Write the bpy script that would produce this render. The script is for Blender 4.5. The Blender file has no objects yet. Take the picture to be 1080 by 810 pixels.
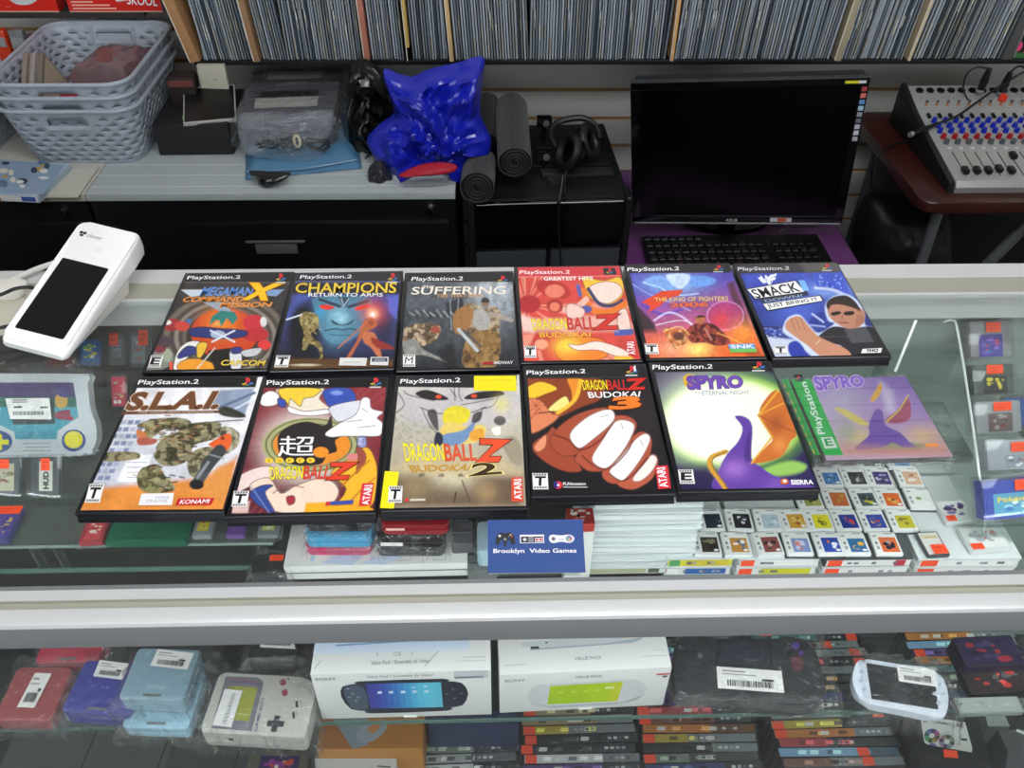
import bpy, bmesh, math, random
import numpy as np
from mathutils import Vector, Matrix, geometry, noise as mnoise
random.seed(7)
rng = np.random.default_rng(7)
SC = bpy.context.scene
COL = SC.collection
# ---------------------------------------------------------------- camera model (measured from the case corners)
F = 912.9; PITCH = math.radians(41.3); ROLL = math.radians(.63); PSI = math.radians(1.9)
CZ = 1.586
CP, SP = math.cos(PITCH), math.sin(PITCH)
def ray(px, py):
    U = (px-540)/F; V = (py-405)/F
    cr, sr = math.cos(ROLL), math.sin(ROLL)
    u = U*cr+V*sr; v = -U*sr+V*cr
    x, y, z = u, CP-v*SP, -SP-v*CP
    c, s = math.cos(PSI), math.sin(PSI)
    return Vector((x*c+y*s, -x*s+y*c, z))
def W(px, py, z=None, Y=None):
    """point of the place seen at (px,py): on the level z, or on the upright plane Y"""
    r = ray(px, py)
    t = (z-CZ)/r.z if z is not None else Y/r.y
    return Vector((r.x*t, r.y*t, CZ+r.z*t))
def projn(P):
    """world points (N,3) -> photo coordinates (N,2)"""
    P = np.asarray(P, float)
    c, s = math.cos(PSI), math.sin(PSI)
    x = P[:,0]*c-P[:,1]*s; y = P[:,0]*s+P[:,1]*c; z = P[:,2]-CZ
    zc = y*CP-z*SP; yc = y*SP+z*CP
    u = x/zc; v = -yc/zc
    cr, sr = math.cos(ROLL), math.sin(ROLL)
    return np.stack([540+F*(u*cr-v*sr), 405+F*(u*sr+v*cr)], -1)
# ---------------------------------------------------------------- colour
def lin(c):
    c = np.asarray(c, float)/255.0
    return np.where(c <= .04045, c/12.92, ((c+.055)/1.055)**2.4)
def hx(h):
    return (int(h[0:2],16), int(h[2:4],16), int(h[4:6],16))
def rgb(c):
    if isinstance(c, str): c = hx(c)
    return tuple(float(v) for v in lin(c))
# ---------------------------------------------------------------- materials
MATS = {}
def mat(name, color='808080', rough=.5, metal=0, coat=0, spec=.5, bump=0, bscale=50, trans=0, emit=None, estr=1, var=0, vscale=8, sheen=0):
    if name in MATS: return MATS[name]
    m = bpy.data.materials.new(name); m.use_nodes = True
    nt = m.node_tree; b = nt.nodes['Principled BSDF']
    b.inputs['Base Color'].default_value = (*rgb(color), 1)
    b.inputs['Roughness'].default_value = rough
    b.inputs['Metallic'].default_value = metal
    b.inputs['Coat Weight'].default_value = coat
    b.inputs['Coat Roughness'].default_value = .05
    b.inputs['Specular IOR Level'].default_value = spec
    if sheen: b.inputs['Sheen Weight'].default_value = sheen
    if emit:
        b.inputs['Emission Color'].default_value = (*rgb(emit), 1); b.inputs['Emission Strength'].default_value = estr
    tc = nt.nodes.new('ShaderNodeTexCoord')
    if var:
        n = nt.nodes.new('ShaderNodeTexNoise'); n.inputs['Scale'].default_value = vscale; n.inputs['Detail'].default_value = 6
        nt.links.new(tc.outputs['Object'], n.inputs['Vector'])
        mx = nt.nodes.new('ShaderNodeMix'); mx.data_type = 'RGBA'
        c = rgb(color)
        mx.inputs[6].default_value = (*[v*(1-var) for v in c], 1); mx.inputs[7].default_value = (*[min(1, v*(1+var)) for v in c], 1)
        nt.links.new(n.outputs['Fac'], mx.inputs[0]); nt.links.new(mx.outputs[2], b.inputs['Base Color'])
    if bump:
        n = nt.nodes.new('ShaderNodeTexNoise'); n.inputs['Scale'].default_value = bscale; n.inputs['Detail'].default_value = 4
        nt.links.new(tc.outputs['Object'], n.inputs['Vector'])
        bp = nt.nodes.new('ShaderNodeBump'); bp.inputs['Strength'].default_value = bump; bp.inputs['Distance'].default_value = .002
        nt.links.new(n.outputs['Fac'], bp.inputs['Height']); nt.links.new(bp.outputs['Normal'], b.inputs['Normal'])
    MATS[name] = m; return m
def glassmat(name, tint='FFFFFF', refl=1.0, rough=0.0, ior=1.5, haze=0, hazecol='FFFFFF', bump=0, bscale=30, detail=2):
    """thin clear sheet: see-through plus Fresnel reflection"""
    if name in MATS: return MATS[name]
    m = bpy.data.materials.new(name); m.use_nodes = True
    nt = m.node_tree; nt.nodes.clear()
    out = nt.nodes.new('ShaderNodeOutputMaterial')
    tr = nt.nodes.new('ShaderNodeBsdfTransparent'); tr.inputs[0].default_value = (*rgb(tint), 1)
    gl = nt.nodes.new('ShaderNodeBsdfGlossy'); gl.inputs['Roughness'].default_value = rough
    gl.inputs[0].default_value = (refl, refl, refl, 1)
    fr = nt.nodes.new('ShaderNodeFresnel'); fr.inputs['IOR'].default_value = ior
    ge = nt.nodes.new('ShaderNodeNewGeometry'); mr = nt.nodes.new('ShaderNodeMapRange')
    mr.inputs['To Min'].default_value = ior; mr.inputs['To Max'].default_value = 1/ior   # same reflectance from both faces of the thin sheet
    nt.links.new(ge.outputs['Backfacing'], mr.inputs['Value']); nt.links.new(mr.outputs[0], fr.inputs['IOR'])
    mx = nt.nodes.new('ShaderNodeMixShader')
    nt.links.new(fr.outputs[0], mx.inputs[0]); nt.links.new(gl.outputs[0], mx.inputs[2])
    src = tr
    if haze:
        df = nt.nodes.new('ShaderNodeBsdfDiffuse'); df.inputs[0].default_value = (*rgb(hazecol), 1)
        m2 = nt.nodes.new('ShaderNodeMixShader'); m2.inputs[0].default_value = haze
        nt.links.new(tr.outputs[0], m2.inputs[1]); nt.links.new(df.outputs[0], m2.inputs[2]); src = m2
    nt.links.new(src.outputs[0], mx.inputs[1]); nt.links.new(mx.outputs[0], out.inputs[0])
    if bump:
        tc = nt.nodes.new('ShaderNodeTexCoord')
        n = nt.nodes.new('ShaderNodeTexNoise'); n.inputs['Scale'].default_value = bscale; n.inputs['Detail'].default_value = detail
        nt.links.new(tc.outputs['Object'], n.inputs['Vector'])
        bp = nt.nodes.new('ShaderNodeBump'); bp.inputs['Strength'].default_value = bump; bp.inputs['Distance'].default_value = .01
        nt.links.new(n.outputs['Fac'], bp.inputs['Height'])
        nt.links.new(bp.outputs[0], gl.inputs['Normal']); nt.links.new(bp.outputs[0], fr.inputs['Normal'])
    MATS[name] = m; return m
def printmat(name='printed_paper', rough=.5, coat=.0, spec=.25):
    if name in MATS: return MATS[name]
    m = bpy.data.materials.new(name); m.use_nodes = True
    nt = m.node_tree; b = nt.nodes['Principled BSDF']
    a = nt.nodes.new('ShaderNodeAttribute'); a.attribute_name = 'Col'
    nt.links.new(a.outputs['Color'], b.inputs['Base Color'])
    b.inputs['Roughness'].default_value = rough; b.inputs['Coat Weight'].default_value = coat; b.inputs['Specular IOR Level'].default_value = spec
    b.inputs['Coat Roughness'].default_value = .08
    MATS[name] = m; return m
# ---------------------------------------------------------------- object plumbing
def link(name, data, parent=None, loc=None, rot=None):
    o = bpy.data.objects.new(name, data); COL.objects.link(o)
    if parent is not None: o.parent = parent
    if loc is not None: o.location = loc
    if rot is not None: o.rotation_euler = rot
    return o
def tag(o, label=None, cat=None, group=None, kind=None):
    if label: o['label'] = label
    if cat: o['category'] = cat
    if group: o['group'] = group
    if kind: o['kind'] = kind
    return o
def thing(name, label, cat, loc=(0,0,0), rot=(0,0,0), group=None):
    if isinstance(rot, (int, float)): rot = (0, 0, rot)
    return tag(link(name, None, None, loc, rot), label, cat, group)
def copy_tree(o, parent=None):
    c = o.copy(); COL.objects.link(c)
    if parent is not None: c.parent = parent
    for ch in list(o.children): copy_tree(ch, c)
    return c
def smooth_path(pts, n=6, closed=False):
    P = [Vector(p) for p in pts]; N = len(P); out = []
    R = range(N if closed else N-1)
    for i in R:
        if closed: a, b, c, d = P[(i-1)%N], P[i], P[(i+1)%N], P[(i+2)%N]
        else: a, b, c, d = P[max(i-1,0)], P[i], P[i+1], P[min(i+2,N-1)]
        for k in range(n):
            t = k/n
            out.append(.5*((2*b)+(c-a)*t+(2*a-5*b+4*c-d)*t*t+(3*b-3*c+d-a)*t**3))
    if not closed: out.append(P[-1])
    return out
class B:
    """collects shapes and links them as one mesh object"""
    def __init__(s): s.bm = bmesh.new()
    def _place(s, vs, M):
        if M is not None: bmesh.ops.transform(s.bm, matrix=M, verts=vs)
    def box(s, c, size, rot=None, bev=0, seg=2, mat=0, taper=None):
        bm = s.bm
        g = bmesh.ops.create_cube(bm, size=1.0); vs = g['verts']
        for v in vs:
            v.co = Vector((v.co.x*size[0], v.co.y*size[1], v.co.z*size[2]))
            if taper and v.co.z < 0: v.co.x *= taper; v.co.y *= taper
        fs = set(f for v in vs for f in v.link_faces)
        if bev:
            es = list(set(e for v in vs for e in v.link_edges))
            r = bmesh.ops.bevel(bm, geom=es, offset=bev, segments=seg, profile=.6, affect='EDGES')
            fs = set(f for f in fs if f.is_valid) | set(r['faces'])
            vs = list(set(v for f in fs for v in f.verts))
        for f in fs: f.material_index = mat
        M = Matrix.Translation(Vector(c))
        if rot is not None: M = M @ (rot if isinstance(rot, Matrix) else Matrix.Rotation(rot, 4, 'Z'))
        s._place(vs, M); return s
    def prism(s, outline, z0, z1, mat=0, bev=0, seg=2, M=None, top_mat=None):
        """outline: 2-D points, extruded z0..z1"""
        bm = s.bm
        a = [bm.verts.new((p[0], p[1], z0)) for p in outline]
        b = [bm.verts.new((p[0], p[1], z1)) for p in outline]
        n = len(a); fs = []
        fs.append(bm.faces.new(list(reversed(a)))); top = bm.faces.new(b); fs.append(top)
        for i in range(n): fs.append(bm.faces.new((a[i], a[(i+1)%n], b[(i+1)%n], b[i])))
        for f in fs: f.material_index = mat
        if top_mat is not None: top.material_index = top_mat
        if bev:
            es = list(top.edges)+list(fs[0].edges)
            r = bmesh.ops.bevel(bm, geom=es, offset=bev, segments=seg, profile=.6, affect='EDGES')
            fs = [f for f in fs if f.is_valid]+list(r['faces'])
        vs = list(set(v for f in fs for v in f.verts))
        s._place(vs, M); return s
    def tube(s, pts, r, n=8, mat=0, smooth=0, cap=True):
        if smooth:
            n0 = len(pts); pts = smooth_path(pts, smooth)
            if isinstance(r, (list, tuple)):
                m0 = len(pts); r = [r[min(n0-1, int(i*(n0-1)/(m0-1)))]+(r[min(n0-1, int(i*(n0-1)/(m0-1))+1)]-r[min(n0-1, int(i*(n0-1)/(m0-1)))])*((i*(n0-1)/(m0-1)) % 1) for i in range(m0)]
        P = [Vector(p) for p in pts]; bm = s.bm; rings = []
        up = Vector((0,0,1)); prev = None
        for i, p in enumerate(P):
            d = (P[min(i+1,len(P)-1)]-P[max(i-1,0)])
            if d.length < 1e-9: d = Vector((0,0,1))
            d.normalize()
            if prev is None:
                a = d.cross(up)
                if a.length < 1e-3: a = d.cross(Vector((1,0,0)))
            else: a = prev - d*prev.dot(d)
            a.normalize(); prev = a; b = d.cross(a)
            rr = r[i] if isinstance(r, (list, tuple)) else r
            rings.append([bm.verts.new(p+rr*(a*math.cos(2*math.pi*k/n)+b*math.sin(2*math.pi*k/n))) for k in range(n)])
        for i in range(len(rings)-1):
            for k in range(n):
                f = bm.faces.new((rings[i][k], rings[i][(k+1)%n], rings[i+1][(k+1)%n], rings[i+1][k])); f.material_index = mat; f.smooth = True
        if cap:
            for R in (list(reversed(rings[0])), rings[-1]):
                f = bm.faces.new(R); f.material_index = mat
        return s
    def cyl(s, p0, p1, r0, r1=None, n=24, mat=0):
        return s.tube([p0, p1], [r0, r0 if r1 is None else r1], n, mat)
    def lathe(s, prof, n=24, mat=0, M=None):
        bm = s.bm; rings = []; allv = []
        for (r, z) in prof:
            if r < 1e-7: ring = [bm.verts.new((0,0,z))]
            else: ring = [bm.verts.new((r*math.cos(2*math.pi*k/n), r*math.sin(2*math.pi*k/n), z)) for k in range(n)]
            rings.append(ring); allv += ring
        for i in range(len(rings)-1):
            a, b = rings[i], rings[i+1]
            for k in range(n):
                k2 = (k+1)%n
                if len(a) == 1 and len(b) == 1: continue
                if len(a) == 1: q = (a[0], b[k2], b[k])
                elif len(b) == 1: q = (a[k], a[k2], b[0])
                else: q = (a[k], a[k2], b[k2], b[k])
                f = bm.faces.new(q); f.material_index = mat; f.smooth = True
        s._place(allv, M); return s
    def poly(s, pts, mat=0):
        f = s.bm.faces.new([s.bm.verts.new(p) for p in pts]); f.material_index = mat; return s
    def sheet(s, fn, nu, nv, mat=0, smooth=True):
        """fn(u,v)->point; a surface grid"""
        bm = s.bm
        g = [[bm.verts.new(fn(i/nu, j/nv)) for i in range(nu+1)] for j in range(nv+1)]
        for j in range(nv):
            for i in range(nu):
                f = bm.faces.new((g[j][i], g[j][i+1], g[j+1][i+1], g[j+1][i])); f.material_index = mat; f.smooth = smooth
        return s
    def build(s, name, mats, parent=None, loc=None, rot=None, smooth=35, normals=True):
        if not isinstance(mats, (list, tuple)): mats = [mats]
        if normals: bmesh.ops.recalc_face_normals(s.bm, faces=s.bm.faces)
        me = bpy.data.meshes.new(name); s.bm.to_mesh(me); s.bm.free()
        for m in mats: me.materials.append(m)
        if smooth:
            me.polygons.foreach_set('use_smooth', [True]*len(me.polygons))
            me.set_sharp_from_angle(angle=math.radians(smooth))
        return link(name, me, parent, loc, rot)
def rrect(w, h, r, n=5, cx=0, cy=0):
    """rounded rectangle outline; r may be 4 radii (tr, tl, bl, br)"""
    if not isinstance(r, (list, tuple)): r = (r,)*4
    out = []
    for (sx, sy, a0, rr) in ((1,1,0,r[0]), (-1,1,90,r[1]), (-1,-1,180,r[2]), (1,-1,270,r[3])):
        ox, oy = cx+sx*(w/2-rr), cy+sy*(h/2-rr)
        for k in range(n+1):
            a = math.radians(a0+90*k/n); out.append((ox+rr*math.cos(a), oy+rr*math.sin(a)))
    return out
def circ(cx, cy, r, n=20, ry=None):
    ry = r if ry is None else ry
    return [(cx+r*math.cos(2*math.pi*k/n), cy+ry*math.sin(2*math.pi*k/n)) for k in range(n)]
def frame(p0, px, py):
    """matrix with origin p0, x axis towards px, y axis towards py (made square)"""
    x = (Vector(px)-Vector(p0)).normalized(); y = (Vector(py)-Vector(p0)); y = (y-x*y.dot(x)).normalized(); z = x.cross(y)
    return Matrix(((x.x,y.x,z.x,p0[0]),(x.y,y.y,z.y,p0[1]),(x.z,y.z,z.z,p0[2]),(0,0,0,1)))
# ---------------------------------------------------------------- lettering
_G = {}
def glyphs(s, bold=0.0):
    key = (s, round(bold,4))
    if key in _G: return _G[key]
    cu = bpy.data.curves.new('lettering', 'FONT'); cu.body = s; cu.offset = bold; cu.resolution_u = 3; cu.fill_mode = 'FRONT'; cu.dimensions = '2D'
    ob = bpy.data.objects.new('lettering', cu); COL.objects.link(ob)
    dg = bpy.context.evaluated_depsgraph_get(); dg.update()
    me = bpy.data.meshes.new_from_object(ob.evaluated_get(dg))
    V = np.array([v.co[:2] for v in me.vertices]) if len(me.vertices) else np.zeros((0,2))
    Fc = [tuple(p.vertices) for p in me.polygons]
    bpy.data.objects.remove(ob); bpy.data.curves.remove(cu); bpy.data.meshes.remove(me)
    _G[key] = (V, Fc); return _G[key]
class Print:
    """a printed surface: flat colour shapes and lettering in the XY plane of its object, one mesh.
    tf maps design coordinates to local metres"""
    def __init__(s, tf=None, z=0, dz=.00004):
        s.V = []; s.Fc = []; s.C = []; s.tf = tf or (lambda x, y: (x, y)); s.z = z; s.dz = dz; s.k = 0
    def _add(s, V, Fc, col):
        n = sum(len(v) for v in s.V)
        s.V.append(V); s.Fc += [tuple(i+n for i in f) for f in Fc]; s.C.append(col)
    def up(s): s.z += s.dz
    def poly(s, pts, c, smooth=0):
        if smooth:
            pts = [(p.x, p.y) for p in smooth_path([(x, y, 0) for x, y in pts], smooth, True)]
        s.up()
        L = [s.tf(x, y) for x, y in pts]
        V3 = [Vector((x, y, 0)) for x, y in L]
        tris = geometry.tessellate_polygon([V3])
        V = np.array([(x, y, s.z) for x, y in L])
        out = []
        for t in tris:
            a, b, d = (V3[i] for i in t)
            out.append(t if (b-a).cross(d-a).z > 0 else (t[0], t[2], t[1]))
        s._add(V, out, np.tile([*rgb(c), 1.0], (len(V), 1))); return s
    def rect(s, x0, y0, x1, y1, c): return s.poly([(x0,y0),(x1,y0),(x1,y1),(x0,y1)], c)
    def line(s, pts, w, c):
        for (a, b) in zip(pts[:-1], pts[1:]):
            d = Vector(b)-Vector(a)
            if d.length < 1e-9: continue
            n = Vector((-d.y, d.x)).normalized()*w/2
            s.poly([(a[0]+n.x,a[1]+n.y),(b[0]+n.x,b[1]+n.y),(b[0]-n.x,b[1]-n.y),(a[0]-n.x,a[1]-n.y)], c)
        return s
    def ell(s, cx, cy, rx, ry, c, n=20): return s.poly(circ(cx, cy, rx, n, ry), c)
    def text(s, t, quad, c, bold=.0, outline=None, shade=None):
        """quad: top-left, top-right, bottom-right, bottom-left of the ink, in design coordinates"""
        V0, _ = glyphs(t, 0)
        if not len(V0): return s
        lo, hi = V0.min(0), V0.max(0)
        TL, TR, BR, BL = [np.array(q, float) for q in quad]
        lays = []; bold = min(bold, .014 if set(t) & set('MWNBKmwn') else .05)
        if outline: lays.append((min(.024 if set(t) & set('MWNBKmwn') else .075, bold+outline[1]), outline[0]))
        lays.append((bold, c))
        for bd, cc in lays:
            V, Fc = glyphs(t, bd)
            if not len(V): continue
            s.up()
            u = ((V[:,0]-lo[0])/max(1e-6, hi[0]-lo[0]))[:,None]; v = ((V[:,1]-lo[1])/max(1e-6, hi[1]-lo[1]))[:,None]
            P = (TL*(1-u)+TR*u)*v+(BL*(1-u)+BR*u)*(1-v)
            L = np.array([s.tf(x, y) for x, y in P])
            A = np.column_stack([L, np.full(len(L), s.z)])
            out = []
            for f in Fc:
                a, b, d = L[f[0]], L[f[1]], L[f[2]]
                cr = (b[0]-a[0])*(d[1]-a[1])-(b[1]-a[1])*(d[0]-a[0])
                out.append(f if cr > 0 else tuple(reversed(f)))
            s._add(A, out, np.tile([*rgb(cc), 1.0], (len(A), 1)))
        return s
    def label_text(s, t, x, y, h, c, w=None, bold=0, outline=None, rot=0):
        V0, _ = glyphs(t, 0)
        if not len(V0): return s
        lo, hi = V0.min(0), V0.max(0)
        if w is None: w = h*(hi[0]-lo[0])/max(1e-6, hi[1]-lo[1])
        ca, sa = math.cos(rot), math.sin(rot)
        q = [(x+ca*a-sa*b, y+sa*a+ca*b) for a, b in ((0,h),(w,h),(w,0),(0,0))]
        return s.text(t, q, c, bold, outline)
    def grid(s, w, h, step, paint, cx=0, cy=0, clip=None):
        """painted picture: paint(x, y) -> (N,3) linear colours, at local metres"""
        nx, ny = max(2, int(w/step)), max(2, int(h/step))
        xs = np.linspace(cx-w/2, cx+w/2, nx+1); ys = np.linspace(cy-h/2, cy+h/2, ny+1)
        X, Y = np.meshgrid(xs, ys); X = X.ravel(); Y = Y.ravel()
        col = paint(X, Y)
        s.up()
        V = np.column_stack([X, Y, np.full(len(X), s.z)])
        i = np.arange(nx*ny); r = i//nx; c = i % nx; a = r*(nx+1)+c
        Fc = np.column_stack([a, a+1, a+nx+2, a+nx+1])
        s._add(V, [tuple(f) for f in Fc.tolist()], np.column_stack([col, np.ones(len(X))])); return s
    def build(s, name, parent=None, loc=None, rot=None, m=None):
        V = np.concatenate(s.V); C = np.concatenate(s.C)
        me = bpy.data.meshes.new(name)
        me.from_pydata(V.tolist(), [], s.Fc)
        at = me.color_attributes.new('Col', 'FLOAT_COLOR', 'POINT')
        at.data.foreach_set('color', C.astype(np.float32).ravel())
        me.materials.append(m or printmat())
        return link(name, me, parent, loc, rot)
class Art:
    """painter working on arrays of design coordinates"""
    def __init__(s, X, Y, base='000000'):
        s.X = X; s.Y = Y; s.C = np.tile(np.array(rgb(base)), (len(X), 1))
    def mix(s, m, c):
        c = np.array(rgb(c)) if isinstance(c, (str, tuple)) else c
        s.C = s.C*(1-m[:,None])+c*m[:,None]; return s
    def grad(s, c0, c1, p0, p1, a=1, mask=None):
        d = np.array(p1, float)-p0; t = np.clip(((s.X-p0[0])*d[0]+(s.Y-p0[1])*d[1])/(d@d), 0, 1)
        col = np.array(rgb(c0))*(1-t[:,None])+np.array(rgb(c1))*t[:,None]
        m = np.full(len(s.X), a) if mask is None else mask*a
        s.C = s.C*(1-m[:,None])+col*m[:,None]; return s
    def sd(s, pts):
        n = len(pts); d = np.full(len(s.X), 1e18); ins = np.zeros(len(s.X), bool)
        for i in range(n):
            ax, ay = pts[i]; bx, by = pts[(i+1)%n]
            ex, ey = bx-ax, by-ay; wx, wy = s.X-ax, s.Y-ay
            t = np.clip((wx*ex+wy*ey)/max(1e-9, ex*ex+ey*ey), 0, 1)
            d = np.minimum(d, (wx-ex*t)**2+(wy-ey*t)**2)
            if ay != by:
                c = ((ay > s.Y) != (by > s.Y)) & (s.X < (bx-ax)*(s.Y-ay)/(by-ay)+ax)
                ins ^= c
        d = np.sqrt(d); return np.where(ins, -d, d)
    def m_poly(s, pts, soft=3, smooth=0):
        if smooth: pts = [(p.x, p.y) for p in smooth_path([(x, y, 0) for x, y in pts], smooth, True)]
        return np.clip(.5-s.sd(pts)/soft, 0, 1)
    def poly(s, pts, c, soft=3, a=1, smooth=0): return s.mix(s.m_poly(pts, soft, smooth)*a, c)
    outl = None
    def blob(s, pts, c, soft=3, a=1, tex=None):
        if not s.outl and not tex: return s.poly(pts, c, soft, a, 4)
        q = [(p.x, p.y) for p in smooth_path([(x, y, 0) for x, y in pts], 4, True)]; d = s.sd(q)
        m = np.clip(.5-d/soft, 0, 1); s.mix(m*a, c)
        if tex:
            for cc, sc_, am, sd_ in tex: s.noise(sc_, am, cc, seed=sd_, mask=m)
        if s.outl: s.mix(np.clip(.5-(np.abs(d)-s.outl[1]/2)/2.5, 0, 1)*s.outl[2], s.outl[0])
        return s
    def ell(s, cx, cy, rx, ry, c, soft=3, a=1, rot=0):
        ca, sa = math.cos(rot), math.sin(rot); dx, dy = s.X-cx, s.Y-cy
        u, v = (dx*ca+dy*sa)/rx, (-dx*sa+dy*ca)/ry; q = np.sqrt(u*u+v*v)
        return s.mix(np.clip(.5-(q-1)*min(rx, ry)/soft, 0, 1)*a, c)
    def ring(s, cx, cy, rx, ry, w, c, soft=3, a=1):
        q = np.sqrt(((s.X-cx)/rx)**2+((s.Y-cy)/ry)**2)
        return s.mix(np.clip(.5-(np.abs(q-1)*min(rx, ry)-w/2)/soft, 0, 1)*a, c)
    def line(s, pts, w, c, soft=3, a=1, smooth=0):
        if smooth: pts = [(p.x, p.y) for p in smooth_path([(x, y, 0) for x, y in pts], smooth)]
        d = np.full(len(s.X), 1e18)
        for (ax, ay), (bx, by) in zip(pts[:-1], pts[1:]):
            ex, ey = bx-ax, by-ay; wx, wy = s.X-ax, s.Y-ay
            t = np.clip((wx*ex+wy*ey)/max(1e-9, ex*ex+ey*ey), 0, 1)
            d = np.minimum(d, (wx-ex*t)**2+(wy-ey*t)**2)
        return s.mix(np.clip(.5-(np.sqrt(d)-w/2)/soft, 0, 1)*a, c)
    def glow(s, cx, cy, r, c, a=1, ry=None, pw=2):
        q = np.sqrt(((s.X-cx)/r)**2+((s.Y-cy)/(ry or r))**2)
        return s.mix(a*np.exp(-q**pw), c)
    def noise(s, sc, amt, c=None, seed=0, sx=1, sy=1, mask=None):
        """value noise; mixes towards c or scales brightness"""
        r = np.random.default_rng(seed); T = r.random((64, 64))
        out = 0; w = 1; tot = 0
        for o in range(3):
            x = s.X*sx/sc*2**o+100; y = s.Y*sy/sc*2**o+100
            xi = np.floor(x).astype(int); yi = np.floor(y).astype(int); fx = x-xi; fy = y-yi
            fx = fx*fx*(3-2*fx); fy = fy*fy*(3-2*fy)
            g = lambda i, j: T[(xi+i)%64, (yi+j)%64]
            out = out+w*((g(0,0)*(1-fx)+g(1,0)*fx)*(1-fy)+(g(0,1)*(1-fx)+g(1,1)*fx)*fy); tot += w; w *= .5
        n = out/tot
        if c is None: s.C = np.clip(s.C*(1+amt*(n[:,None]*2-1)), 0, 1)
        else: s.mix(np.clip((n-.5)*9+.3, 0, 1)*amt*(1 if mask is None else mask), c)
        return s
    def rays(s, cx, cy, n, c, a=.5, seed=1, w=.4):
        r = np.random.default_rng(seed); th = np.arctan2(s.Y-cy, s.X-cx); m = 0
        for k in range(n):
            t = r.random()*2*math.pi; ww = w*(.3+r.random())/n*3
            d = np.abs((th-t+math.pi)%(2*math.pi)-math.pi); m = np.maximum(m, np.clip(1-d/ww, 0, 1))
        return s.mix(m*a, c)
# plain-label helper: white barcode sticker
def barcode(p, x0, y0, w, h, seed=0, bg='E9E9E6'):
    r = random.Random(seed)
    p.rect(x0, y0, x0+w, y0+h, bg)
    p.rect(x0+w*.08, y0+h*.80, x0+w*.45, y0+h*.86, '8C8C8C'); p.rect(x0+w*.08, y0+h*.66, x0+w*.6, y0+h*.71, '9A9A9A')
    p.rect(x0+w*.68, y0+h*.46, x0+w*.86, y0+h*.56, '3c3c3c')
    x = x0+w*.15
    while x < x0+w*.85:
        b = w*r.choice((.008,.014,.02)); p.rect(x, y0+h*.14, x+b, y0+h*.42, '303030'); x += b+w*r.choice((.008,.016,.012))
# ================================================================ SETTING
GT = .965            # level of the counter's top glass
alu = mat('brushed_aluminium', 'C9CBCC', .32, .85, bump=.05, bscale=200)
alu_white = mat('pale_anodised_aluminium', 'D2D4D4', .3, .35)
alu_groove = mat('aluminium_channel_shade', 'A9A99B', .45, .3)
alu_dark = mat('dark_lip_shaded_face', '8B8E90', .4, .5)
wallm = mat('slatwall_laminate', 'E4E4DE', .45, var=.04, vscale=3)
slotm = mat('slatwall_slot', 'B48A58', .6)
floorm = mat('shop_floor_vinyl', '4A4A4C', .6, var=.15, vscale=10)
ceilm = mat('ceiling_tile', 'D8D8D4', .8)
# slatwall behind: boards with grooves
def wall_back():
    y = 2.15; b = B()
    # slots measured on the photo, 76 mm apart
    z0 = W(560, 95, Y=y).z
    zs = sorted([z0+.0762*k for k in range(-10, 28)])
    prev = 0.0
    for z in zs+[2.9]:
        if z > 2.75: z = 2.75
        top = z-.005 if z < 2.75 else z
        if top > prev: b.box((.2, y+.01, (prev+top)/2), (6.0, .02, top-prev), mat=0)
        b.box((.2, y+.011, z), (6.0, .014, .0102), mat=1)
        prev = z+.005
        if z >= 2.75: break
    o = b.build('wall_back', [wallm, slotm]); tag(o, kind='structure')
wall_back()
sidem = mat('side_wall_paint', 'A9A69E', .7)
for nm, c, sz in (('wall_left', (-2.8, -.4, 1.375), (.04, 5.2, 2.75)), ('wall_right', (3.2, -.4, 1.375), (.04, 5.2, 2.75))):
    tag(B().box(c, sz).build(nm, sidem), kind='structure')
# unseen front wall; its wide window opening is added for low fill light
b = B(); b.box((.2,-3.0,.35),(6.0,.04,.70)); b.box((.2,-3.0,2.60),(6.0,.04,.30)); b.box((-2.55,-3.0,1.575),(.5,.04,1.75)); b.box((2.95,-3.0,1.575),(.5,.04,1.75)); tag(b.build('wall_front', sidem), kind='structure')
w_ = B(); w_.box((.2,-3.0,.72),(5.0,.08,.04)); w_.box((.2,-3.0,2.43),(5.0,.08,.04))
for x_ in (-2.28,-.6,1.0,2.68): w_.box((x_,-3.0,1.575),(.05,.08,1.71))
tag(w_.build('added_window_1', alu), kind='structure')
tag(B().box((.2, -.4, -.02), (6.1, 5.3, .04)).build('floor', floorm), kind='structure')
tag(B().box((.2, -.4, 2.77), (6.1, 5.3, .04)).build('ceiling', ceilm), kind='structure')
# ceiling light fittings
led = mat('lit_diffuser', 'FFFFFF', .5, emit='F4F8FF', estr=1.0)
def ceiling_light(x, y, w, d, lab, power):
    t = thing('ceiling_light', lab, 'ceiling light', (x, y, 2.75), group='ceiling light panels')
    f = B()
    for sx in (-1, 1): f.box((sx*(w/2+.015), 0, -.02), (.03, d+.06, .04))
    for sy in (-1, 1): f.box((0, sy*(d/2+.015), -.02), (w, .03, .04))
    f.build('fitting_frame', alu, t)
    m = mat('lit_diffuser_%d' % int(power*10), 'FFFFFF', .5, emit='FBFCFF', estr=power)
    B().box((0, 0, -.02), (w, d, .02)).build('diffuser', m, t)
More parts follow.
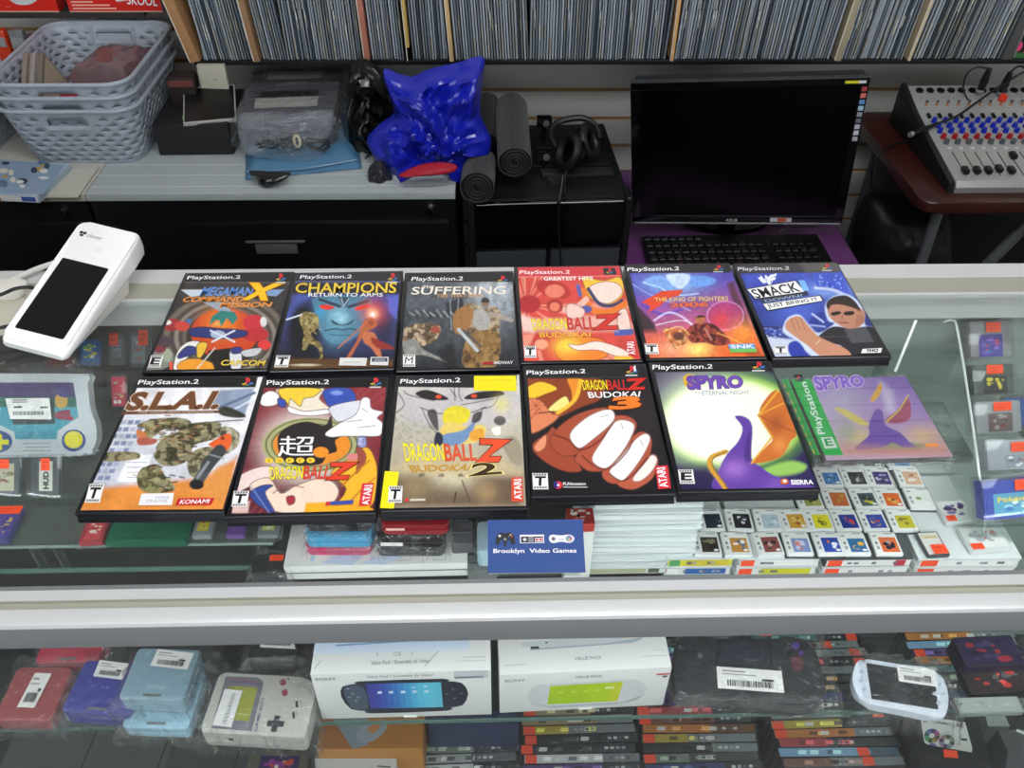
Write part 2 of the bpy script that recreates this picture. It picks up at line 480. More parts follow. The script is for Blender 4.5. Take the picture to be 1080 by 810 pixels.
# ---------------------------------------------------------------- display counter
STRIP = 14
def counter():
    t = thing('display_counter', 'long glass-topped display counter with aluminium rails', 'counter', (0, .64, 0))
    oy = .64
    X0, X1 = -1.3, 1.5; xc = (X0+X1)/2; L = X1-X0
    gl = glassmat('counter_glass', 'FBFDFC', 1.0, ior=1.36)
    ge = mat('green_glass_edge', '56726A', .2, spec=.8)
    B().box((xc, .658-oy, GT-.003), (L, .415, .006)).build('top_glass', gl, t)
    # front rail: inner lip, flat, groove, rounded nose, upright face
    prof = [(.449,.968),(.449,.9685),(.4432,.9685),(.4432,.9705),(.4328,.9705),(.4328,.9665),(.4245,.9665),(.4245,.9705),(.413,.9705),(.4098,.9695),(.4085,.966),(.4085,.938),(.4105,.936),(.449,.936)]
    def rail(prof, mats, name):
        b = B(); bm = b.bm
        a = [bm.verts.new((X0, p[0]-oy, p[1])) for p in prof]; c = [bm.verts.new((X1, p[0]-oy, p[1])) for p in prof]
        n = len(prof)
        bm.faces.new(a); bm.faces.new(list(reversed(c)))
        for i in range(n):
            f = bm.faces.new((a[i], a[(i+1)%n], c[(i+1)%n], c[i])); f.material_index = mats[1].get(i, 0)
        return b.build(name, mats[0], t, smooth=30)
    rail(prof, ([alu_white, alu_groove, alu_dark], {0:2, 1:2, 5:1, 4:1, 6:1, 10:2, 11:2, 12:2}), 'front_rail')  # upright face takes the dark lip tone: its shade put into the colour
    pb = [(.866,.9590),(.866,.9648),(.871,.9648),(.871,.9638),(.905,.9638),(.905,.9648),(.934,.9648),(.934,.925),(.87,.925),(.87,.959)]
    rail(pb, ([alu_white, alu_groove, alu_dark], {3:1}), 'back_rail')
    B().box((xc, .4125-oy, .53), (L, .004, .81)).build('front_glass', gl, t)
    w = mat('cabinet_laminate', '6b6c6a', .5); dk = mat('cabinet_dark_laminate', '3c3d3e', .55)
    B().box((xc, .66-oy, .05), (L, .46, .10)).build('plinth', dk, t)
    B().box((xc, .66-oy, .108), (L, .48, .016)).build('cabinet_floor', mat('cabinet_floor_panel', '3c3e40', .5, var=.2, vscale=9), t)
    bk = B()
    bk.box(((X0+.30)/2, .93-oy, .53), (.30-X0, .008, .83)); bk.build('sliding_door', mat('dark_door_panel', '43413F', .35), t); B().box(((X1+.30)/2, .922-oy, .53), (X1-.30, .007, .83)).build('sliding_door', mat('pale_door_panel', '97A39D', .2, spec=.6), t)
    for nm, z, y0, y1 in (('middle_shelf', .782, .609, .915), ('lower_shelf', .556, None, .915)):
        if y0 is None: y0 = W(600, 756, z=.556).y
        B().box((xc, (y0+y1)/2-oy, z-.004), (L, y1-y0, .008)).build(nm, gl, t)
        e = B(); e.box((xc, y0-oy-.0004, z-.004), (L, .0008, .008)); e.build('shelf_edge', ge, bpy.data.objects[nm])
    # light strip tucked under the front rail, shining back and down into the cabinet
    B().box((xc, .4300-oy, .9345), (L-.06, .010, .003)).build('light_strip', mat('strip_diffuser','FFFFFF',.5,emit='F4F8FF',estr=STRIP), t)
    # upright bracket strips inside
    for x in (X0+.02, X1-.02):
        B().box((x, .9-oy, .53), (.025, .012, .8)).build('shelf_bracket', alu, t)
    return t
counter()
# ---------------------------------------------------------------- camera and light
cam = bpy.data.cameras.new('camera'); cam.sensor_width = 36; cam.lens = F/1080*36; cam.clip_start = .02; cam.clip_end = 50
co = bpy.data.objects.new('camera', cam); COL.objects.link(co)
fw = ray(540, 405); rt = (ray(640, 405)-fw).normalized(); fw.normalize(); up = rt.cross(fw)
co.matrix_world = Matrix(((rt.x, up.x, -fw.x, 0), (rt.y, up.y, -fw.y, 0), (rt.z, up.z, -fw.z, CZ), (0,0,0,1)))
SC.camera = co
ceiling_light(.3, .35, 1.6, .3, 'long ceiling light panel above the customer side of the counter', 9.0)
ceiling_light(-.6, -1.0, 1.2, .6, 'square-ended ceiling light panel behind the camera on the left', 6.0)
ceiling_light(1.3, -1.0, 1.2, .6, 'square-ended ceiling light panel behind the camera on the right', 6.0)
wd = bpy.data.worlds.new('shop_ambient'); SC.world = wd; wd.use_nodes = True
wd.node_tree.nodes['Background'].inputs[0].default_value = (.86, .89, .93, 1); wd.node_tree.nodes['Background'].inputs[1].default_value = 2.2  # world brightened to send fill through the added window opening
SC.view_settings.view_transform = 'Standard'; SC.view_settings.look = 'None'; SC.view_settings.gamma = 1; SC.view_settings.use_curve_mapping = False
SC.view_settings.exposure = .82
SC.cycles.transparent_max_bounces = 40
# ================================================================ GAME CASES ON THE COUNTER
film = printmat('printed_cover_under_film', .28, .35)
shellm = mat('black_case_plastic', '0B0B14', .32, coat=.3)
def logo(p, x, y, w, h, sk=0):
    """small four-colour P and S emblem"""
    f = lambda a, b: (x+a*w+sk*b*h, y+b*h)
    p.poly([f(a,b) for a, b in ((-.52,.30),(-.15,.12),(-.1,.24),(-.3,.36),(-.1,.42),(-.2,.5))], 'D9B02A')
    p.poly([f(a,b) for a, b in ((.02,.22),(.5,.05),(.55,.3),(.1,.5),(.05,.4),(.35,.24))], '3C6FB5')
    p.poly([f(a,b) for a, b in ((-.3,.42),(.0,.34),(.25,.36),(.0,.55))], '3E8F5A')
    p.poly([f(a,b) for a, b in ((-.12,-.5),(.18,-.42),(.3,-.2),(.2,.1),(.06,.08),(.05,-.3),(.0,-.32),(.0,.42),(-.12,.34))], 'D8323C')
def rating(p, x, y, w, h, letter, sk=0.0):
    f = lambda a, b: (x+a*w-sk*(b-.5)*h, y+b*h)
    p.poly([f(0,0), f(1,0), f(1,1), f(0,1)], 'E3E2DE')
    for b0, b1 in ((.04,.17), (.84,.95)):
        for k in range(5): p.poly([f(.08+k*.175,b0), f(.2+k*.175,b0), f(.2+k*.175,b1), f(.08+k*.175,b1)], '6E6E70')
    p.poly([f(.06,.2), f(.94,.2), f(.94,.8), f(.06,.8)], 'F4F4F2')
    p.text(letter, [f(.2,.24), f(.84,.24), f(.78,.77), f(.14,.77)], '111113', bold=.0 if letter == 'M' else .035)
def header(p, q, lx, ly, lw, lh, col='F4F4F6', bar=True, sk=0):
    p.text('PlayStation.2', q, col, bold=.012)
    logo(p, lx, ly, lw, lh, sk)
    if bar: p.poly([(lx-lw*.5, ly+lh*.66), (lx+lw*.55, ly+lh*.66), (lx+lw*.5, ly+lh*.82), (lx-lw*.55, ly+lh*.82)], 'D8D8DA')
def dbz(p, q, qz, c2='D8402C'):
    (TL, TR, BR, BL) = q; m = lambda a, b, t: (a[0]*(1-t)+b[0]*t, a[1]*(1-t)+b[1]*t)
    t = .56
    p.text('BALL', [m(TL,TR,t), TR, BR, m(BL,BR,t)], c2, bold=.03, outline=('2A1208', .03))
    p.text('DRAGON', [TL, m(TL,TR,t-.01), m(BL,BR,t-.01), BL], 'F2DE1E', bold=.03, outline=('3A1C06', .03))
    p.text('Z', qz, c2, bold=.05, outline=('2A1208', .04))
def game_case(k, label, crop, art, deco, w=.135, h=.190, base='101014'):
    x0, y0, s = crop
    ox, oy, rot = CASES[k]
    t = thing('game_case', label, 'game case', (ox, oy, GT+.0003), rot, 'plastic game cases laid out on the counter glass')
    b = B()
    b.box((0,0,.0023), (w,h,.0046), bev=.0012); b.box((.0012,0,.0069), (w-.004,h-.0016,.0050)); b.box((0,0,.0116), (w,h,.0046), bev=.0016, seg=3)
    b.box((-w/2+.0035,0,.007), (.0066,h-.001,.0112), bev=.002)
    b.build('case_shell', shellm, t)
    zt = GT+.0142; c, sn = math.cos(rot), math.sin(rot)
    def tf(X, Y):
        q = W(x0+X/s, y0+Y/s, z=zt); dx, dy = q.x-ox, q.y-oy
        return (dx*c+dy*sn, -dx*sn+dy*c)
    def inv(x, y):
        P = projn(np.column_stack([ox+x*c-y*sn, oy+x*sn+y*c, np.full(len(x), zt)]))
        return (P[:,0]-x0)*s, (P[:,1]-y0)*s
    p = Print(tf, .01405)
    def paint(x, y):
        X, Y = inv(x, y); a = Art(X, Y, base); art(a); return a.C
    p.grid(w-.007, h-.0065, .00075, paint, cx=.0012, cy=.0004)
    deco(p)
    p.build('cover_sheet', t, m=film)
    return t, tf
_fit = [(-.3291,.6036,1.42),(-.1941,.6026,2.8),(-.0544,.6107,2.05),(.0824,.6299,2.42),(.2197,.6373,2.03),
        (-.3348,.8005,2.31),(-.1996,.8044,2.99),(-.0627,.8069,2.78),(.0721,.8227,2.46),(.2107,.8305,2.24),(.3491,.8354,2.78)]
CASES = []
for x, y, a in _fit:
    c, s = math.cos(PSI), math.sin(PSI)
    CASES.append((x*c+y*s, -x*s+y*c, math.radians(a)-PSI))
# ---- 5: armoured game with a big yellow X
def a_(a):
    a.outl = ('241C20', 5, .85); a.mix(np.ones(len(a.X)), '3A3634'); a.noise(60, .5, seed=3)
    for r, cc in ((520,'6E6459'),(470,'47403A'),(430,'8A8074'),(395,'4C443E'),(360,'6A6058'),(330,'332C2A')): a.ell(590, 470, r*.8, r*.56, cc, 8)
    a.ell(585, 440, 225, 165, 'C8401F', 10); a.glow(560, 380, 110, 'F0902C', .8)
    a.poly([(290,150),(450,150),(420,190),(360,200)], 'C9D2DC', 4); a.poly([(440,235),(560,235),(640,300),(560,300)], '9BA6B4', 5)
    a.poly([(860,150),(985,148),(930,195),(870,190)], '7E9CC4', 4)
    for (x, y, rx, ry, cc) in ((230,385,70,42,'9A2E33'),(300,395,48,32,'C9433A'),(205,370,22,16,'E8E0DA'),(345,360,18,14,'3E6EB0'),(780,370,72,52,'C8323C'),(845,365,22,34,'DADADA'),(850,520,44,34,'DC3A36'),(790,450,90,48,'B82E34')): a.ell(x, y, rx, ry, cc, 5)
    a.poly([(480,390),(500,330),(560,290),(650,300),(672,340),(640,385),(600,340),(560,400),(530,350)], '2E7E78', 4); a.poly([(500,392),(545,350),(560,392)], 'E0A050', 4)
    a.blob([(350,420),(420,400),(560,410),(700,420),(740,440),(700,470),(560,480),(430,470),(360,460)], '2C3470', 5)
    a.blob([(490,440),(540,420),(590,440),(560,480),(500,470)], 'A9B6D0', 4); a.line([(490,425),(590,470),(650,500)], 12, 'D4DCE6'); a.line([(650,425),(560,470),(500,500)], 12, 'D4DCE6')
    a.blob([(240,680),(270,560),(340,500),(420,500),(430,560),(340,600),(290,680)], 'E6E2DC', 4)
    a.blob([(270,590),(330,530),(400,540),(390,580),(320,600),(280,612)], '33397C', 4)
    a.blob([(400,520),(440,500),(470,520),(430,600),(400,600)], 'E7B93A', 4)
    a.blob([(280,640),(380,610),(500,640),(510,690),(290,692)], 'E79A2C', 8)
    a.poly([(470,560),(620,540),(640,690),(520,690)], '1E1A1C', 4); a.line([(520,540),(400,680)], 8, 'C8C8C8')
    a.blob([(620,560),(680,540),(700,600),(690,680),(630,680)], 'DDDCE2', 4); a.blob([(625,545),(690,535),(698,570),(640,580)], '35397A', 4)
    a.blob([(700,560),(830,540),(800,590),(720,600)], 'C5C5C8', 5)
    a.blob([(40,690),(60,600),(120,560),(230,560),(240,640),(150,692)], '7E8278', 6); a.ell(200, 590, 32, 45, '9CA58C', 4)
    a.ell(180,500,50,40,'4B3B45',6); a.ell(150,550,40,25,'7A3038',5); a.line([(225,640),(225,690)],18,'E8502A')
    a.noise(14, .12, seed=8)
    a.poly([(300,30),(1060,30),(1040,95),(290,95)], '211F22', 4); a.line([(290,100),(1030,104)], 3, '77777B')
def d_(p):
    header(p, [(340,58),(692,54),(686,84),(330,88)], 958, 66, 62, 50)
    p.text('MEGAMAN', [(450,135),(780,137),(762,188),(415,190)], '4F86D8', bold=.03, outline=('DCE8F6', .03))
    p.text('X', [(770,112),(950,118),(860,218),(720,215)], 'F6C21C', bold=.06, outline=('B05A10', .03))
    p.text('COMMAND', [(325,200),(722,200),(708,230),(296,234)], 'F08A26', bold=.03, outline=('F6D8A0', .03))
    p.text('MISSION', [(570,238),(905,236),(890,266),(548,272)], 'F08A26', bold=.03, outline=('F6D8A0', .03))
    rating(p, 82, 592, 84, 82, 'E', .25)
    p.text('CAPCOM', [(572,626),(862,630),(848,664),(556,662)], 'F2D24A', bold=.03, outline=('5A4410', .02))
game_case(5, 'game case with a big yellow X in its title, leftmost of the back row', (145,282,6.353), a_, d_)
# ---- 6: blue stone face with red eyes
def a_(a):
    a.grad('4A5496', '15151F', (550,180), (500,640)); a.noise(120,.4,seed=5)
    a.poly([(160,100),(960,100),(960,185),(160,185)], '26242A', 30)
    a.poly([(150,345),(250,190),(330,190),(200,350)], '5668C0', 30); a.poly([(850,190),(925,190),(915,350),(860,300)], '5A66C4', 25)
    a.ell(290, 420, 110, 190, '14131A', 60); a.ell(830,430,60,110,'2A2C4A',50)
    a.blob([(370,200),(700,195),(740,280),(690,400),(620,480),(520,515),(430,480),(380,380),(360,280)], '4B7C96', 14)
    a.glow(520, 330, 75, '8CC4D8', .8); a.glow(400,300,40,'3F9CC8',.8); a.glow(500,465,70,'5E96AE',.7)
    a.poly([(520,200),(600,200),(575,265),(550,265)], '2E4250', 6); a.line([(395,215),(530,262)], 20, '27384A', 6); a.line([(720,225),(590,266)], 20, '27384A', 6)
    a.line([(540,210),(556,262),(590,210)], 8, 'A6B6C4', 4)
    a.blob([(395,255),(440,250),(495,268),(460,285),(410,278)], 'E03A30', 5); a.blob([(630,275),(680,252),(735,250),(715,275),(650,290)], 'E03A30', 5)
    a.blob([(470,350),(510,372),(545,384),(590,372),(625,350),(600,380),(545,392),(490,380)], '1E3442', 5); a.glow(545, 345, 32, 'A8D8E4', .7)
    a.line([(430,425),(500,412),(545,420),(600,412),(650,425)], 8, '23414E', 5, smooth=4); a.line([(460,450),(545,458),(620,450)], 6, '35606E', 5)
    a.glow(755, 300, 75, 'D8402E', .95); a.glow(752, 312, 36, 'FFC8A0', 1); a.glow(750, 318, 14, 'FFFFFF', 1)
    # anonymous fighters: pale gold on the left, red on the right
    a.blob([(268,310),(330,300),(385,330),(380,400),(340,440),(350,470),(400,510),(415,560),(410,620),(385,640),(395,560),(330,510),(280,520),(290,440),(265,370)], '7C6A3C', 4, tex=(('3A3018',30,.8,5),('C8B878',22,.6,6)))
    for k in range(14): a.line([(275+8*k, 330+15*(k%5)*1.6), (300+8*k, 345+15*(k%5)*1.7)], 6, 'B8A66C', 5, .8)
    a.line([(330,480),(290,545)], 26, '8F7F50', 6); a.line([(150,358),(275,318)], 10, 'D6DEEA', 3)
    a.blob([(700,350),(760,345),(780,390),(720,430),(690,460),(640,540),(600,605),(575,605),(640,500),(660,440)], 'B4603C', 5)
    a.blob([(690,440),(760,440),(790,510),(810,600),(785,600),(740,540),(690,500)], 'C4704A', 5); a.blob([(740,470),(880,530),(890,550),(780,540)], '8E2E28', 6)
    a.line([(520,540),(745,335)], 8, 'C46A48', 3); a.ell(738,372,18,18,'A04A32',4)
    a.poly([(80,610),(900,620),(900,690),(60,690)], '5A3E22', 20); a.ell(300,655,90,8,'C8BCA0',6)
    a.noise(16,.18,seed=4)
    a.poly([(235,30),(980,30),(970,92),(215,90)], '2B2A2E', 4); a.line([(225,96),(960,98)], 3, '77777B')
def d_(p):
    header(p, [(268,54),(612,50),(606,80),(260,84)], 882, 64, 62, 50)
    p.text('CHAMPIONS', [(240,108),(912,104),(905,172),(232,172)], 'E8C63C', bold=.02, outline=('4A3208', .04))
    p.text('RETURN TO ARMS', [(322,174),(820,174),(816,198),(320,198)], 'F4F4F4', bold=.03, outline=('20202A', .02))
    rating(p, 98, 592, 94, 80, 'T', .2)
    p.poly([(532,610),(714,612),(706,665),(524,662)], 'D8D8D2'); p.label_text('powered by online', 560, 650, -18, '9A9A98', w=110)
    p.poly([(738,606),(858,606),(854,662),(732,660)], 'DCDCDA'); p.poly([(746,612),(850,612),(848,638),(744,638)], '3A4048')
    p.label_text('ONLINE', 760, 634, -16, 'D0D8E8', w=74)
game_case(6, 'game case with a giant blue face and glowing red eyes', (275,282,6.353), a_, d_)
# ---- 7: grey stormy cover with blade-armed man
def a_(a):
    a.grad('5A6068', '24262A', (250,110), (250,460)); a.noise(50,.5,seed=7)
    a.glow(430,150,90,'C4CCD4',.9); a.poly([(330,160),(500,250),(510,200),(430,120)],'8A949C',30,.6)
    a.poly([(230,190),(300,170),(310,240),(240,260)], '30343A', 6); a.line([(250,180),(255,300)], 5,'9AA0A6',3); a.line([(285,175),(275,260)], 4,'90969C',3)
    for k in range(16): a.line([(70+14*k,225+6*math.sin(k*2)),(90+14*k,250+9*math.cos(k*3))],5,'A8AEB2' if k%2 else '1C1E22',4,.8)
    a.blob([(50,330),(70,290),(130,275),(200,280),(210,310),(180,350),(120,370),(60,370)], '80684E', 4, tex=(('C8B498',16,.7,3),('3A2C22',14,.8,8))); a.blob([(60,350),(110,340),(140,380),(220,420),(235,435),(150,405),(70,400)], '8A8A84', 5)
    a.noise(18,.45,seed=17); a.ell(190,300,18,14,'A04A3C',4)
    # torn-shirt figure seen from the front, plain
    a.blob([(310,200),(350,195),(390,215),(430,205),(455,235),(450,300),(455,380),(440,440),(400,465),(350,460),(300,440),(310,370),(330,310),(275,300),(265,260)], 'B09878', 4, tex=(('6A5034',34,.8,4),('2E2820',22,.6,9),('D8C8A8',16,.4,2)))
    a.blob([(335,240),(370,215),(410,240),(405,290),(360,300)], 'A9A6A2', 8); a.blob([(265,300),(265,235),(310,205),(345,225),(330,290),(290,320)], '9C7040', 6)
    a.blob([(330,320),(440,310),(452,380),(440,440),(370,462),(300,440)], '84643A', 5, tex=(('3E2E1C',26,.8,5),('B08C54',18,.5,6)))
    a.ell(393,190,17,20,'8E7460',5); a.blob([(376,180),(390,168),(410,180),(405,190),(380,190)],'3A302A',4)
    a.line([(285,300),(360,385)], 14, 'B8C0C4', 4); a.line([(300,300),(375,370)], 8, '4A4E54', 3); a.line([(415,235),(500,262)], 16, 'A89A90', 5)
    a.poly([(200,390),(260,350),(280,440),(230,470)], '1E1E22', 14,.8); a.poly([(450,400),(500,395),(510,440),(450,430)],'2A2C30',8)
    a.noise(9,.22,seed=11)
    a.poly([(60,62),(520,64),(512,106),(64,106)], '232226', 3); a.line([(66,108),(508,112)],2,'6E6E72')
def d_(p):
    header(p, [(96,86),(303,84),(300,104),(90,107)], 462, 93, 40, 24)
    p.text('THE', [(140,122),(186,122),(184,132),(138,132)], 'E8DCC8', bold=.03)
    p.text('SUFFERING', [(98,128),(478,124),(474,156),(92,158)], 'EFE9DC', bold=.05, outline=('7A5A32', .03))
    p.text('TIES THAT BIND', [(196,158),(384,156),(382,168),(194,170)], 'D8A468', bold=.02)
    rating(p, 58, 402, 50, 50, 'M', .0)
    p.text('MIDWAY', [(430,432),(505,430),(505,442),(428,444)], 'E8E8E8', bold=.02); p.poly([(382,434),(424,432),(424,443),(384,445)], 'A02830')
game_case(7, 'game case with grey stormy artwork of an armed man under a pale block-letter title', (410,270,3.857), a_, d_)
# ---- 8: red greatest-hits case
def a_(a):
    a.outl = ('8A2420', 5, .8); a.mix(np.ones(len(a.X)), 'D44A40'); a.rays(160, 300, 24, 'F0A890', .8, 3, .5); a.noise(90,.18,seed=2)
    for (x,y,rx,ry,cc,ro) in ((180,290,75,60,'B02A30',0),(340,190,120,60,'B8302C',.3),(350,205,65,45,'E88068',0),(350,305,55,45,'A82A28',.2),(350,310,34,30,'E28060',0),(230,540,90,60,'C63A34',0),(260,560,45,34,'EFA080',0)): a.ell(x,y,rx,ry,cc,10,1,ro)
    a.blob([(540,110),(640,130),(700,130),(780,110),(810,160),(800,240),(700,300),(600,260),(560,200)], 'F0C43A', 8)
    a.blob([(590,170),(690,140),(780,160),(800,220),(720,285),(630,270),(590,220)], 'F2D8CC', 8)
    a.line([(575,190),(650,290),(740,300),(800,270)], 24, '3A3C66', 5, smooth=4); a.line([(545,200),(590,320),(700,350),(820,290)], 40, 'E47828', 6, smooth=4)
    a.line([(505,170),(520,230)], 26, '5A62A8', 6); a.line([(560,260),(480,330),(420,330)], 40, 'E8B8A8', 8, smooth=4); a.ell(560,325,40,24,'5158A0',5); a.blob([(430,300),(480,290),(550,330),(530,380),(440,380)],'F0C8BC',6)
    a.poly([(100,350),(230,400),(200,480),(140,480)],'F0D8CC',30,.8)
    a.blob([(780,340),(830,330),(860,470),(800,480),(770,420)], 'EFD0C4', 8); a.line([(765,485),(860,478)], 40, '4C5AA4', 4)
    a.blob([(350,600),(380,540),(470,510),(640,520),(700,560),(700,640),(560,680),(400,670)], 'E8802C', 8); a.glow(430,570,90,'F8D84C',.9,60)
    a.blob([(440,560),(520,565),(620,540),(720,560),(820,600),(860,640),(760,640),(640,600),(500,600)], 'F4DCD0', 8)
    a.poly([(130,500),(220,480),(190,560),(140,590)], 'F0A890', 20,.7); a.poly([(750,640),(860,640),(900,680),(750,680)],'E8B83A',12)
    a.noise(12,.12,seed=9); a.poly([(150,395),(760,385),(770,470),(200,475)],'E8D0C4',40,.6)
    a.poly([(80,40),(830,40),(800,100),(90,108)], 'CE3A42', 4); a.line([(95,110),(780,102)], 3, 'F0B0A8')
def d_(p):
    p.text('PlayStation.2', [(116,66),(452,64),(448,94),(112,98)], 'F6F0F0', bold=.012)
    p.poly([(672,50),(754,50),(764,94),(680,94)], '2C2A30'); logo(p, 716, 70, 46, 34)
    p.text('GREATEST HITS', [(276,112),(604,108),(604,130),(278,134)], 'F6EAE8', bold=.03)
    dbz(p, [(192,394),(614,380),(622,460),(206,466)], [(640,372),(768,366),(758,456),(628,460)], 'D2342E')
    p.text('BUDOKAI', [(246,484),(588,480),(588,512),(252,518)], 'F0B83C', bold=.03, outline=('4A2008', .02))
    rating(p, 146, 574, 80, 80, 'T', -.05)
    p.poly([(824,542),(884,540),(906,638),(846,642)], 'C82C34'); p.text('ATARI', [(838,636),(832,552),(876,548),(892,632)], 'F8F0F0', bold=.02)
game_case(8, 'bright red game case, the only one with a red header band', (530,275,6.353), a_, d_, base='D44A40')
# ---- 9: purple sky over fire
def a_(a):
    a.grad('5244B0','E86A34',(400,200),(470,640)); a.noise(100,.25,seed=6)
    a.glow(360,190,190,'8CC0F0',.8,70); a.blob([(170,175),(240,140),(330,160),(330,215),(230,210)],'7FA8E8',8); a.blob([(480,140),(610,150),(620,185),(520,210),(470,190)],'6C9CE4',8)
    a.blob([(320,130),(460,130),(450,190),(400,220),(340,180)],'C8DCF6',10)
    a.line([(170,180),(270,210),(380,260),(520,250)],8,'BEE0FA',5,.8,4); a.line([(160,320),(280,380),(420,350)],14,'4A3CB8',8,.8,4)
    a.line([(100,190),(220,260),(330,300),(470,360)],7,'A8B4F4',6,.7,4); a.line([(240,420),(330,370),(420,400),(500,470)],10,'D8D4FA',8,.9,4); a.line([(250,450),(420,420),(520,470)],5,'FFFFFF',5,.8,4)
    a.poly([(80,230),(130,320),(240,440),(260,500),(160,500),(100,330)],'3E2A36',14); a.poly([(700,190),(740,170),(860,480),(800,460),(730,280)],'5A3048',20)
    a.ell(690,390,110,85,'A83A70',20,.9); a.glow(660,420,60,'E04040',.8); a.ring(690,390,115,90,5,'E8A0E0',6,.8)
    a.poly([(160,500),(900,480),(960,660),(190,660)],'E0622C',60,.7); a.glow(510,600,90,'FFE27A',1,50); a.glow(350,600,90,'F4B08A',.7,60); a.glow(800,500,80,'F89A34',.8)
    a.blob([(440,500),(480,450),(520,440),(600,440),(660,480),(720,560),(640,580),(560,560),(480,560)],'6E2420',5,tex=(('2A1214',30,.8,5),('B85040',20,.6,6))); a.ell(530,415,32,28,'B87048',5); a.blob([(505,405),(520,390),(550,388),(565,402),(545,400)],'2A1A1A',4)
    a.line([(560,470),(600,540)],12,'C89088',5,.7); a.line([(520,480),(560,540)],8,'2A1A20',4)
    a.blob([(300,480),(360,470),(440,490),(440,560),(380,600),(340,560)],'C8703C',6,tex=(('F0C080',24,.7,5),('7A3420',20,.6,6))); a.ell(395,520,36,26,'6A3A30',6)
    a.line([(300,490),(400,460),(460,510)],7,'F8D080',5,.8,4); a.noise(16,.25,seed=13)
    a.line([(640,500),(740,540),(860,600)],6,'F8C060',5,.8,4); a.poly([(820,560),(900,600),(940,660),(820,660)],'8A3A20',30,.6)
    a.poly([(40,60),(735,50),(720,118),(50,122)],'232226',4)
def d_(p):
    header(p,[(72,86),(398,80),(396,110),(68,116)],645,88,58,34)
    p.poly([(160,305),(290,235),(425,228),(395,265),(330,280),(275,330),(200,375),(215,330)],'E0482C')
    p.text('THE KING OF FIGHTERS',[(240,278),(708,270),(706,298),(246,302)],'E8C870',bold=.03,outline=('1C2450',.03))
    p.text('2006',[(340,312),(580,306),(578,334),(338,338)],'E06A40',bold=.04,outline=('2A1A50',.03))
    rating(p,182,570,84,66,'T',-.15)
    p.poly([(706,576),(872,572),(880,602),(714,604)],'5C9AD8'); p.text('SNK',[(722,580),(866,576),(872,600),(728,602)],'F2F6FA',bold=.04)
    p.poly([(714,606),(882,602),(888,626),(722,628)],'6CB85C')
game_case(9,'game case with a violet sky over orange fire and a red streak',(650,268,6.0),a_,d_)
# ---- 10: blue wrestling cover
def a_(a):
    a.grad('3C4CB4','16204E',(400,130),(400,640)); a.noise(40,.35,seed=12); a.glow(620,230,150,'8CB0F0',.8,50); a.glow(420,350,160,'5874E0',.6)
    a.poly([(520,120),(700,120),(760,250),(560,230)],'4058C8',14); a.line([(540,215),(660,230),(760,280)],18,'D4DEF4',10,.8,4)
    for k in range(40): a.ell(560+random.random()*170,130+random.random()*90,5,5,'A8C4F4' if k%2 else '1E2C78',5,.7)
    for k in range(90): a.ell(200+random.random()*330,460+random.random()*90,6,5,'5A74D0' if k%3 else 'C0CCEC',5,.7)
    a.poly([(190,455),(480,470),(480,480),(200,465)],'1A2450',5); a.poly([(200,520),(420,545),(560,650),(260,655)],'C6CEE4',16); a.blob([(370,570),(440,550),(520,600),(500,650),(390,650)],'2C3CA0',6)
    a.blob([(505,420),(560,370),(600,380),(600,430),(520,470)],'2A3890',8); a.line([(520,380),(590,430)],12,'C8D4F0',6,.8); a.line([(510,450),(600,460)],10,'B0C0E8',6,.8)
    # outlined man with his palm raised: plain, short dark hair, black shirt
    a.blob([(600,330),(650,270),(740,255),(810,300),(850,360),(855,450),(940,480),(1030,640),(560,655),(440,560),(340,500),(340,450),(370,400),(440,385),(500,450),(560,500),(660,440),(620,420)],'C8D6F2',12)
    a.blob([(560,520),(650,460),(760,470),(900,460),(950,530),(1020,650),(760,650),(700,580),(580,560)],'26242A',6)
    a.blob([(615,310),(660,275),(740,270),(800,320),(850,370),(850,420),(820,460),(760,475),(700,455),(650,420),(620,380)],'B88068',6)
    a.blob([(608,330),(620,295),(670,268),(740,264),(800,310),(825,365),(790,345),(700,320),(640,325),(625,350)],'2A201E',6)
    a.blob([(640,372),(690,362),(700,378),(650,390)],'1E1614',4); a.blob([(722,368),(780,362),(780,384),(730,388)],'1E1614',4); a.line([(712,385),(708,410)],8,'8A5444',5); a.line([(690,432),(748,436)],7,'7A3E38',4)
    a.poly([(800,380),(850,400),(850,440),(790,460)],'94604C',12,.6)
    a.blob([(350,470),(370,415),(440,395),(500,460),(560,520),(640,560),(730,600),(760,650),(590,652),(490,580),(420,530)],'C48A6C',6)
    for k in range(3): a.line([(385+30*k,412-4*k),(415+30*k,480)],4,'8A5440',4)
    a.line([(545,570),(570,545)],5,'D8D0C0',3); a.poly([(720,480),(860,460),(910,555),(770,565)],'4C4E54',5); a.line([(560,525),(740,522)],3,'5A5A60',3)
    a.poly([(20,60),(690,45),(690,115),(40,125)],'35343A',4); a.poly([(440,50),(690,45),(700,112),(480,118)],'6A6560',30,.6)
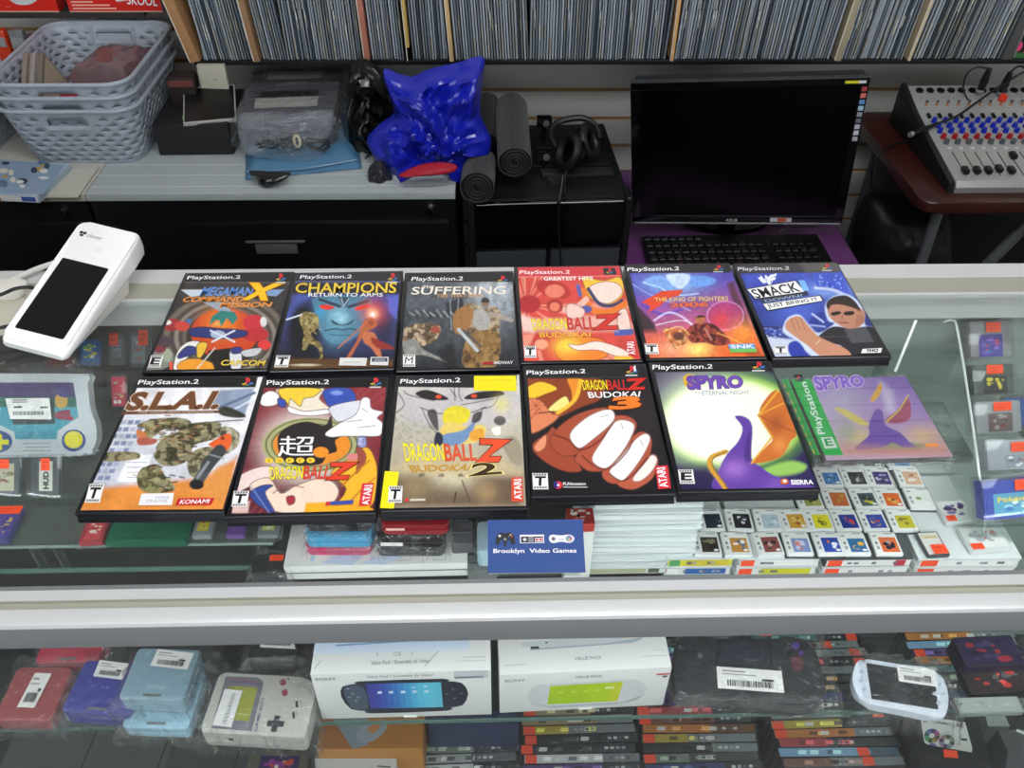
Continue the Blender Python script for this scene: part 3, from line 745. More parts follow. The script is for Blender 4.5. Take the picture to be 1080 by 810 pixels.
def d_(p):
    header(p,[(50,84),(375,78),(374,106),(48,112)],612,80,58,34,'D8D8DC')
    p.poly([(175,150),(198,146),(232,176),(228,150),(296,122),(290,140),(250,154),(290,152),(284,166),(256,170),(262,196),(244,196),(232,180),(214,190),(192,172)],'E8ECF4')
    p.text('WF',[(190,140),(290,128),(280,178),(210,184)],'E8ECF4',bold=.05)
    p.poly([(104,222),(416,166),(482,236),(500,262),(150,290)],'16181E'); p.poly([(108,226),(412,172),(470,240),(160,284)],'F0F0EE')
    p.text('SMACK',[(126,230),(410,182),(446,238),(166,282)],'14161C',bold=.05)
    p.poly([(430,168),(470,168),(500,232),(462,238)],'7FB6EC')
    p.poly([(186,292),(482,246),(494,264),(200,312)],'2A3A50'); p.text('DOWN!',[(214,292),(450,256),(458,272),(226,308)],'9CA8B8',bold=.05)
    p.poly([(204,316),(572,262),(596,300),(234,366)],'16181E'); p.poly([(208,320),(566,268),(584,298),(238,358)],'F0F0EE')
    p.text('JUST BRING IT',[(228,322),(548,278),(562,300),(246,352)],'14161C',bold=.03)
    rating(p,278,584,82,56,'T',-.2)
    p.poly([(836,606),(960,600),(952,630),(826,634)],'E4E4E4'); p.text('THQ',[(862,610),(936,606),(930,626),(856,630)],'1A1A1C',bold=.05)
game_case(10,'blue game case showing a man in a black shirt holding his palm up',(770,268,6.0),a_,d_)
# ---- 0: soldiers and grid
def a_(a):
    a.grad('E6E6EA','C4C8D2',(500,100),(300,560)); a.poly([(750,110),(950,95),(900,230),(820,220),(720,180)],'8E9CB4',10); a.line([(760,200),(950,120)],14,'5E6E8C',6); a.line([(800,230),(930,160)],8,'DCE2EC',5)
    for r in range(10):
        for c in range(4):
            x=262-30*r*.8+c*36; y=262+36*r; a.poly([(x,y),(x+28,y),(x+20,y+22),(x-8,y+22)],'7E88A8' if (r+c)%3 else 'A8B0C6',5)
    a.poly([(300,440),(420,440),(380,580),(240,580)],'F0F0F2',6); 
    for k in range(4): a.line([(290,480+26*k),(390,480+26*k)],4,'9AA2B4',3)
    a.poly([(60,600),(160,610),(700,560),(860,450),(800,740),(20,740)],'D8883C',30); a.noise(60,.25,seed=3); a.poly([(640,620),(760,500),(850,480),(800,700)],'D89048',20,.8)
    for p_,c in (([(340,290),(430,255),(560,250),(620,270),(600,305),(480,310),(420,350),(350,350),(385,310)],'8C8258'),
        ([(440,400),(500,340),(600,320),(720,280),(780,300),(740,360),(640,390),(600,470),(500,490),(460,450)],'6A6444'),
        ([(140,440),(220,425),(340,430),(350,460),(240,475),(150,470)],'8E8460'),([(430,430),(520,400),(600,420),(590,480),(500,500),(450,480)],'4E4A34'),([(560,300),(700,270),(780,285),(700,350),(600,380)],'5A5438'),([(820,300),(870,330),(860,380),(830,390)],'8C8468'),
        ([(340,560),(370,510),(450,490),(480,540),(540,620),(420,640),(360,620)],'868458'),
        ([(600,470),(640,420),(720,400),(760,440),(680,540),(620,550)],'A09878'),
        ([(780,300),(850,320),(870,380),(820,430),(760,440)],'BCB8A8')): a.blob(p_,c,4,tex=(('4A4630',46,.85,len(p_)),('2A281C',24,.75,len(p_)+3),('B4AC88',30,.5,len(p_)+7)))
    for k in range(120):
        x,y=random.choice(((480,300),(560,430),(650,340),(420,560),(540,350))); x+=random.gauss(0,50); y+=random.gauss(0,28); a.line([(x,y),(x+26,y-8+random.random()*16)],8,random.choice(('2E2A1E','4A4630','B0A67A','3E3828','9A7050')),4,.85)
    a.blob([(350,350),(440,360),(430,385),(350,390)],'A85A48',6); a.blob([(340,310),(390,330),(380,352),(345,350)],'C87848',5)
    a.blob([(715,385),(760,355),(820,330),(830,380),(800,420),(740,405)],'E0602C',5); a.ell(785,355,10,8,'5A2010',3)
    a.line([(650,590),(720,480)],56,'4C5052',6); a.line([(700,500),(770,420)],64,'3C4040',6); a.line([(655,560),(710,480)],14,'8C9498',8); a.ell(650,595,38,26,'1C1E20',5); a.line([(720,440),(790,460)],8,'8A9090',4)
    a.blob([(760,215),(800,190),(900,230),(880,250),(790,240)],'3C3A34',5); a.line([(740,270),(890,260)],6,'4A4840',4); a.line([(790,200),(900,245)],7,'2A2A26',4)
    a.poly([(340,690),(360,645),(380,645),(340,705)],'DD9040',20,.4); a.noise(10,.1,seed=5)
    a.poly([(330,25),(970,25),(955,92),(300,95)],'161518',4)
def d_(p):
    header(p,[(354,54),(664,50),(656,80),(342,84)],912,62,58,42,bar=False)
    p.text('S.L.A.I.',[(330,122),(800,116),(750,200),(285,208)],'6E4428',bold=.05,outline=('D8C8B8',.03))
    p.poly([(262,218),(770,212),(764,226),(256,234)],'6A4630'); p.text('STEEL LANCER ARENA INTERNATIONAL',[(350,221),(744,216),(742,223),(346,228)],'E0CDB8')
    rating(p,84,592,78,98,'T',.25)
    p.poly([(366,646),(534,642),(524,704),(350,706)],'E4E4E6'); p.label_text('ONLINE',390,690,-14,'9A9AA0',w=110); p.label_text('MULTIPLAYER',440,672,-12,'8890A0',w=70)
    p.poly([(556,670),(744,668),(724,704),(540,706)],'C0202C'); p.text('KONAMI',[(572,678),(722,674),(712,696),(562,700)],'F6F2F2',bold=.04)
game_case(0,'game case with brown lettering over olive machines, leftmost of the front row',(75,390,4.91),a_,d_,base='DDDDDD')
# ---- 1: maroon cover with ring emblem
def a_(a):
    a.outl = ('3A2024', 4, .85); a.grad('8A3038','5A2430',(300,100),(200,600)); a.rays(460,370,30,'A85050',.4,4,.5)
    a.glow(430,400,230,'F4E4DC',.95,190,4); 
    a.blob([(280,100),(520,96),(500,150),(560,210),(460,240),(360,215),(330,160)],'E8DCC8',8); a.blob([(290,100),(500,98),(470,140),(420,150),(400,190),(350,150),(340,180)],'F0C83C',6); a.blob([(340,190),(420,215),(540,205),(560,225),(450,240),(350,225)],'EEEAEA',5)
    a.blob([(190,150),(240,110),(290,130),(280,180),(210,188)],'F0EEF0',5); a.blob([(285,150),(325,160),(320,195),(290,185)],'3A50A8',4)
    a.blob([(520,110),(580,92),(660,100),(690,150),(640,180),(560,195),(525,150)],'3450A8',6); a.ell(590,120,30,12,'8CA8E4',8,.8); a.blob([(560,190),(690,160),(740,170),(680,240),(600,270),(560,230)],'D6D8E0',6)
    a.ring(460,390,225,125,34,'A8A878',4); a.ring(460,390,236,134,5,'5A6038',3); a.ring(460,390,206,110,5,'5A6038',3); a.ell(460,390,200,106,'E08A2C',4)
    a.blob([(290,420),(290,340),(350,290),(440,270),(530,290),(560,240),(570,300),(610,340),(580,370),(590,420),(540,440),(500,490),(360,490),(310,460)],'2A2426',4); a.ell(508,428,40,28,'E8902C',4)
    a.blob([(530,330),(600,280),(690,230),(720,150),(760,150),(770,200),(830,220),(800,250),(830,280),(815,340),(720,345),(620,345),(560,350)],'F2F0F2',5)
    for q in ([(640,270),(720,260)],[(700,300),(790,290)],[(720,200),(750,220)]): a.line(q,4,'8A8890',4)
    a.blob([(700,350),(740,350),(740,400),(700,400)],'8C94C0',8)
    a.blob([(560,540),(640,470),(740,400),(790,470),(800,560),(780,690),(700,740),(560,740),(640,620)],'F0B030',8); a.blob([(690,400),(730,420),(740,470),(690,540),(700,470)],'9A4A40',8); a.line([(620,600),(700,520),(760,470)],8,'B87020',5); a.line([(660,680),(740,600),(790,560)],7,'B87020',5)
    a.blob([(50,580),(140,520),(240,500),(250,560),(150,600),(60,640)],'E8D0C8',8); a.blob([(140,600),(240,560),(300,640),(380,600),(520,560),(600,620),(560,700),(440,740),(300,740),(200,700)],'EAD0BC',10)
    a.blob([(140,640),(200,600),(260,600),(220,640),(270,740),(180,700)],'33488C',6); a.line([(150,610),(240,740)],6,'7888C0',4); a.blob([(330,660),(370,655),(370,690),(340,700)],'A03040',4)
    a.line([(260,640),(330,600),(420,610)],5,'8A5A50',4,1,4); a.poly([(430,690),(700,680),(790,730),(420,742)],'F0A828',8); a.poly([(60,700),(140,680),(130,742),(20,742)],'D8B8B0',10)
    a.noise(12,.1,seed=5)
    a.poly([(215,25),(860,25),(850,92),(195,95)],'161518',4)
def d_(p):
    header(p,[(230,56),(552,52),(548,82),(226,86)],790,62,56,40)
    p.text('超',[(292,345),(480,345),(474,448),(284,450)],'F4F2F0')
    for k in range(5): p.ell(240+54*k,472,22,14,'EFC83A'); p.label_text('SUPER'[k],232+54*k,480,-14,'5A3A10',w=14)
    dbz(p,[(240,508),(566,500),(548,566),(250,572)],[(566,490),(682,488),(640,566),(548,570)])
    p.label_text('Z',700,390,-30,'E0D8E8',w=24); p.poly([(648,440),(700,440),(696,474),(644,474)],'D88080')
    rating(p,52,632,80,82,'T',.15)
    p.poly([(540,690),(680,680),(674,702),(534,708)],'3A4C98'); p.poly([(536,690),(560,690),(556,706),(532,708)],'C83038')
    p.poly([(722,596),(784,592),(768,706),(706,712)],'D2303A'); p.text('ATARI',[(722,708),(736,606),(776,604),(756,704)],'F8F2F2',bold=.02)
game_case(1,'dark red game case with a ring emblem, second from the left in the front row',(235,390,4.91),a_,d_)
# ---- 2: pale sketch cover with yellow stickers
def a_(a):
    a.grad('C8C8BC','B0A48C',(400,120),(400,520)); a.poly([(80,560),(380,540),(740,560),(740,720),(60,720)],'6A5848',60); a.glow(400,560,120,'E0D8B8',.8,60)
    a.poly([(70,530),(170,460),(640,460),(740,550),(400,560)],'C6B48A',40,.7); a.blob([(110,200),(130,130),(700,130),(720,240),(600,300),(220,300)],'C0B8C0',50,.7)
    a.blob([(205,145),(260,125),(340,150),(370,175),(270,175)],'2A2426',5); a.blob([(450,170),(500,140),(620,130),(650,150),(540,172)],'2A2426',5); a.ell(322,160,15,9,'D8502C',4); a.ell(500,156,15,9,'D8502C',4)
    for q in ([(400,110),(405,180)],[(425,110),(425,150),(440,180)],[(380,120),(410,160)],[(120,140),(150,200),(110,240)],[(640,110),(600,200),(540,220)],[(230,215),(330,245),(400,230),(480,240),(560,210)],[(240,220),(270,290),(310,340)],[(545,215),(520,270),(490,300)],[(150,130),(170,150),(300,180)],[(440,200),(500,190),(600,170)]): a.line(q,5,'3A3436',4,.9,4)
    a.blob([(265,235),(310,230),(320,330),(290,300)],'322C30',6,.9); a.blob([(500,245),(540,235),(530,280),(490,290)],'322C30',6,.9)
    for k in range(46):
        x=90+random.random()*210; y=250+random.random()*130; a.line([(x,y),(x+20-random.random()*30,y+12)],3,'5A5656',3,.6)
    a.blob([(340,270),(360,220),(420,205),(480,230),(470,280),(430,300),(360,300)],'DCCB34',6); a.blob([(330,330),(360,290),(400,290),(470,310),(540,300),(560,340),(500,390),(330,400)],'E2C86A',8); a.blob([(320,400),(350,350),(440,330),(500,290),(490,340),(430,400)],'6E8CB4',7)
    a.blob([(300,400),(310,340),(340,350),(340,400)],'2E3040',5); a.blob([(480,340),(540,320),(550,370),(490,380)],'DC9C38',5); a.ell(630,280,30,24,'3A3438',6,.9); a.blob([(590,320),(630,310),(630,350),(600,350)],'E8E4DC',4)
    a.glow(640,200,40,'D8D078',.8); a.blob([(640,380),(700,360),(740,420),(740,500),(680,480)],'9A907C',14); a.line([(440,580),(480,690)],6,'4A3C34',5); a.line([(410,640),(400,690)],8,'3E3430',5); a.glow(560,640,50,'B89A68',.6); a.glow(200,620,70,'A89468',.5)
    a.noise(14,.12,seed=6); a.noise(80,.12,seed=3)
    a.poly([(105,45),(715,50),(710,118),(95,110)],'232226',4)
def d_(p):
    header(p,[(132,72),(432,64),(430,94),(128,100)],690,76,10,10,bar=False)
    dbz(p,[(142,394),(508,402),(514,480),(158,486)],[(536,380),(662,384),(620,482),(524,484)],'E0502E')
    p.text('BUDOKAI',[(172,508),(496,500),(468,532),(190,540)],'C8962E',bold=.04,outline=('4A3410',.02)); p.text('2',[(500,498),(602,494),(632,548),(482,560)],'3A2C18',bold=.03,outline=('E8D890',.03))
    for i, ch in enumerate('武道会'): p.text(ch,[(222+98*i,548),(254+98*i,548),(254+98*i,566),(222+98*i,566)],'2A2420')
    p.poly([(688,568),(742,566),(748,688),(688,690)],'D84A34'); p.text('ATARI',[(704,680),(700,580),(736,576),(740,676)],'F8F0EC',bold=.02)
    rating(p,70,612,70,84,'T',.05); p.ell(162,684,9,9,'D83838'); p.poly([(180,678),(256,676),(256,688),(178,690)],'C8C0B0')
t_, tf_ = game_case(2,'pale game case with two plain yellow stickers',(395,385,4.765),a_,d_,base='BBBBB0')
for pts in ([(500,58),(710,56),(714,134),(500,130)],[(52,536),(124,540),(98,724),(28,722)]):
    q=Print(tf_,.0147); q.poly(pts,'F2DC1A'); q.line([(pts[0][0]+20,pts[0][1]+22),(pts[1][0]-20,pts[1][1]+22)],4,'DCC60E'); q.build('yellow_sticker',t_,m=film)
# ---- 3: giant fist
def a_(a):
    a.outl = ('4A1C14', 4, .7); a.mix(np.ones(len(a.X)),'1A181C'); a.glow(640,330,220,'2A2428',.8)
    a.blob([(34,130),(200,116),(430,120),(440,220),(330,270),(200,330),(60,400),(36,360)],'8A3E22',10); a.blob([(40,180),(120,135),(210,170),(150,200),(60,230)],'F0C030',6); a.blob([(160,280),(250,210),(270,270),(200,290)],'F4DC80',6)
    a.blob([(260,120),(330,120),(330,200),(290,250),(280,180)],'E08A28',8); a.line([(330,130),(300,230),(210,300)],18,'F0B838',8,1,4)
    a.blob([(40,240),(120,230),(180,300),(220,310),(170,360),(60,400)],'D88058',10); a.line([(110,300),(190,290)],6,'5A2418',4); a.line([(70,330),(120,270)],4,'8A3A28',4)
    for k in range(8): a.line([(100,260),(100+52*math.cos(k*.8),260+52*math.sin(k*.8))],4,'9A4830',3,.8)
    a.blob([(80,460),(160,400),(200,380),(320,560),(330,600),(250,600),(160,560),(90,500)],'9A4630',8); a.blob([(90,470),(150,410),(150,470),(110,500)],'E0906C',8)
    # fingers of the fist: dark skin side, lit front
    a.blob([(190,400),(300,310),(440,270),(500,290),(500,360),(400,470),(320,510),(240,520),(180,470)],'A04A32',6)
    a.blob([(300,530),(380,440),(470,330),(560,310),(620,350),(600,420),(560,520),(470,590),(380,600),(330,570)],'A8503A',6)
    a.blob([(440,610),(500,540),(600,420),(660,395),(700,440),(680,540),(620,620),(560,660),(480,660)],'A8503A',6)
    a.blob([(520,660),(600,620),(680,520),(725,520),(730,570),(700,640),(620,690),(560,690)],'B05840',6)
    a.blob([(275,410),(350,330),(440,285),(495,285),(500,340),(400,430),(320,480)],'F8F0EC',8)
    a.blob([(390,530),(450,430),(500,350),(560,335),(610,370),(560,480),(480,575),(430,580)],'F6ECE6',8)
    a.blob([(480,600),(560,500),(620,430),(670,405),(690,440),(640,540),(560,640),(520,640)],'F6ECE6',8); a.blob([(600,640),(660,560),(700,515),(728,540),(700,600),(640,650)],'F2E0D8',8)
    for q in ([(190,410),(270,440),(330,490),(430,440),(500,350)],[(340,520),(400,570),(480,585),(570,500),(600,440)],[(480,610),(540,650),(600,620),(680,530)]): a.line(q,7,'5E2418',5,1,4)
    a.line([(430,320),(480,305)],4,'9AA8B8',3); a.line([(540,350),(550,380)],4,'8A9098',3); a.line([(640,440),(655,470)],4,'8A9098',3)
    a.poly([(60,110),(430,118),(760,118),(760,120),(60,120)],'1A181C',6)
    a.poly([(20,50),(690,45),(650,118),(30,114)],'1B1A1E',4); a.line([(38,114),(640,112)],2,'4A4A4E'); a.line([(36,120),(46,560),(72,740)],6,'E0B030',4)
def d_(p):
    header(p,[(52,78),(356,70),(354,98),(50,106)],594,74,58,40)
    p.poly([(604,60),(614,50),(618,80),(608,86)],'E8E8EC')
    dbz(p,[(334,130),(568,128),(572,178),(346,180)],[(574,126),(660,122),(656,174),(578,178)],'C82820')
    p.text('BUDOKAI',[(366,192),(640,188),(634,216),(376,222)],'F4F4F4',bold=.04); p.text('3',[(512,222),(622,214),(628,274),(490,280)],'E87828',bold=.05,outline=('5A2008',.03))
    rating(p,82,612,80,84,'T',-.05)
    p.ell(214,676,22,20,'D83840'); p.poly([(190,660),(214,660),(214,692),(196,690)],'2A2C80'); p.ell(214,676,6,6,'F8F8FC'); p.text('FUNimation',[(240,662),(356,662),(356,676),(240,678)],'E8E8E8',bold=.02); p.poly([(240,684),(366,684),(366,690),(240,690)],'B0B0B0')
    p.poly([(714,578),(780,574),(798,692),(732,698)],'CE323C'); p.text('ATARI',[(740,690),(724,590),(764,584),(782,684)],'F8F2F2',bold=.02)
game_case(3,'black game case with a huge clenched fist punching forward',(545,375,4.91),a_,d_)
# ---- 4: glowing moon
def a_(a):
    a.mix(np.ones(len(a.X)),'2A2250'); a.noise(90,.3,seed=5); a.ell(460,370,400,262,'5E9A3C',90); a.ell(460,372,372,240,'B8DC6C',40); a.ell(450,370,340,215,'F2F6DC',40); a.glow(300,330,200,'FFFFF4',.8)
    a.poly([(20,640),(330,600),(500,700),(900,700),(900,760),(100,760)],'241C44',70,.9); a.blob([(600,640),(760,580),(860,600),(830,640),(700,660)],'9CCC5C',20,.8)
    # plain violet crag with an orange leaf-like fan, gold rim
    a.blob([(390,740),(400,620),(440,540),(500,470),(520,400),(480,340),(540,345),(575,400),(570,560),(620,610),(720,670),(890,710),(890,740)],'5C3C96',6)
    a.glow(480,620,70,'A070C8',.8,50); a.glow(700,700,60,'7E58B0',.7,30); a.blob([(540,480),(560,420),(568,520),(560,580),(530,560)],'3A2468',14,.7)
    a.line([(430,530),(355,560),(350,610),(400,680),(440,740)],26,'C89638',6,1,4); a.line([(445,525),(370,560),(365,610),(420,690),(450,740)],6,'7E5A20',4,1,4)
    a.blob([(610,330),(650,240),(710,200),(760,290),(810,430),(780,470),(720,560),(570,590),(650,500),(680,450)],'C0682C',6)
    a.line([(570,590),(680,450),(605,335),(710,205)],10,'D8A030',4,1); a.line([(605,335),(740,270)],7,'D8A030',4); a.line([(605,335),(810,430)],4,'7A3A1C',4); a.glow(700,380,50,'8A421E',.7,50); a.glow(720,490,40,'E09048',.7)
    a.noise(14,.06,seed=2)
    a.poly([(0,40),(680,30),(690,100),(20,105)],'121115',4)
def d_(p):
    header(p,[(42,66),(362,62),(360,92),(42,98)],606,68,64,40)
    p.text('THE LEGEND OF',[(276,112),(402,112),(400,122),(276,122)],'6A5CA0')
    p.poly([(204,130),(232,114),(262,120),(250,150),(268,190),(240,196),(208,170)],'D8A83C')
    p.text('SPYRO',[(226,130),(516,128),(520,186),(236,196)],'6C48A8',bold=.07,outline=('2A1C50',.025))
    p.text('THE',[(266,212),(298,210),(298,222),(266,224)],'8A86A0'); p.text('ETERNAL NIGHT',[(304,206),(560,204),(560,224),(306,230)],'8A86A0',bold=.0)
    rating(p,182,626,80,76,'E',-.15)
    p.ell(744,692,22,16,'C86A38'); p.ell(746,690,10,8,'F4E8DC'); p.text('SIERRA',[(778,684),(894,684),(898,706),(782,708)],'F2F0F4',bold=.03)
game_case(4,'game case with a glowing pale green moon on dark purple',(680,372,5.06),a_,d_)
# ---- jewel case with the green side band
def jewel():
    z = GT+.0104
    BL, BR, TR = W(857,487,z=z), W(1008,482.5,z=z), W(953.5,391.5,z=z)
    ang = math.atan2((BR-BL).y, (BR-BL).x); w, h = .1415, .1245
    ux = Vector((math.cos(ang), math.sin(ang), 0)); uy = Vector((-ux.y, ux.x, 0))
    cx = BR-ux*w/2+uy*h/2
    t = thing('jewel_case', 'square clear disc case with a bright green band down its left side', 'disc case', (cx.x, cx.y, GT+.0003), ang)
    cl = glassmat('clear_polystyrene', 'F4F6F6', 1, ior=1.5, haze=.01, hazecol='D8DCDC')
    b = B(); b.box((0,0,.0012),(w,h,.0012)); b.box((0,0,.0101),(w-.001,h,.0011))
    b.box((-w/2+.0006,0,.0055),(.0012,h,.009)); b.box((w/2-.0006,0,.0055),(.0012,h,.009)); b.box((0,h/2-.0006,.0055),(w,.0012,.009)); b.box((0,-h/2+.0006,.0055),(w,.0012,.009))
    b.box((-w/2+.0065,0,.0104),(.0012,h,.0014)); b.build('clear_shell', cl, t)
    B().box((.004,0,.0045),(w-.016,h-.004,.004),bev=.0005).build('disc_tray', mat('grey_tray','3A2A34',.5), t)
    x0,y0,s=815,380,5.538; zt=GT+.0094; c,sn=math.cos(ang),math.sin(ang)
    def tf(X,Y):
        q=W(x0+X/s,y0+Y/s,z=zt); dx,dy=q.x-cx.x,q.y-cx.y; return (dx*c+dy*sn,-dx*sn+dy*c)
    def paint(x,y):
        P=projn(np.column_stack([cx.x+x*c-y*sn,cx.y+x*sn+y*c,np.full(len(x),zt)])); a=Art((P[:,0]-x0)*s,(P[:,1]-y0)*s,'8E6CB8')
        a.grad('7C58B4','C8A8C8',(700,80),(600,480)); a.noise(120,.25,seed=4); a.glow(400,250,140,'B8B0C4',.7); a.poly([(620,120),(700,180),(720,330),(660,300)],'D8CCE4',40,.7); a.poly([(380,520),(1020,480),(1030,560),(380,560)],'D8A0A0',60)
        a.glow(500,450,90,'D8C070',.8,60); a.glow(880,440,120,'E0B878',.8,60); a.glow(430,420,60,'90A088',.7); a.poly([(700,470),(900,490),(860,520),(560,520)],'7C9C58',16,.8)
        a.blob([(480,520),(560,440),(560,380),(600,290),(640,300),(660,380),(740,420),(800,480),(840,505),(760,510),(700,480),(640,510)],'7048A8',8)
        a.blob([(360,280),(430,290),(560,370),(520,380),(440,340)],'D8C468',6); a.blob([(660,350),(740,280),(790,210),(805,330),(730,370)],'A84868',6); a.line([(665,360),(740,290),(792,205)],9,'DCC44C',4); a.blob([(570,230),(630,130),(635,180),(600,235)],'E0A838',5)
        a.noise(18,.08,seed=3); a.poly([(340,470),(700,500),(1020,500),(1025,552),(420,556)],'C88878',30,.5)
        a.poly([(95,85),(208,82),(412,556),(285,556)],'16B04A',3); return a.C
    p=Print(tf,.0092); p.grid(.1265,.1205,.0008,paint,cx=w/2-.0645)
    p.text('PlayStation',[(266,434),(158,130),(206,126),(320,428)],'F4FAF4',bold=.012)
    p.poly([(120,86),(168,84),(182,122),(134,124)],'1C1C20'); logo(p,148,104,30,24)
    p.poly([(280,452),(346,448),(378,512),(304,518)],'DCE4DC'); p.text('E',[(300,462),(336,458),(354,498),(314,502)],'1C8A40',bold=.03); 
    p.text('SPYRO',[(236,100),(520,92),(530,150),(262,176)],'7E58C0',bold=.07,outline=('F0D8F4',.04))
    p.poly([(880,488),(960,486),(970,508),(900,508)],'E89040')
    p.build('cover_sheet',t,m=film)
    q=Print(tf,.0092); q.poly([(50,112),(88,108),(278,554),(238,556)],'18A848')
    for k in range(9): q.poly([(62+21*k,140+48*k),(70+21*k,140+48*k),(78+21*k,160+48*k),(70+21*k,160+48*k)],'D8A040')
    q.build('spine_strip',t,m=film)
jewel()
# ================================================================ SMALL GOODS: helpers
orange = 'F4512C'
filmm = glassmat('clear_plastic_bag', 'FAFAFA', 1, .06, 1.5, .02, 'FFFFFF', bump=.8, bscale=70, detail=4)
sleevem = glassmat('clear_hard_sleeve', 'F6F8F8', .9, .06, 1.45, .03, 'E0E6E6')
acryl = glassmat('clear_acrylic', 'EEF3F1', 1, .03, 1.5, .04, 'DDE6E2')
paperm = printmat()
def seat(quad, z):
    """quad (TL,TR,BR,BL in photo coordinates) of a level face at height z -> centre, angle, width, depth, photo->local map"""
    TL, TR, BR, BL = [W(*q, z=z) for q in quad]
    c = (TL+TR+BR+BL)/4; x = ((BR-BL)+(TR-TL))/2; ang = math.atan2(x.y, x.x)
    w = x.length; d = ((TL+TR)/2-(BL+BR)/2).length
    cs, sn = math.cos(ang), math.sin(ang)
    def tf(X, Y):
        q = W(X, Y, z=z); dx, dy = q.x-c.x, q.y-c.y; return (dx*cs+dy*sn, -dx*sn+dy*cs)
    return c, ang, w, d, tf
def bag_on(t, w, d, h, pad=.02, seed=0, name='plastic_bag', sag=.5):
    """a thin clear bag loosely wrapped round the thing"""
    def fn(u, v, top):
        x = (u-.5)*(w+2*pad); y = (v-.5)*(d+2*pad)
        ex = max(0, abs(x)-w/2)/pad; ey = max(0, abs(y)-d/2)/pad; e = min(1, max(ex, ey))
        n = mnoise.noise(Vector((x*38+seed, y*38, seed*3.1)))*.0025+mnoise.noise(Vector((x*110, y*110+seed, 2)))*.001
        cr_ = (1-2*abs(mnoise.noise(Vector((x*55+seed, y*55, seed*1.7)))))*.6+(1-2*abs(mnoise.noise(Vector((x*130, y*130, seed)))))*.4
        n += max(0, cr_-.40)*.020*(e**.5 if e > .02 else .10)
        z = (h+.0022)*(1-e)**.5+.0012 if top else .0006
        return (x+n*.8, y+n*.8, max(.0005, z+(abs(n) if e < .99 else 0)*(1 if top else 0)))
    b = B(); b.sheet(lambda u, v: fn(u, v, True), 46, 46); return b.build(name, filmm, t, smooth=80)
def sticker(t, x, y, z, w, d, col=orange, name='price_sticker', rot=0, marks=True):
    p = Print(); p.rect(-w/2, -d/2, w/2, d/2, col)
    if marks: p.rect(-w*.35, d*.12, w*.3, d*.22, 'C23A1C'); p.rect(-w*.3, -d*.2, w*.1, -d*.1, 'C23A1C')
    return p.build(name, t, (x, y, z), (0, 0, rot), m=paperm)
CART = mat('grey_cartridge_plastic', '8A8A8C', .45)
def cart(label, quad, zt, th=.008, col='8A8A8C', art=None, lab=(.2,.15,.8,.75), lcol='C0C0C0', st=None, cat='game cartridge', name='game_cartridge', sleeve=True, group='loose game cartridges under the glass', notch=True, text=None, zb=None, deco=None, tilt=0):
    if not tilt: c, ang, w, d, tf = seat(quad, zt)
    if tilt:      # leaning back, its lower edge on the level zt
        th_ = math.radians(tilt); zl = zt+th*math.cos(th_)+.0008
        A, Bq = W(*quad[3], z=zl), W(*quad[2], z=zl); ang = math.atan2((Bq-A).y,(Bq-A).x); w = (Bq-A).length; m = (A+Bq)/2
        fw_ = Vector((-math.sin(ang)*math.cos(th_), math.cos(ang)*math.cos(th_), math.sin(th_))); yt = (quad[0][1]+quad[1][1])/2
        d = min((k*.0005 for k in range(10, 400)), key=lambda L: abs(projn([m+fw_*L])[0][1]-yt))
        nn = Vector((math.sin(ang)*math.sin(th_), -math.cos(ang)*math.sin(th_), math.cos(th_)))
        t = thing(name, label, cat, m+fw_*d/2-nn*th, (th_, 0, ang), group)
    else: t = thing(name, label, cat, (c.x, c.y, zt-th), ang, group)
    sl = .0035 if sleeve else 0
    ww, dd = w-2*sl, d-2*sl
    out = rrect(ww, dd, min(ww, dd)*.06, 3)
    b = B(); b.prism(out, .0006, th-.0004, bev=.0008)
    if notch:
        for sx in (-1, 1): b.box((sx*(ww/2-.003), dd*.05, th-.0002), (.002, dd*.6, .0006))
    b.build('cartridge_shell', mat('plastic_'+col, col, .4), t)
    p = Print(None, th+.0002)
    X = lambda u: -ww/2+u*ww; Y = lambda v: -dd/2+v*dd
    x0, y0, x1, y1 = X(lab[0]), Y(lab[1]), X(lab[2]), Y(lab[3])
    p.rect(x0, y0, x1, y1, lcol)
    rr = random.Random(label)
    if art:
        for k in range(14):
            cx, cy = x0+(x1-x0)*(.15+.7*rr.random()), y0+(y1-y0)*(.15+.7*rr.random()); r = min(x1-x0, y1-y0)*(.06+.12*rr.random())
            p.poly(circ(cx, cy, r*(.6+rr.random()), 7+k%4, r*(.4+.5*rr.random())), rr.choice(art))
    if text:
        p.label_text(text[0], x0+(x1-x0)*.08, y0+(y1-y0)*.62, (y1-y0)*.22, text[1], w=(x1-x0)*.84, bold=.03, outline=(text[2], .03))
    if deco: deco(p, X, Y)
    p.build('cartridge_label', t, m=paperm)
    if sleeve:
        B().box((0,0,th/2+.0004), (w, d, th+.0016), bev=.001).build('plastic_sleeve', sleevem, t)
    if st:
        for k, (u0, v0, u1, v1) in enumerate([st] if not isinstance(st[0], tuple) else st):
            sticker(t, (X(u0)+X(u1))/2, (Y(v0)+Y(v1))/2, th+.0016, abs(X(u1)-X(u0)), abs(Y(v1)-Y(v0)))
    return t
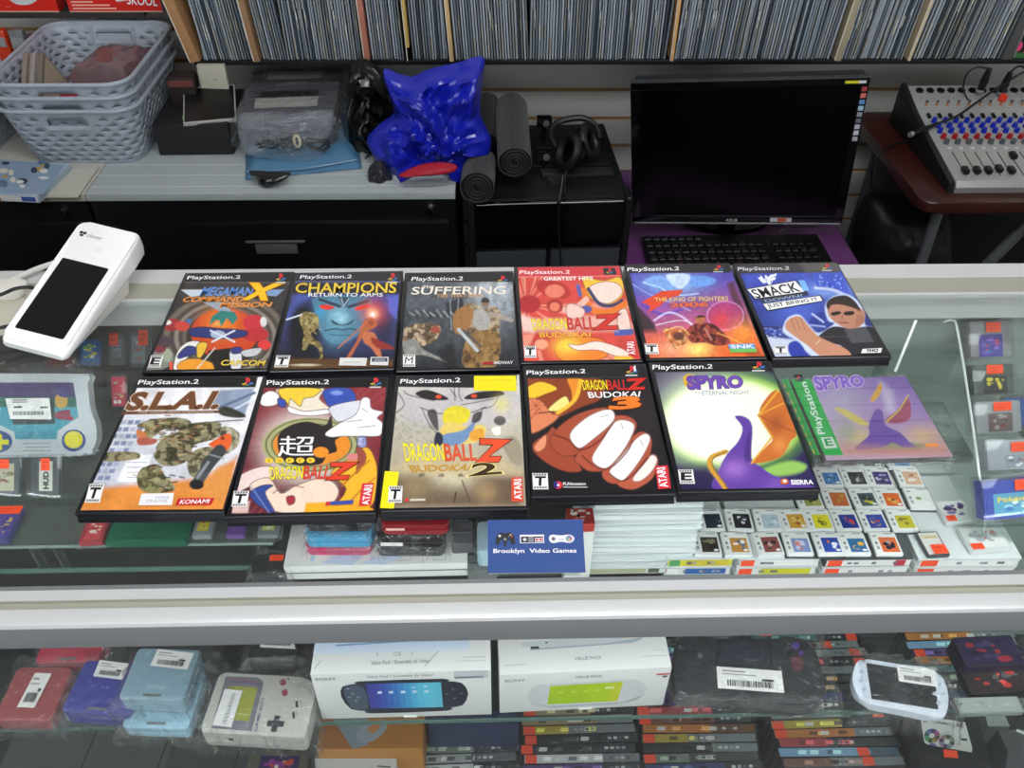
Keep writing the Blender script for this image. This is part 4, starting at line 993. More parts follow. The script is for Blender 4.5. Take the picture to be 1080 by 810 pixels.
# ================================================================ ON THE COUNTER
whitep = mat('white_glossy_plastic', 'EDEDEB', .22, coat=.4)
whiteg = mat('warm_white_plastic', 'D9D6CE', .4)
blackg = mat('black_glass_screen', '050507', .06, coat=.5)
def terminal():
    def at(px, py, Zc):
        r = ray(px, py); return Vector((0,0,CZ))+r*Zc
    Bc, Tc = at(41.5, 352.5, .963), at(91, 278.5, 1.018)
    L, R = at(14, 349, .963), at(69, 356, .963)
    ctr = (Bc+Tc)/2
    y = (Tc-Bc).normalized(); x = ((R-L)-y*(R-L).dot(y)).normalized(); z = x.cross(y)
    t = thing('card_terminal', 'white hand-held card payment terminal with a dark touch screen, tilted on the counter', 'card terminal', (ctr.x, ctr.y, GT+.0003))
    M = Matrix(((x.x,y.x,z.x,0),(x.y,y.y,z.y,0),(x.z,y.z,z.z,ctr.z-GT-.0003),(0,0,0,1)))
    # shell: wedge lofted through cross-sections
    secs = []
    for yy, wd, th, cr in ((-.071,.071,.010,.012),(-.066,.077,.016,.010),(-.03,.080,.022,.008),(.02,.080,.026,.008),(.075,.079,.034,.008),(.106,.076,.036,.010),(.114,.068,.030,.012)):
        secs.append((yy, wd, th, cr))
    b = B(); bm = b.bm; rings = []
    for i, (yy, wd, th, cr) in enumerate(secs):
        dz = -.002 if i in (0, len(secs)-1) else 0
        o = rrect(wd, th, [.006,.006,min(th*.45,.010),min(th*.45,.010)], 5)
        rings.append([bm.verts.new(M @ Vector((p[0]*(1-.0*(p[1]<0)), yy, p[1]-th/2+dz))) for p in o])
    n = len(rings[0])
    for a, c in zip(rings[:-1], rings[1:]):
        for k in range(n): bm.faces.new((a[k], a[(k+1)%n], c[(k+1)%n], c[k]))
    bm.faces.new(rings[0]); bm.faces.new(list(reversed(rings[-1])))
    b.build('terminal_body', whitep, t, smooth=50)
    b = B(); b.prism([(p[0], p[1]) for p in rrect(.0745, .178, .010, 5, 0, .0215)], .0, .0012, bev=.0005, M=M); b.build('front_panel', whitep, t)
    # stepped grip underneath
    def zb(yy): return -((ctr.z-GT-.0008)+yy*y.z)/z.z
    ol = [(-.060,-.008),(.062,-.018),(.074,-.030),(.060,zb(.060)+.0006),(-.054,zb(-.054)+.0006)]
    LOWZ = min((M @ Vector((0,q_[0],q_[1]))).z for q_ in ol+[(-.071,-.012)])
    Mx = M @ Matrix(((0,0,1,0),(1,0,0,0),(0,1,0,0),(0,0,0,1)))
    B().prism(ol, -.033, .033, bev=.003, M=Mx).build('grip_base', whiteg, t)
    B().prism(rrect(.058, .105, .002, 3), .0011, .0017, M=M).build('touch_screen', blackg, t)
    p = Print(None, .0014)
    p.rect(-.030,.092,-.026,.096,'2A2A2C'); p.rect(-.0255,.092,-.0215,.096,'2A2A2C'); p.rect(-.028,.0885,-.0235,.0915,'2A2A2C'); p.label_text('clover', -.0195, .0895, .0055, '77787C')
    for k in range(3): p.line([(.001+.0025*k,.072),(.0022+.0025*k,.0745),(.001+.0025*k,.077)], .0005, 'C4C4C6')
    o = p.build('printed_marks', t, m=paperm); o.matrix_local = M
    c2 = (L+R)/2
terminal()
def dock():
    c = W(-8, 332, z=GT)
    t = thing('charging_dock', 'pale beige plastic charging dock on the counter at the left edge, behind the terminal', 'charging dock', (c.x, c.y, GT+.0003))
    B().prism(rrect(.09, .085, .02, 5), 0, .012, bev=.003).build('dock_base', mat('beige_plastic','BDB9A8',.5), t)
    B().prism(rrect(.07, .03, .01, 5, 0, .028), .0115, .022, bev=.004).build('dock_back', whiteg, t)
dock()
pts = [W(*q) for q in ((-25,318,GT+.028),(0,311,GT+.030),(18,304,GT+.030),(36,304,GT+.028),(46,313,GT+.026),(42,325,GT+.02),(28,337,GT+.016),(8,344,GT+.017),(-25,350,GT+.018))]
tag(B().tube(pts, .0022, 8, smooth=6).build('power_cable', mat('black_rubber','101012',.45)), 'black power cable looping beside the card terminal', 'cable')
pts = [W(*q) for q in ((-20,303,GT+.006),(10,296,GT+.008),(38,284,GT+.009),(62,276,GT+.010))]
tag(B().tube(pts, .0035, 8, smooth=6).build('data_cable', mat('white_rubber','CFCFCA',.45)), 'white cable running behind the card terminal along the back rail', 'cable')
# ---- business cards in a small tilted block
def cards():
    A, Bq = W(514.5, 606, z=GT+.003), W(617.5, 605, z=GT+.003)
    ang = math.atan2((Bq-A).y, (Bq-A).x); w = (Bq-A).length; d = w*.573
    best = None
    for k in range(0, 60):
        th = math.radians(k)
        up = (A+Bq)/2+Vector((-math.sin(ang)*math.cos(th), math.cos(ang)*math.cos(th), math.sin(th)))*d
        py = projn([up])[0][1]
        if best is None or abs(py-549.5) < best[0]: best = (abs(py-549.5), th)
    th = best[1]; c = (A+Bq)/2
    M = Matrix.Rotation(th, 4, 'X')
    t = thing('business_card_stack', 'stack of blue business cards showing three game controllers, propped on the glass', 'business cards', (c.x, c.y, GT+.0003), ang)
    B().box((0, d/2, -.0045), (w*.985, d*.98, .004)).build('card_pile', mat('card_edges','DCDCD8',.7), t).matrix_local = Matrix.Translation((0,0,.006)) @ M
    p = Print(None, .0)
    p.rect(-w/2, 0, w/2, d, '1D3E7A')
    def P(X, Y): return (-w/2+(X-525)/(832-525)*w, (1-(Y-92)/(268-92))*d)
    def pl(q, c, s=0): p.poly([P(*v) for v in q], c, s)
    # three-pronged pad
    pl([(553,148),(566,134),(580,138),(596,134),(610,148),(612,170),(602,176),(594,160),(587,162),(584,180),(577,180),(574,162),(566,160),(560,176),(550,170)], '17181C', 2)
    for x, y, r, c in ((563,146,4,'D8D8DC'),(580,157,4,'8C8C92'),(598,142,2.4,'E0C040'),(602,148,2.2,'D04040'),(594,148,2.2,'4060C0')): p.ell(*P(x,y), r*w/307, r*w/307, c)
    # rectangular pad
    pl([(628,143),(705,143),(705,171),(628,171)],'D0D0D4'); pl([(631,149),(702,149),(702,169),(631,169)],'1A1A1E'); pl([(637,157),(649,157),(649,161),(637,161)],'D0D0D4'); pl([(641,153),(645,153),(645,165),(641,165)],'D0D0D4')
    for k in range(3): pl([(654,151+6*k),(672,151+6*k),(672,154+6*k),(654,154+6*k)],'9A9AA0')
    pl([(676,154),(700,154),(700,167),(676,167)],'C8C8CC')
    for x in (682,694): p.ell(*P(x,160), 4.4*w/307, 4.4*w/307, 'C83038')
    # dog-bone pad
    pl([(722,150),(734,144),(760,147),(786,144),(800,152),(800,164),(786,172),(760,168),(734,172),(722,164)],'CFCFD6',3); p.ell(*P(735,158),9*w/307,9*w/307,'B8B8C2')
    pl([(729,156),(741,156),(741,160),(729,160)],'202024'); pl([(733,152),(737,152),(737,164),(733,164)],'202024'); pl([(752,160),(757,157),(758,159),(753,162)],'404046'); pl([(761,160),(766,157),(767,159),(762,162)],'404046')
    p.ell(*P(785,158),11*w/307,11*w/307,'8C8CA0')
    for x,y,c in ((785,152,'3A50B0'),(791,158,'C83038'),(785,164,'D8B030'),(779,158,'3C9C50')): p.ell(*P(x,y),3*w/307,3*w/307,c)
    p.text('Brooklyn  Video Games', [P(543,190),P(806,191),P(806,209),P(543,208)], 'E6E6EE', bold=.03, outline=('14182A',.035))
    p.build('top_card', t, m=paperm).matrix_local = Matrix.Translation((0,0,.0045)) @ M
    B().prism([(0,0),(d*math.cos(th)*.95,0),(d*math.cos(th)*.95,d*math.sin(th)*.9)], -w*.45, w*.45, M=Matrix(((0,0,1,0),(1,0,0,0),(0,1,0,0),(0,0,0,1)))).build('clear_holder', acryl, t)
cards()
# ================================================================ MIDDLE SHELF
MS = .782
# clear riser on the left with a front lip
def riser():
    y = W(200, 575, z=.828).y
    t = thing('acrylic_riser', 'clear acrylic riser carrying the cartridges at the left of the middle shelf', 'display riser', (-.47, y+.133, MS+.0005))
    B().box((0, 0, .044), (.46, .26, .004)).build('riser_top', acryl, t)
    e = B(); e.box((0, -.131, .044), (.46, .0015, .0035)); e.build('riser_lip', mat('acrylic_edge','7C8C87',.2), t)
    for px in (40, 64):
        x = W(px, 590, z=MS+.02).x+.47
        B().box((x, -.126, .021), (.003, .012, .042)).build('riser_leg', acryl, t)
    B().box((.22, .0, .021), (.003, .25, .042)).build('riser_leg', acryl, t); B().box((-.22, .0, .021), (.003, .25, .042)).build('riser_leg', acryl, t)
riser()
RZ = MS+.0465
# LCD handheld
def lcd_game():
    th_ = math.radians(50); zl = RZ+.015*math.cos(th_)+.004
    A, Bq = W(-72,482,z=zl), W(102,478,z=zl); ang = math.atan2((Bq-A).y,(Bq-A).x); w = (Bq-A).length; m_ = (A+Bq)/2
    R3 = (Matrix.Rotation(ang,3,'Z') @ Matrix.Rotation(th_,3,'X')); fw_ = R3 @ Vector((0,1,0)); nn = R3 @ Vector((0,0,1))
    d = min((k*.0005 for k in range(10, 400)), key=lambda L: abs(projn([m_+fw_*L])[0][1]-395)); c = m_+fw_*d/2
    t = thing('lcd_handheld_game', 'white handheld LCD game with yellow round button and blue-purple screen panel', 'handheld game', c-nn*.015, (th_, 0, ang))
    def tf(px, py):
        r = ray(px, py); o = Vector((0,0,CZ)); k = (c-o).dot(nn)/r.dot(nn); q = R3.transposed() @ (o+r*k-c); return (q.x, q.y)
    X = lambda X_, Y_: tf(X_/6.747, 370+Y_/6.747)
    ol = [X(*v) for v in ((-420,190),(-360,165),(560,165),(615,190),(640,400),(680,520),(685,640),(640,720),(560,748),(-420,760),(-520,700),(-500,500))]
    ol = [(p.x, p.y) for p in smooth_path([(a, b_, 0) for a, b_ in ol], 4, True)]
    B().prism(ol, 0, .0148, bev=.004, seg=3).build('game_body', mat('pale_grey_plastic','C6CDD2',.35), t)
    p = Print(X, .0150)
    p.poly([(-300,225),(520,225),(545,385),(560,470),(410,570),(405,630),(110,630),(100,575),(-20,520),(-300,520)], '3E9CB0')
    p.poly([(-300,225),(520,225),(540,330),(-300,330)], '44306E'); p.poly([(-300,330),(540,330),(548,400),(-300,400)], '2E6E5E')
    p.poly([(395,330),(430,290),(470,300),(480,380),(440,410),(400,390)], 'C8A048', 3); p.poly([(400,270),(470,262),(480,330),(420,320)], '3A3A80', 3); p.ell(500,480,22,16,'B02848'); p.poly([(390,440),(500,420),(480,490),(400,480)],'8A2848',2)
    p.poly([(60,340),(385,330),(392,520),(95,525)], '30484C')
    p.text('GAME', [(130,575),(380,570),(382,615),(130,620)], '2C7C94')
    for k in range(3): p.line([(160,660+26*k),(365,657+26*k)], 5, '8A9098')
    p.ell(525,638,86,78,'2A4C8C',28); p.ell(-10,645,100,78,'2A4C8C',28)
    p.ell(525,632,66,62,'E6DC1E',28); p.poly([(-40,600),(15,595),(18,630),(60,632),(60,665),(18,668),(15,705),(-40,700)],'E6DC1E',3)
    p.build('face_print', t, m=film)
    b = B(); (bx, by) = X(525, 632); b.cyl((bx,by,.0147),(bx,by,.0175), .0088, .0082, 28); b.build('round_button', mat('yellow_rubber','E6DC1E',.4), t)
    q = Print(X, .0195); q.poly([(52,338),(365,334),(380,486),(88,484)],'E4E4E0'); q.poly([(112,395),(172,392),(172,404),(112,406)],'202020'); q.poly([(298,395),(355,394),(355,406),(298,408)],'606060')
    for k in range(26): q.poly([(108+8.6*k,428),(108+8.6*k+(3 if k%3 else 5),428),(108+8.6*k+(3 if k%3 else 5),456),(108+8.6*k,456)],'404040')
    q.poly([(105,346),(210,344),(210,351),(105,353)],'808080'); q.poly([(105,362),(215,360),(215,366),(105,368)],'909090'); q.build('barcode_label', t, m=paperm)
    bag_on(t, w*.93, d, .0155, .010, 3)
lcd_game()
Z1 = RZ+.0085; ZR = .900
cart('grey game cartridge with an orange price sticker beside the white handheld game', [(30,479),(62,479),(65,526),(29,526)], RZ, col='3E4246', lab=(.3,.12,.78,.9), lcol='C9CBBF', st=(.38,.66,.7,.98),
     deco=lambda p, X, Y: p.text('HUD', [(X(.46),Y(.18)),(X(.46),Y(.62)),(X(.64),Y(.62)),(X(.64),Y(.18))], '1A1A1C', bold=.05), tilt=48)
cart('game cartridge cut by the left photo edge with a pale picture label', [(-16,481),(22,480),(23,524),(-19,524)], RZ, col='50555A', lab=(.2,.08,.86,.86), lcol='B8B49C', art=('7A7458','C8C4B0','8C5A4A','98A090'), st=(.2,.72,.72,.98), tilt=48)
cart('purple handheld cartridge under a wide orange sticker at the left edge', [(-20,534),(21,533),(20,571),(-24,572)], Z1-.002, col='3A3478', lab=(.4,.08,.88,.8), lcol='4A3A98', art=('C8A838','3A2A78','D8C860','7048A0'), st=(.2,.76,.98,1.0))
cart('dark red cartridge poking out below the front left game case', [(82,545),(114,544),(117,572),(85,574)], Z1-.002, col='A02A34', lab=(.2,.1,.85,.95), lcol='C83C44', art=('E8D8C8','F0E8E0','A8303A'))
cart('pink and orange upright cartridge left of the front row', [(113,394),(134,394),(135,431),(115,432)], RZ, th=.012, col='C83058', lab=(.08,.05,.92,.95), lcol='D8385C', art=('E86A38','D8B070','B0C0A0','F08040'), sleeve=True, deco=lambda p,X,Y: [p.ell(X(.3),Y(.15),.0022,.0026,'F0F0EE'), p.ell(X(.62),Y(.15),.0022,.0026,'F0F0EE')], tilt=48)
cart('cartridge under an orange sticker just right of the terminal', [(116,343),(136,343),(134,388),(112,388)], RZ, col='5A5E60', lab=(.2,.2,.8,.7), lcol='7A8A98', art=('C87848','A8B8C8','404858'), st=(.05,.52,.62,.98), notch=False, tilt=48)
cart('cartridge with robot picture and orange sticker beside the back left game case', [(140,343),(164,344),(160,390),(134,390)], RZ, col='5A5E60', lab=(.1,.1,.8,.8), lcol='8C96A0', art=('D8D8DC','3A3A40','C86040','A0B0C0'), st=(.45,.55,.95,.98), notch=False, tilt=48)
cart('blue cartridge under the lower end of the terminal', [(88,357),(108,358),(105,386),(84,386)], RZ, col='2E5C98', lab=(.15,.2,.85,.9), lcol='3C78B0', art=('68B048','D8C848','E8E8E0'), sleeve=False, tilt=48)
cart('dull red cartridge half hidden below the terminal', [(48,374),(82,374),(80,391),(46,391)], RZ, col='702A28', lab=(.2,.2,.8,.8), lcol='8C3A34', tilt=48)
cart('yellow cartridge peeking out below the front left game case', [(201,540),(228,540),(229,566),(203,567)], Z1-.002, col='8A8E92', lab=(.2,.2,.8,.9), lcol='E0CC30', art=('D89040','E8E060','7A8038'))
cart('purple cartridge peeking out beside the yellow one', [(236,541),(262,541),(264,566),(239,566)], Z1-.002, col='6A4490', lab=(.2,.2,.8,.9), lcol='7C58A8', art=('A898C8','5A3A88'))
cart('lime-label cartridge nearest the cyan handheld', [(268,541),(296,541),(300,565),(272,566)], Z1-.002, col='7C8084', lab=(.2,.2,.8,.9), lcol='C8D060', art=('E8E8A0','90A848','F0F0E0'))
# green case
c, ang, w, d, tf = seat([(118,540),(200,539),(204,571),(119,572)], Z1)
t = thing('green_case', 'dark green plastic case lying on the riser below the front left game case', 'case', (c.x, c.y, RZ), ang)
B().box((0,0,.006),(w,d,.0115),bev=.002).build('case_lid', mat('dark_green_plastic','1F5A44',.3,coat=.3), t)
B().box((0,-d/2+.002,.0125),(w*.6,.002,.001)).build('lid_ridge', mat('dark_green_plastic','1F5A44',.3), t)
# dark handheld in a bag with orange sticker
c, ang, w, d, tf = seat([(264,582),(304,580),(304,607),(262,608)], MS+.02)
t = thing('bagged_handheld', 'dark handheld console in a zip bag with an orange sticker, near the front rail', 'handheld console', (c.x, c.y, MS+.0003), ang)
B().prism(rrect(w*.9,d*.9,.008,4),0,.018,bev=.003).build('console_body', mat('charcoal_plastic','2C2D30',.35,coat=.3), t)
bag_on(t, w*.9, d*.9, .019, .006, 8); sticker(t, w*.2, d*.12, .0235, .015, .008)
# blue / pink / black handhelds seen from their front edges
def folded(label, px0, px1, ybot, zb, th, col, depth=.07, group='closed folding handhelds under the glass'):
    A, Bq = W(px0, ybot, z=zb), W(px1, ybot, z=zb); a = math.atan2((Bq-A).y,(Bq-A).x); w = (Bq-A).length; c = (A+Bq)/2
    o = Vector((c.x-math.sin(a)*depth/2, c.y+math.cos(a)*depth/2, zb))
    t = thing('folding_handheld', label, 'handheld console', o, a, group)
    m = mat('glossy_'+col, col, .2, coat=.6)
    B().prism(rrect(w, depth, .008, 4), 0, th*.5-.0004, bev=.0015).build('lower_half', m, t)
    B().prism(rrect(w, depth, .008, 4), th*.5+.0004, th, bev=.002).build('upper_half', m, t)
    B().cyl((-w*.4,depth/2-.003,th*.5),(w*.4,depth/2-.003,th*.5),.0035,n=12).build('hinge', m, t)
    return t, w, depth
zb = MS+.024
# console box they stand on
c, ang, w, d, tf = seat([(306,545),(492,540),(494,594),(302,597)], zb)
t = thing('console_box', 'white console box with pale blue swooshes beside the business cards', 'box', (c.x, c.y, MS+.0003), ang)
B().box((0,0,.0118),(w,d,.0235),bev=.001).build('carton', mat('white_carton','DADBD6',.55), t)
p = Print(tf, .0237)
p.poly([(340,594),(372,572),(420,560),(430,560),(392,578),(372,596)],'B8C8DE'); p.poly([(380,594),(430,574),(424,588),(404,596)],'C4D0E2')
p.poly([(327,592),(332,574),(336,574),(331,592)],'A8CCDC')
p.line([(418,592),(434,590),(434,580)],.9,'B2B8B4'); p.line([(446,594),(446,584),(454,584)],.9,'B2B8B4'); p.line([(456,591),(470,590),(470,580)],.9,'B2B8B4')
p.build('lid_print', t, m=paperm)
p = Print(None, 0); p.rect(-w/2, -.001, w/2, .001, '7A8884'); p.build('lid_seam', t, (0,-d/2-.0004,.012), (math.pi/2,0,0), m=paperm)
t, w, dd = folded('pink folding handheld at the bottom of the cyan and black stack', 323, 392, 586, zb+.0003, .012, 'B8285C'); bag_on(t, w, dd, .0125, .006, 4)
t, w, dd = folded('cyan blue folding handheld in the middle of its stack', 323, 393, 577.5, zb+.0165, .017, '3C9CC8'); bag_on(t, w, dd, .0185, .005, 5)
t, w, dd = folded('black folding handheld on top of the cyan one', 323, 392, 561, zb+.0385, .014, '14161A'); bag_on(t, w, dd, .0145, .005, 6)
t, w, dd = folded('dark grey handheld at the bottom, beside the pink one', 397, 470, 587, zb+.0003, .012, '303234'); bag_on(t, w, dd, .0125, .006, 7)
t, w, dd = folded('black handheld with a white sticker, under the red one', 398, 470, 578, zb+.0165, .014, '1C1A1C'); bag_on(t, w, dd, .0145, .005, 9); sticker(t, -w*.28, -dd/2-.0012, .008, .024, .006, 'E0DED8', 'white_sticker', marks=False).rotation_euler = (math.pi/2,0,0)
t, w, dd = folded('dark red handheld on top of its stack, right of the cyan one', 402, 474, 564, zb+.0345, .016, '8C1C24'); sticker(t, -w*.28, -dd/2-.0012, .0105, .02, .004, 'E8B8A8', 'white_sticker', marks=False).rotation_euler = (math.pi/2,0,0)
# mesh pouch and bagged pale thing
c, ang, w, d, tf = seat([(478,548),(500,547),(499,574),(474,575)], zb+.018)
t = thing('mesh_pouch', 'dark grey mesh pouch between the red handheld and the business cards', 'pouch', (c.x, c.y, zb+.0003), ang)
B().box((0,0,.009),(w,d,.017),bev=.004,seg=3).build('pouch_body', mat('grey_mesh_cloth','57565A',.8,bump=1,bscale=700), t)
B().tube([(-w*.45,0,.0175),(w*.45,0,.0175)],.0012,6).build('pouch_zip', mat('black_rubber','101012',.45), t)
c, ang, w, d, tf = seat([(503,546),(532,546),(530,582),(500,583)], zb+.02)
t = thing('bagged_console', 'pale blue console in a crinkled clear bag just left of the business cards', 'handheld console', (c.x, c.y, MS+.0003), ang)
B().prism(rrect(w*.9,d*.9,.006,4),0,.042,bev=.004).build('console_body', mat('ice_blue_plastic','A9C4D0',.3), t)
bag_on(t, w*.9, d*.9, .0435, .006, 14)
# grey folded cloth-like bag in front of it
c, ang, w, d, tf = seat([(494,585),(523,584),(523,602),(492,604)], MS+.016)
t = thing('grey_cartridge_box', 'small dull grey box beside the business cards near the front rail', 'box', (c.x, c.y, MS+.0003), ang)
B().box((0,0,.008),(w,d,.0158),bev=.001).build('box_body', mat('dull_grey_card','6E7371',.6,var=.15,vscale=90), t)
B().box((0,0,.0162),(w*.8,.001,.0004)).build('box_seam', mat('grey_seam','4E5351',.6), t)
# ---- tall pile of white cases
def white_pile():
    p0, p1 = (612, 606), (728, 604)
    rr = random.Random(4)
    n = 10; th = .0125
    for k in range(n):
        zb_ = MS+.0004+k*(th+.0003)
        A, Bq = W(*p0, z=MS), W(*p1, z=MS)
        off = rr.uniform(-.002,.002); sh = .0075*max(0,k-3)+rr.uniform(-.001,.001)
        w = (Bq-A).length*.99; c = (A+Bq)/2
        a = math.atan2((Bq-A).y,(Bq-A).x)+rr.uniform(-.015,.015)
        d = .165-.006*k
        t = thing('white_game_case', 'white plastic game case in the tall pile right of the business cards', 'game case', (c.x+off+.0006*k, c.y+d/2+sh*.6, zb_), a, 'tall pile of white game cases')
        m = mat('white_case_plastic', 'D3DAD9', .35)
        b = B(); b.box((0,0,.002),(w,d,.0034),bev=.001); b.box((.002,0,th/2),(w-.006,d-.003,th-.004)); b.box((0,0,th-.002),(w,d,.0034),bev=.001); b.build('case_shell', m, t)
        q = Print(None, 0); q.rect(-w*.46,-th*.22,w*.46,th*.22,'C9D2D2' if k%3 else 'D8DEDC')
        if k == 0: q.rect(-w*.45,-th*.3,w*.1,th*.3,'A8B088'); q.rect(w*.12,-th*.3,w*.22,th*.3,'5A6450'); q.ell(w*.33,0,th*.5,th*.4,'E06048')
        q.build('spine_sheet', t, (0,-d/2-.0004,th/2), (math.pi/2,0,0), m=paperm)
white_pile()
# red-orange wrapped case at the left of the pile
cart('red and white illustrated case poking out above the business cards', [(598,536),(626,535),(627,552),(598,553)], .903, th=.014, col='B03A34', lab=(.05,.05,.95,.95), lcol='A83A30', art=('E8D8D0','2A2022','D86048','F0E8E0'), cat='game case', name='game_case', sleeve=False, group=None, notch=False)
# support for it: short pile of tan cases under
c, ang, w, d, tf = seat([(598,536),(626,535),(627,552),(598,553)], .889)
t = thing('storage_carton', 'grey carton behind the business cards under the illustrated case', 'box', (c.x, c.y, MS+.0003), ang)
B().box((0,.0,.0527),(w*1.0,d,.1054),bev=.001).build('carton', mat('white_carton','DADBD6',.55), t); B().box((0,0,.1054),(w*.98,.002,.0004)).build('tape', mat('clear_tape_tan','B8AC90',.4), t)
# ---- stacks of handheld game cases, two high, spines to the front
DS_T = MS+.0305
dsw = mat('clear_white_case', 'CDD3D2', .3); dsb = mat('dark_case_plastic', '4A4E50', .35)
spines = [
 (700,770,[('D8D8D4','2E62A4','E8E8E0'),('D2CC40','C8B838','5AA068')],'w','with a blue and yellow spine'),
 (774,860,[('D8D8D4','C8C430','F0512C'),('D8D8D4','E2E2DE','F0512C')],'w','with a yellow spine strip'),
 (864,956,[('DCDCD8','DCDCD8','F0512C'),('DCDCD8','B83040','F0512C')],'b','with a dark red patch'),
 (960,1068,[('DCDCD8','DCDCD8','F0512C'),('DCDCD8','E2E2DE','F0512C')],'w','at the right end')]
for i, (a0, a1, rows, kind, lb) in enumerate(spines):
    for k, (bg, mid, st) in enumerate(rows):
        zb_ = MS+.0004+k*.0151
        A, Bq = W(a0, 607, z=MS), W(a1, 606, z=MS); w = (Bq-A).length-.001; ang = math.atan2((Bq-A).y,(Bq-A).x); c = (A+Bq)/2; d = .124
        t = thing('handheld_game_case', 'white handheld game case %s, %s of the pair' % (lb, ('lower','upper')[k]), 'game case', (c.x, c.y+d/2, zb_), ang, 'handheld game cases with spines to the front')
        b = B(); b.box((0,0,.0018),(w,d,.0034),bev=.0008); b.box((0,.001,.0075),(w-.003,d-.003,.010)); b.box((0,0,.0131),(w,d,.0034),bev=.0008); b.build('case_shell', dsw if not (kind=='b' and k) else dsb, t)
        q = Print(None, 0); q.rect(-w*.48,-.0052,w*.48,.0052,bg)
        if mid != bg: q.rect(-w*.2 if i!=2 else w*.3,-.0048,w*.42,.0048,mid)
        q.rect(-w*.46,-.005,-w*.30,.005,st); rr = random.Random(i*7+k)
        for j in range(5): x = -w*.25+rr.random()*w*.55; q.rect(x,-.002,x+w*.05,.0022,rr.choice(('6A6A6E','9A9AA0','7C8088')))
        q.build('spine_sheet', t, (0,-d/2-.0006,.0075), (math.pi/2,0,0), m=paperm)
# rows behind them: dark tray blocks with pale ends
for i, (a0, a1) in enumerate(((690,768),(772,858),(862,954),(958,1050))):
    A, Bq = W(a0, 607, z=MS), W(a1, 606, z=MS); w = (Bq-A).length-.002; ang = math.atan2((Bq-A).y,(Bq-A).x); c = (A+Bq)/2
    t = thing('card_tray', 'flat %s tray under the rear game cards, %s' % (('pale','pale','dark','light grey')[i], ('behind the blue spine','behind the yellow spine','behind the dark red patch','at the right end')[i]), 'tray', (c.x, c.y+.128+.0625, MS+.0004), ang, 'card trays under the glass')
    m = mat('tray_%d' % i, ('AEB6B4','A4ACAA','34383A','AEB4B0')[i], .5)
    B().box((0,0,.015),(w,.122,.0298),bev=.0015).build('tray_block', m, t); B().box((0,-.0,.0300),(w*.96,.118,.0004)).build('tray_liner', m, t)
# ---- the game cards
CARDS = [
 # y of the near edge, y of the far edge, then (x left, x right at the near edge, picture colours, word)
 (586.5, 563, [(734,763,('3A3428','8A8468','1C1C20'),'black and tan'),(765,795,('C89040','4878A0','F0ECE4'),'small gold figure'),(798,830,('8A4A48','C8A098','2A2024'),'maroon'),(831,860,('7C90C0','C0C8E0','D87858'),'pale blue'),(863,893,('2848A8','C86848','E8E8F0'),'royal blue and red'),(891,921,('2A6CA0','E8B040','183858'),'teal and yellow'),(925,955,('D86838','24283A','9AA0B0'),'orange and black')]),
 (561, 540, [(712,735,('C8C030','A87038','E8E060'),'mustard'),(738,766,('1C2834','2C4858','E8E8E8'),'dark navy'),(769,797,('1A1A24','484860','E8E8E8'),'black'),(800,827,('B0C4CC','D8E0E0','90A8B0'),'misty grey'),(828,854,('C89838','A85830','E0C860'),'amber'),(854,882,('E0D820','B0A820','707018'),'bright yellow'),(882,911,('1C3A90','C84838','3C58B0'),'deep blue'),(911,941,('3048A0','C83838','D8A848'),'blue and red'),(940,973,('C8C038','8A8430','E8E070'),'olive yellow')]),
 (537.5, 518, [(845,869,('9AA050','C8B068','405030'),'moss green'),(873,900,('C86A34','E0A858','A8C048'),'burnt orange'),(902,931,('4A5A60','C8C038','2A3438'),'slate and yellow'),(928,959,('D86828','2A2024','E8A050'),'black and orange'),(958,993,('E4E8E2','88A858','F0F0F0'),'mostly white and green')]),
 (514.5, 497, [(867,889,('3878B8','68A8D8','1C4878'),'sky blue'),(893,918,('24282A','58605C','A8B0A8'),'charcoal'),(918,946,('3A3070','B8B0D8','2A2048'),'indigo'),(948,980,('D8B090','A86848','F0E0D0'),'peach')]),
 (495, 483, [(884,903,('6A4A44','B0A098','3C3030'),'brown'),(908,930,('2C2E30','D0D0D0','606060'),'black and silver'),(938,965,('4488C8','C8E0F0','2060A0'),'light blue')]),
]
roww = ('front','second','third','fourth','rearmost')
ordn = ('first','second','third','fourth','fifth','sixth','seventh','eighth','ninth')
cm = mat('white_card_plastic', 'DDE0DE', .4); cm2 = mat('grey_card_plastic', '3A3D40', .4)
card_mesh = None
def card_shell():
    w, d, th = .0298, .0325, .0036
    ol = [(-w/2+.001,-d/2),(w/2-.001,-d/2),(w/2,-d/2+.001),(w/2,d/2-.003),(w/2-.003,d/2),(-w/2+.001,d/2),(-w/2,d/2-.001),(-w/2,-d/2+.001)]
    return B().prism(ol, 0, th, bev=.0004)
proto_shell = None
def backing(t, dark):
    B().box((0,0,-.0003),(.0345,.0365,.0008)).build('card_holder', cm2 if dark else dsw, t)
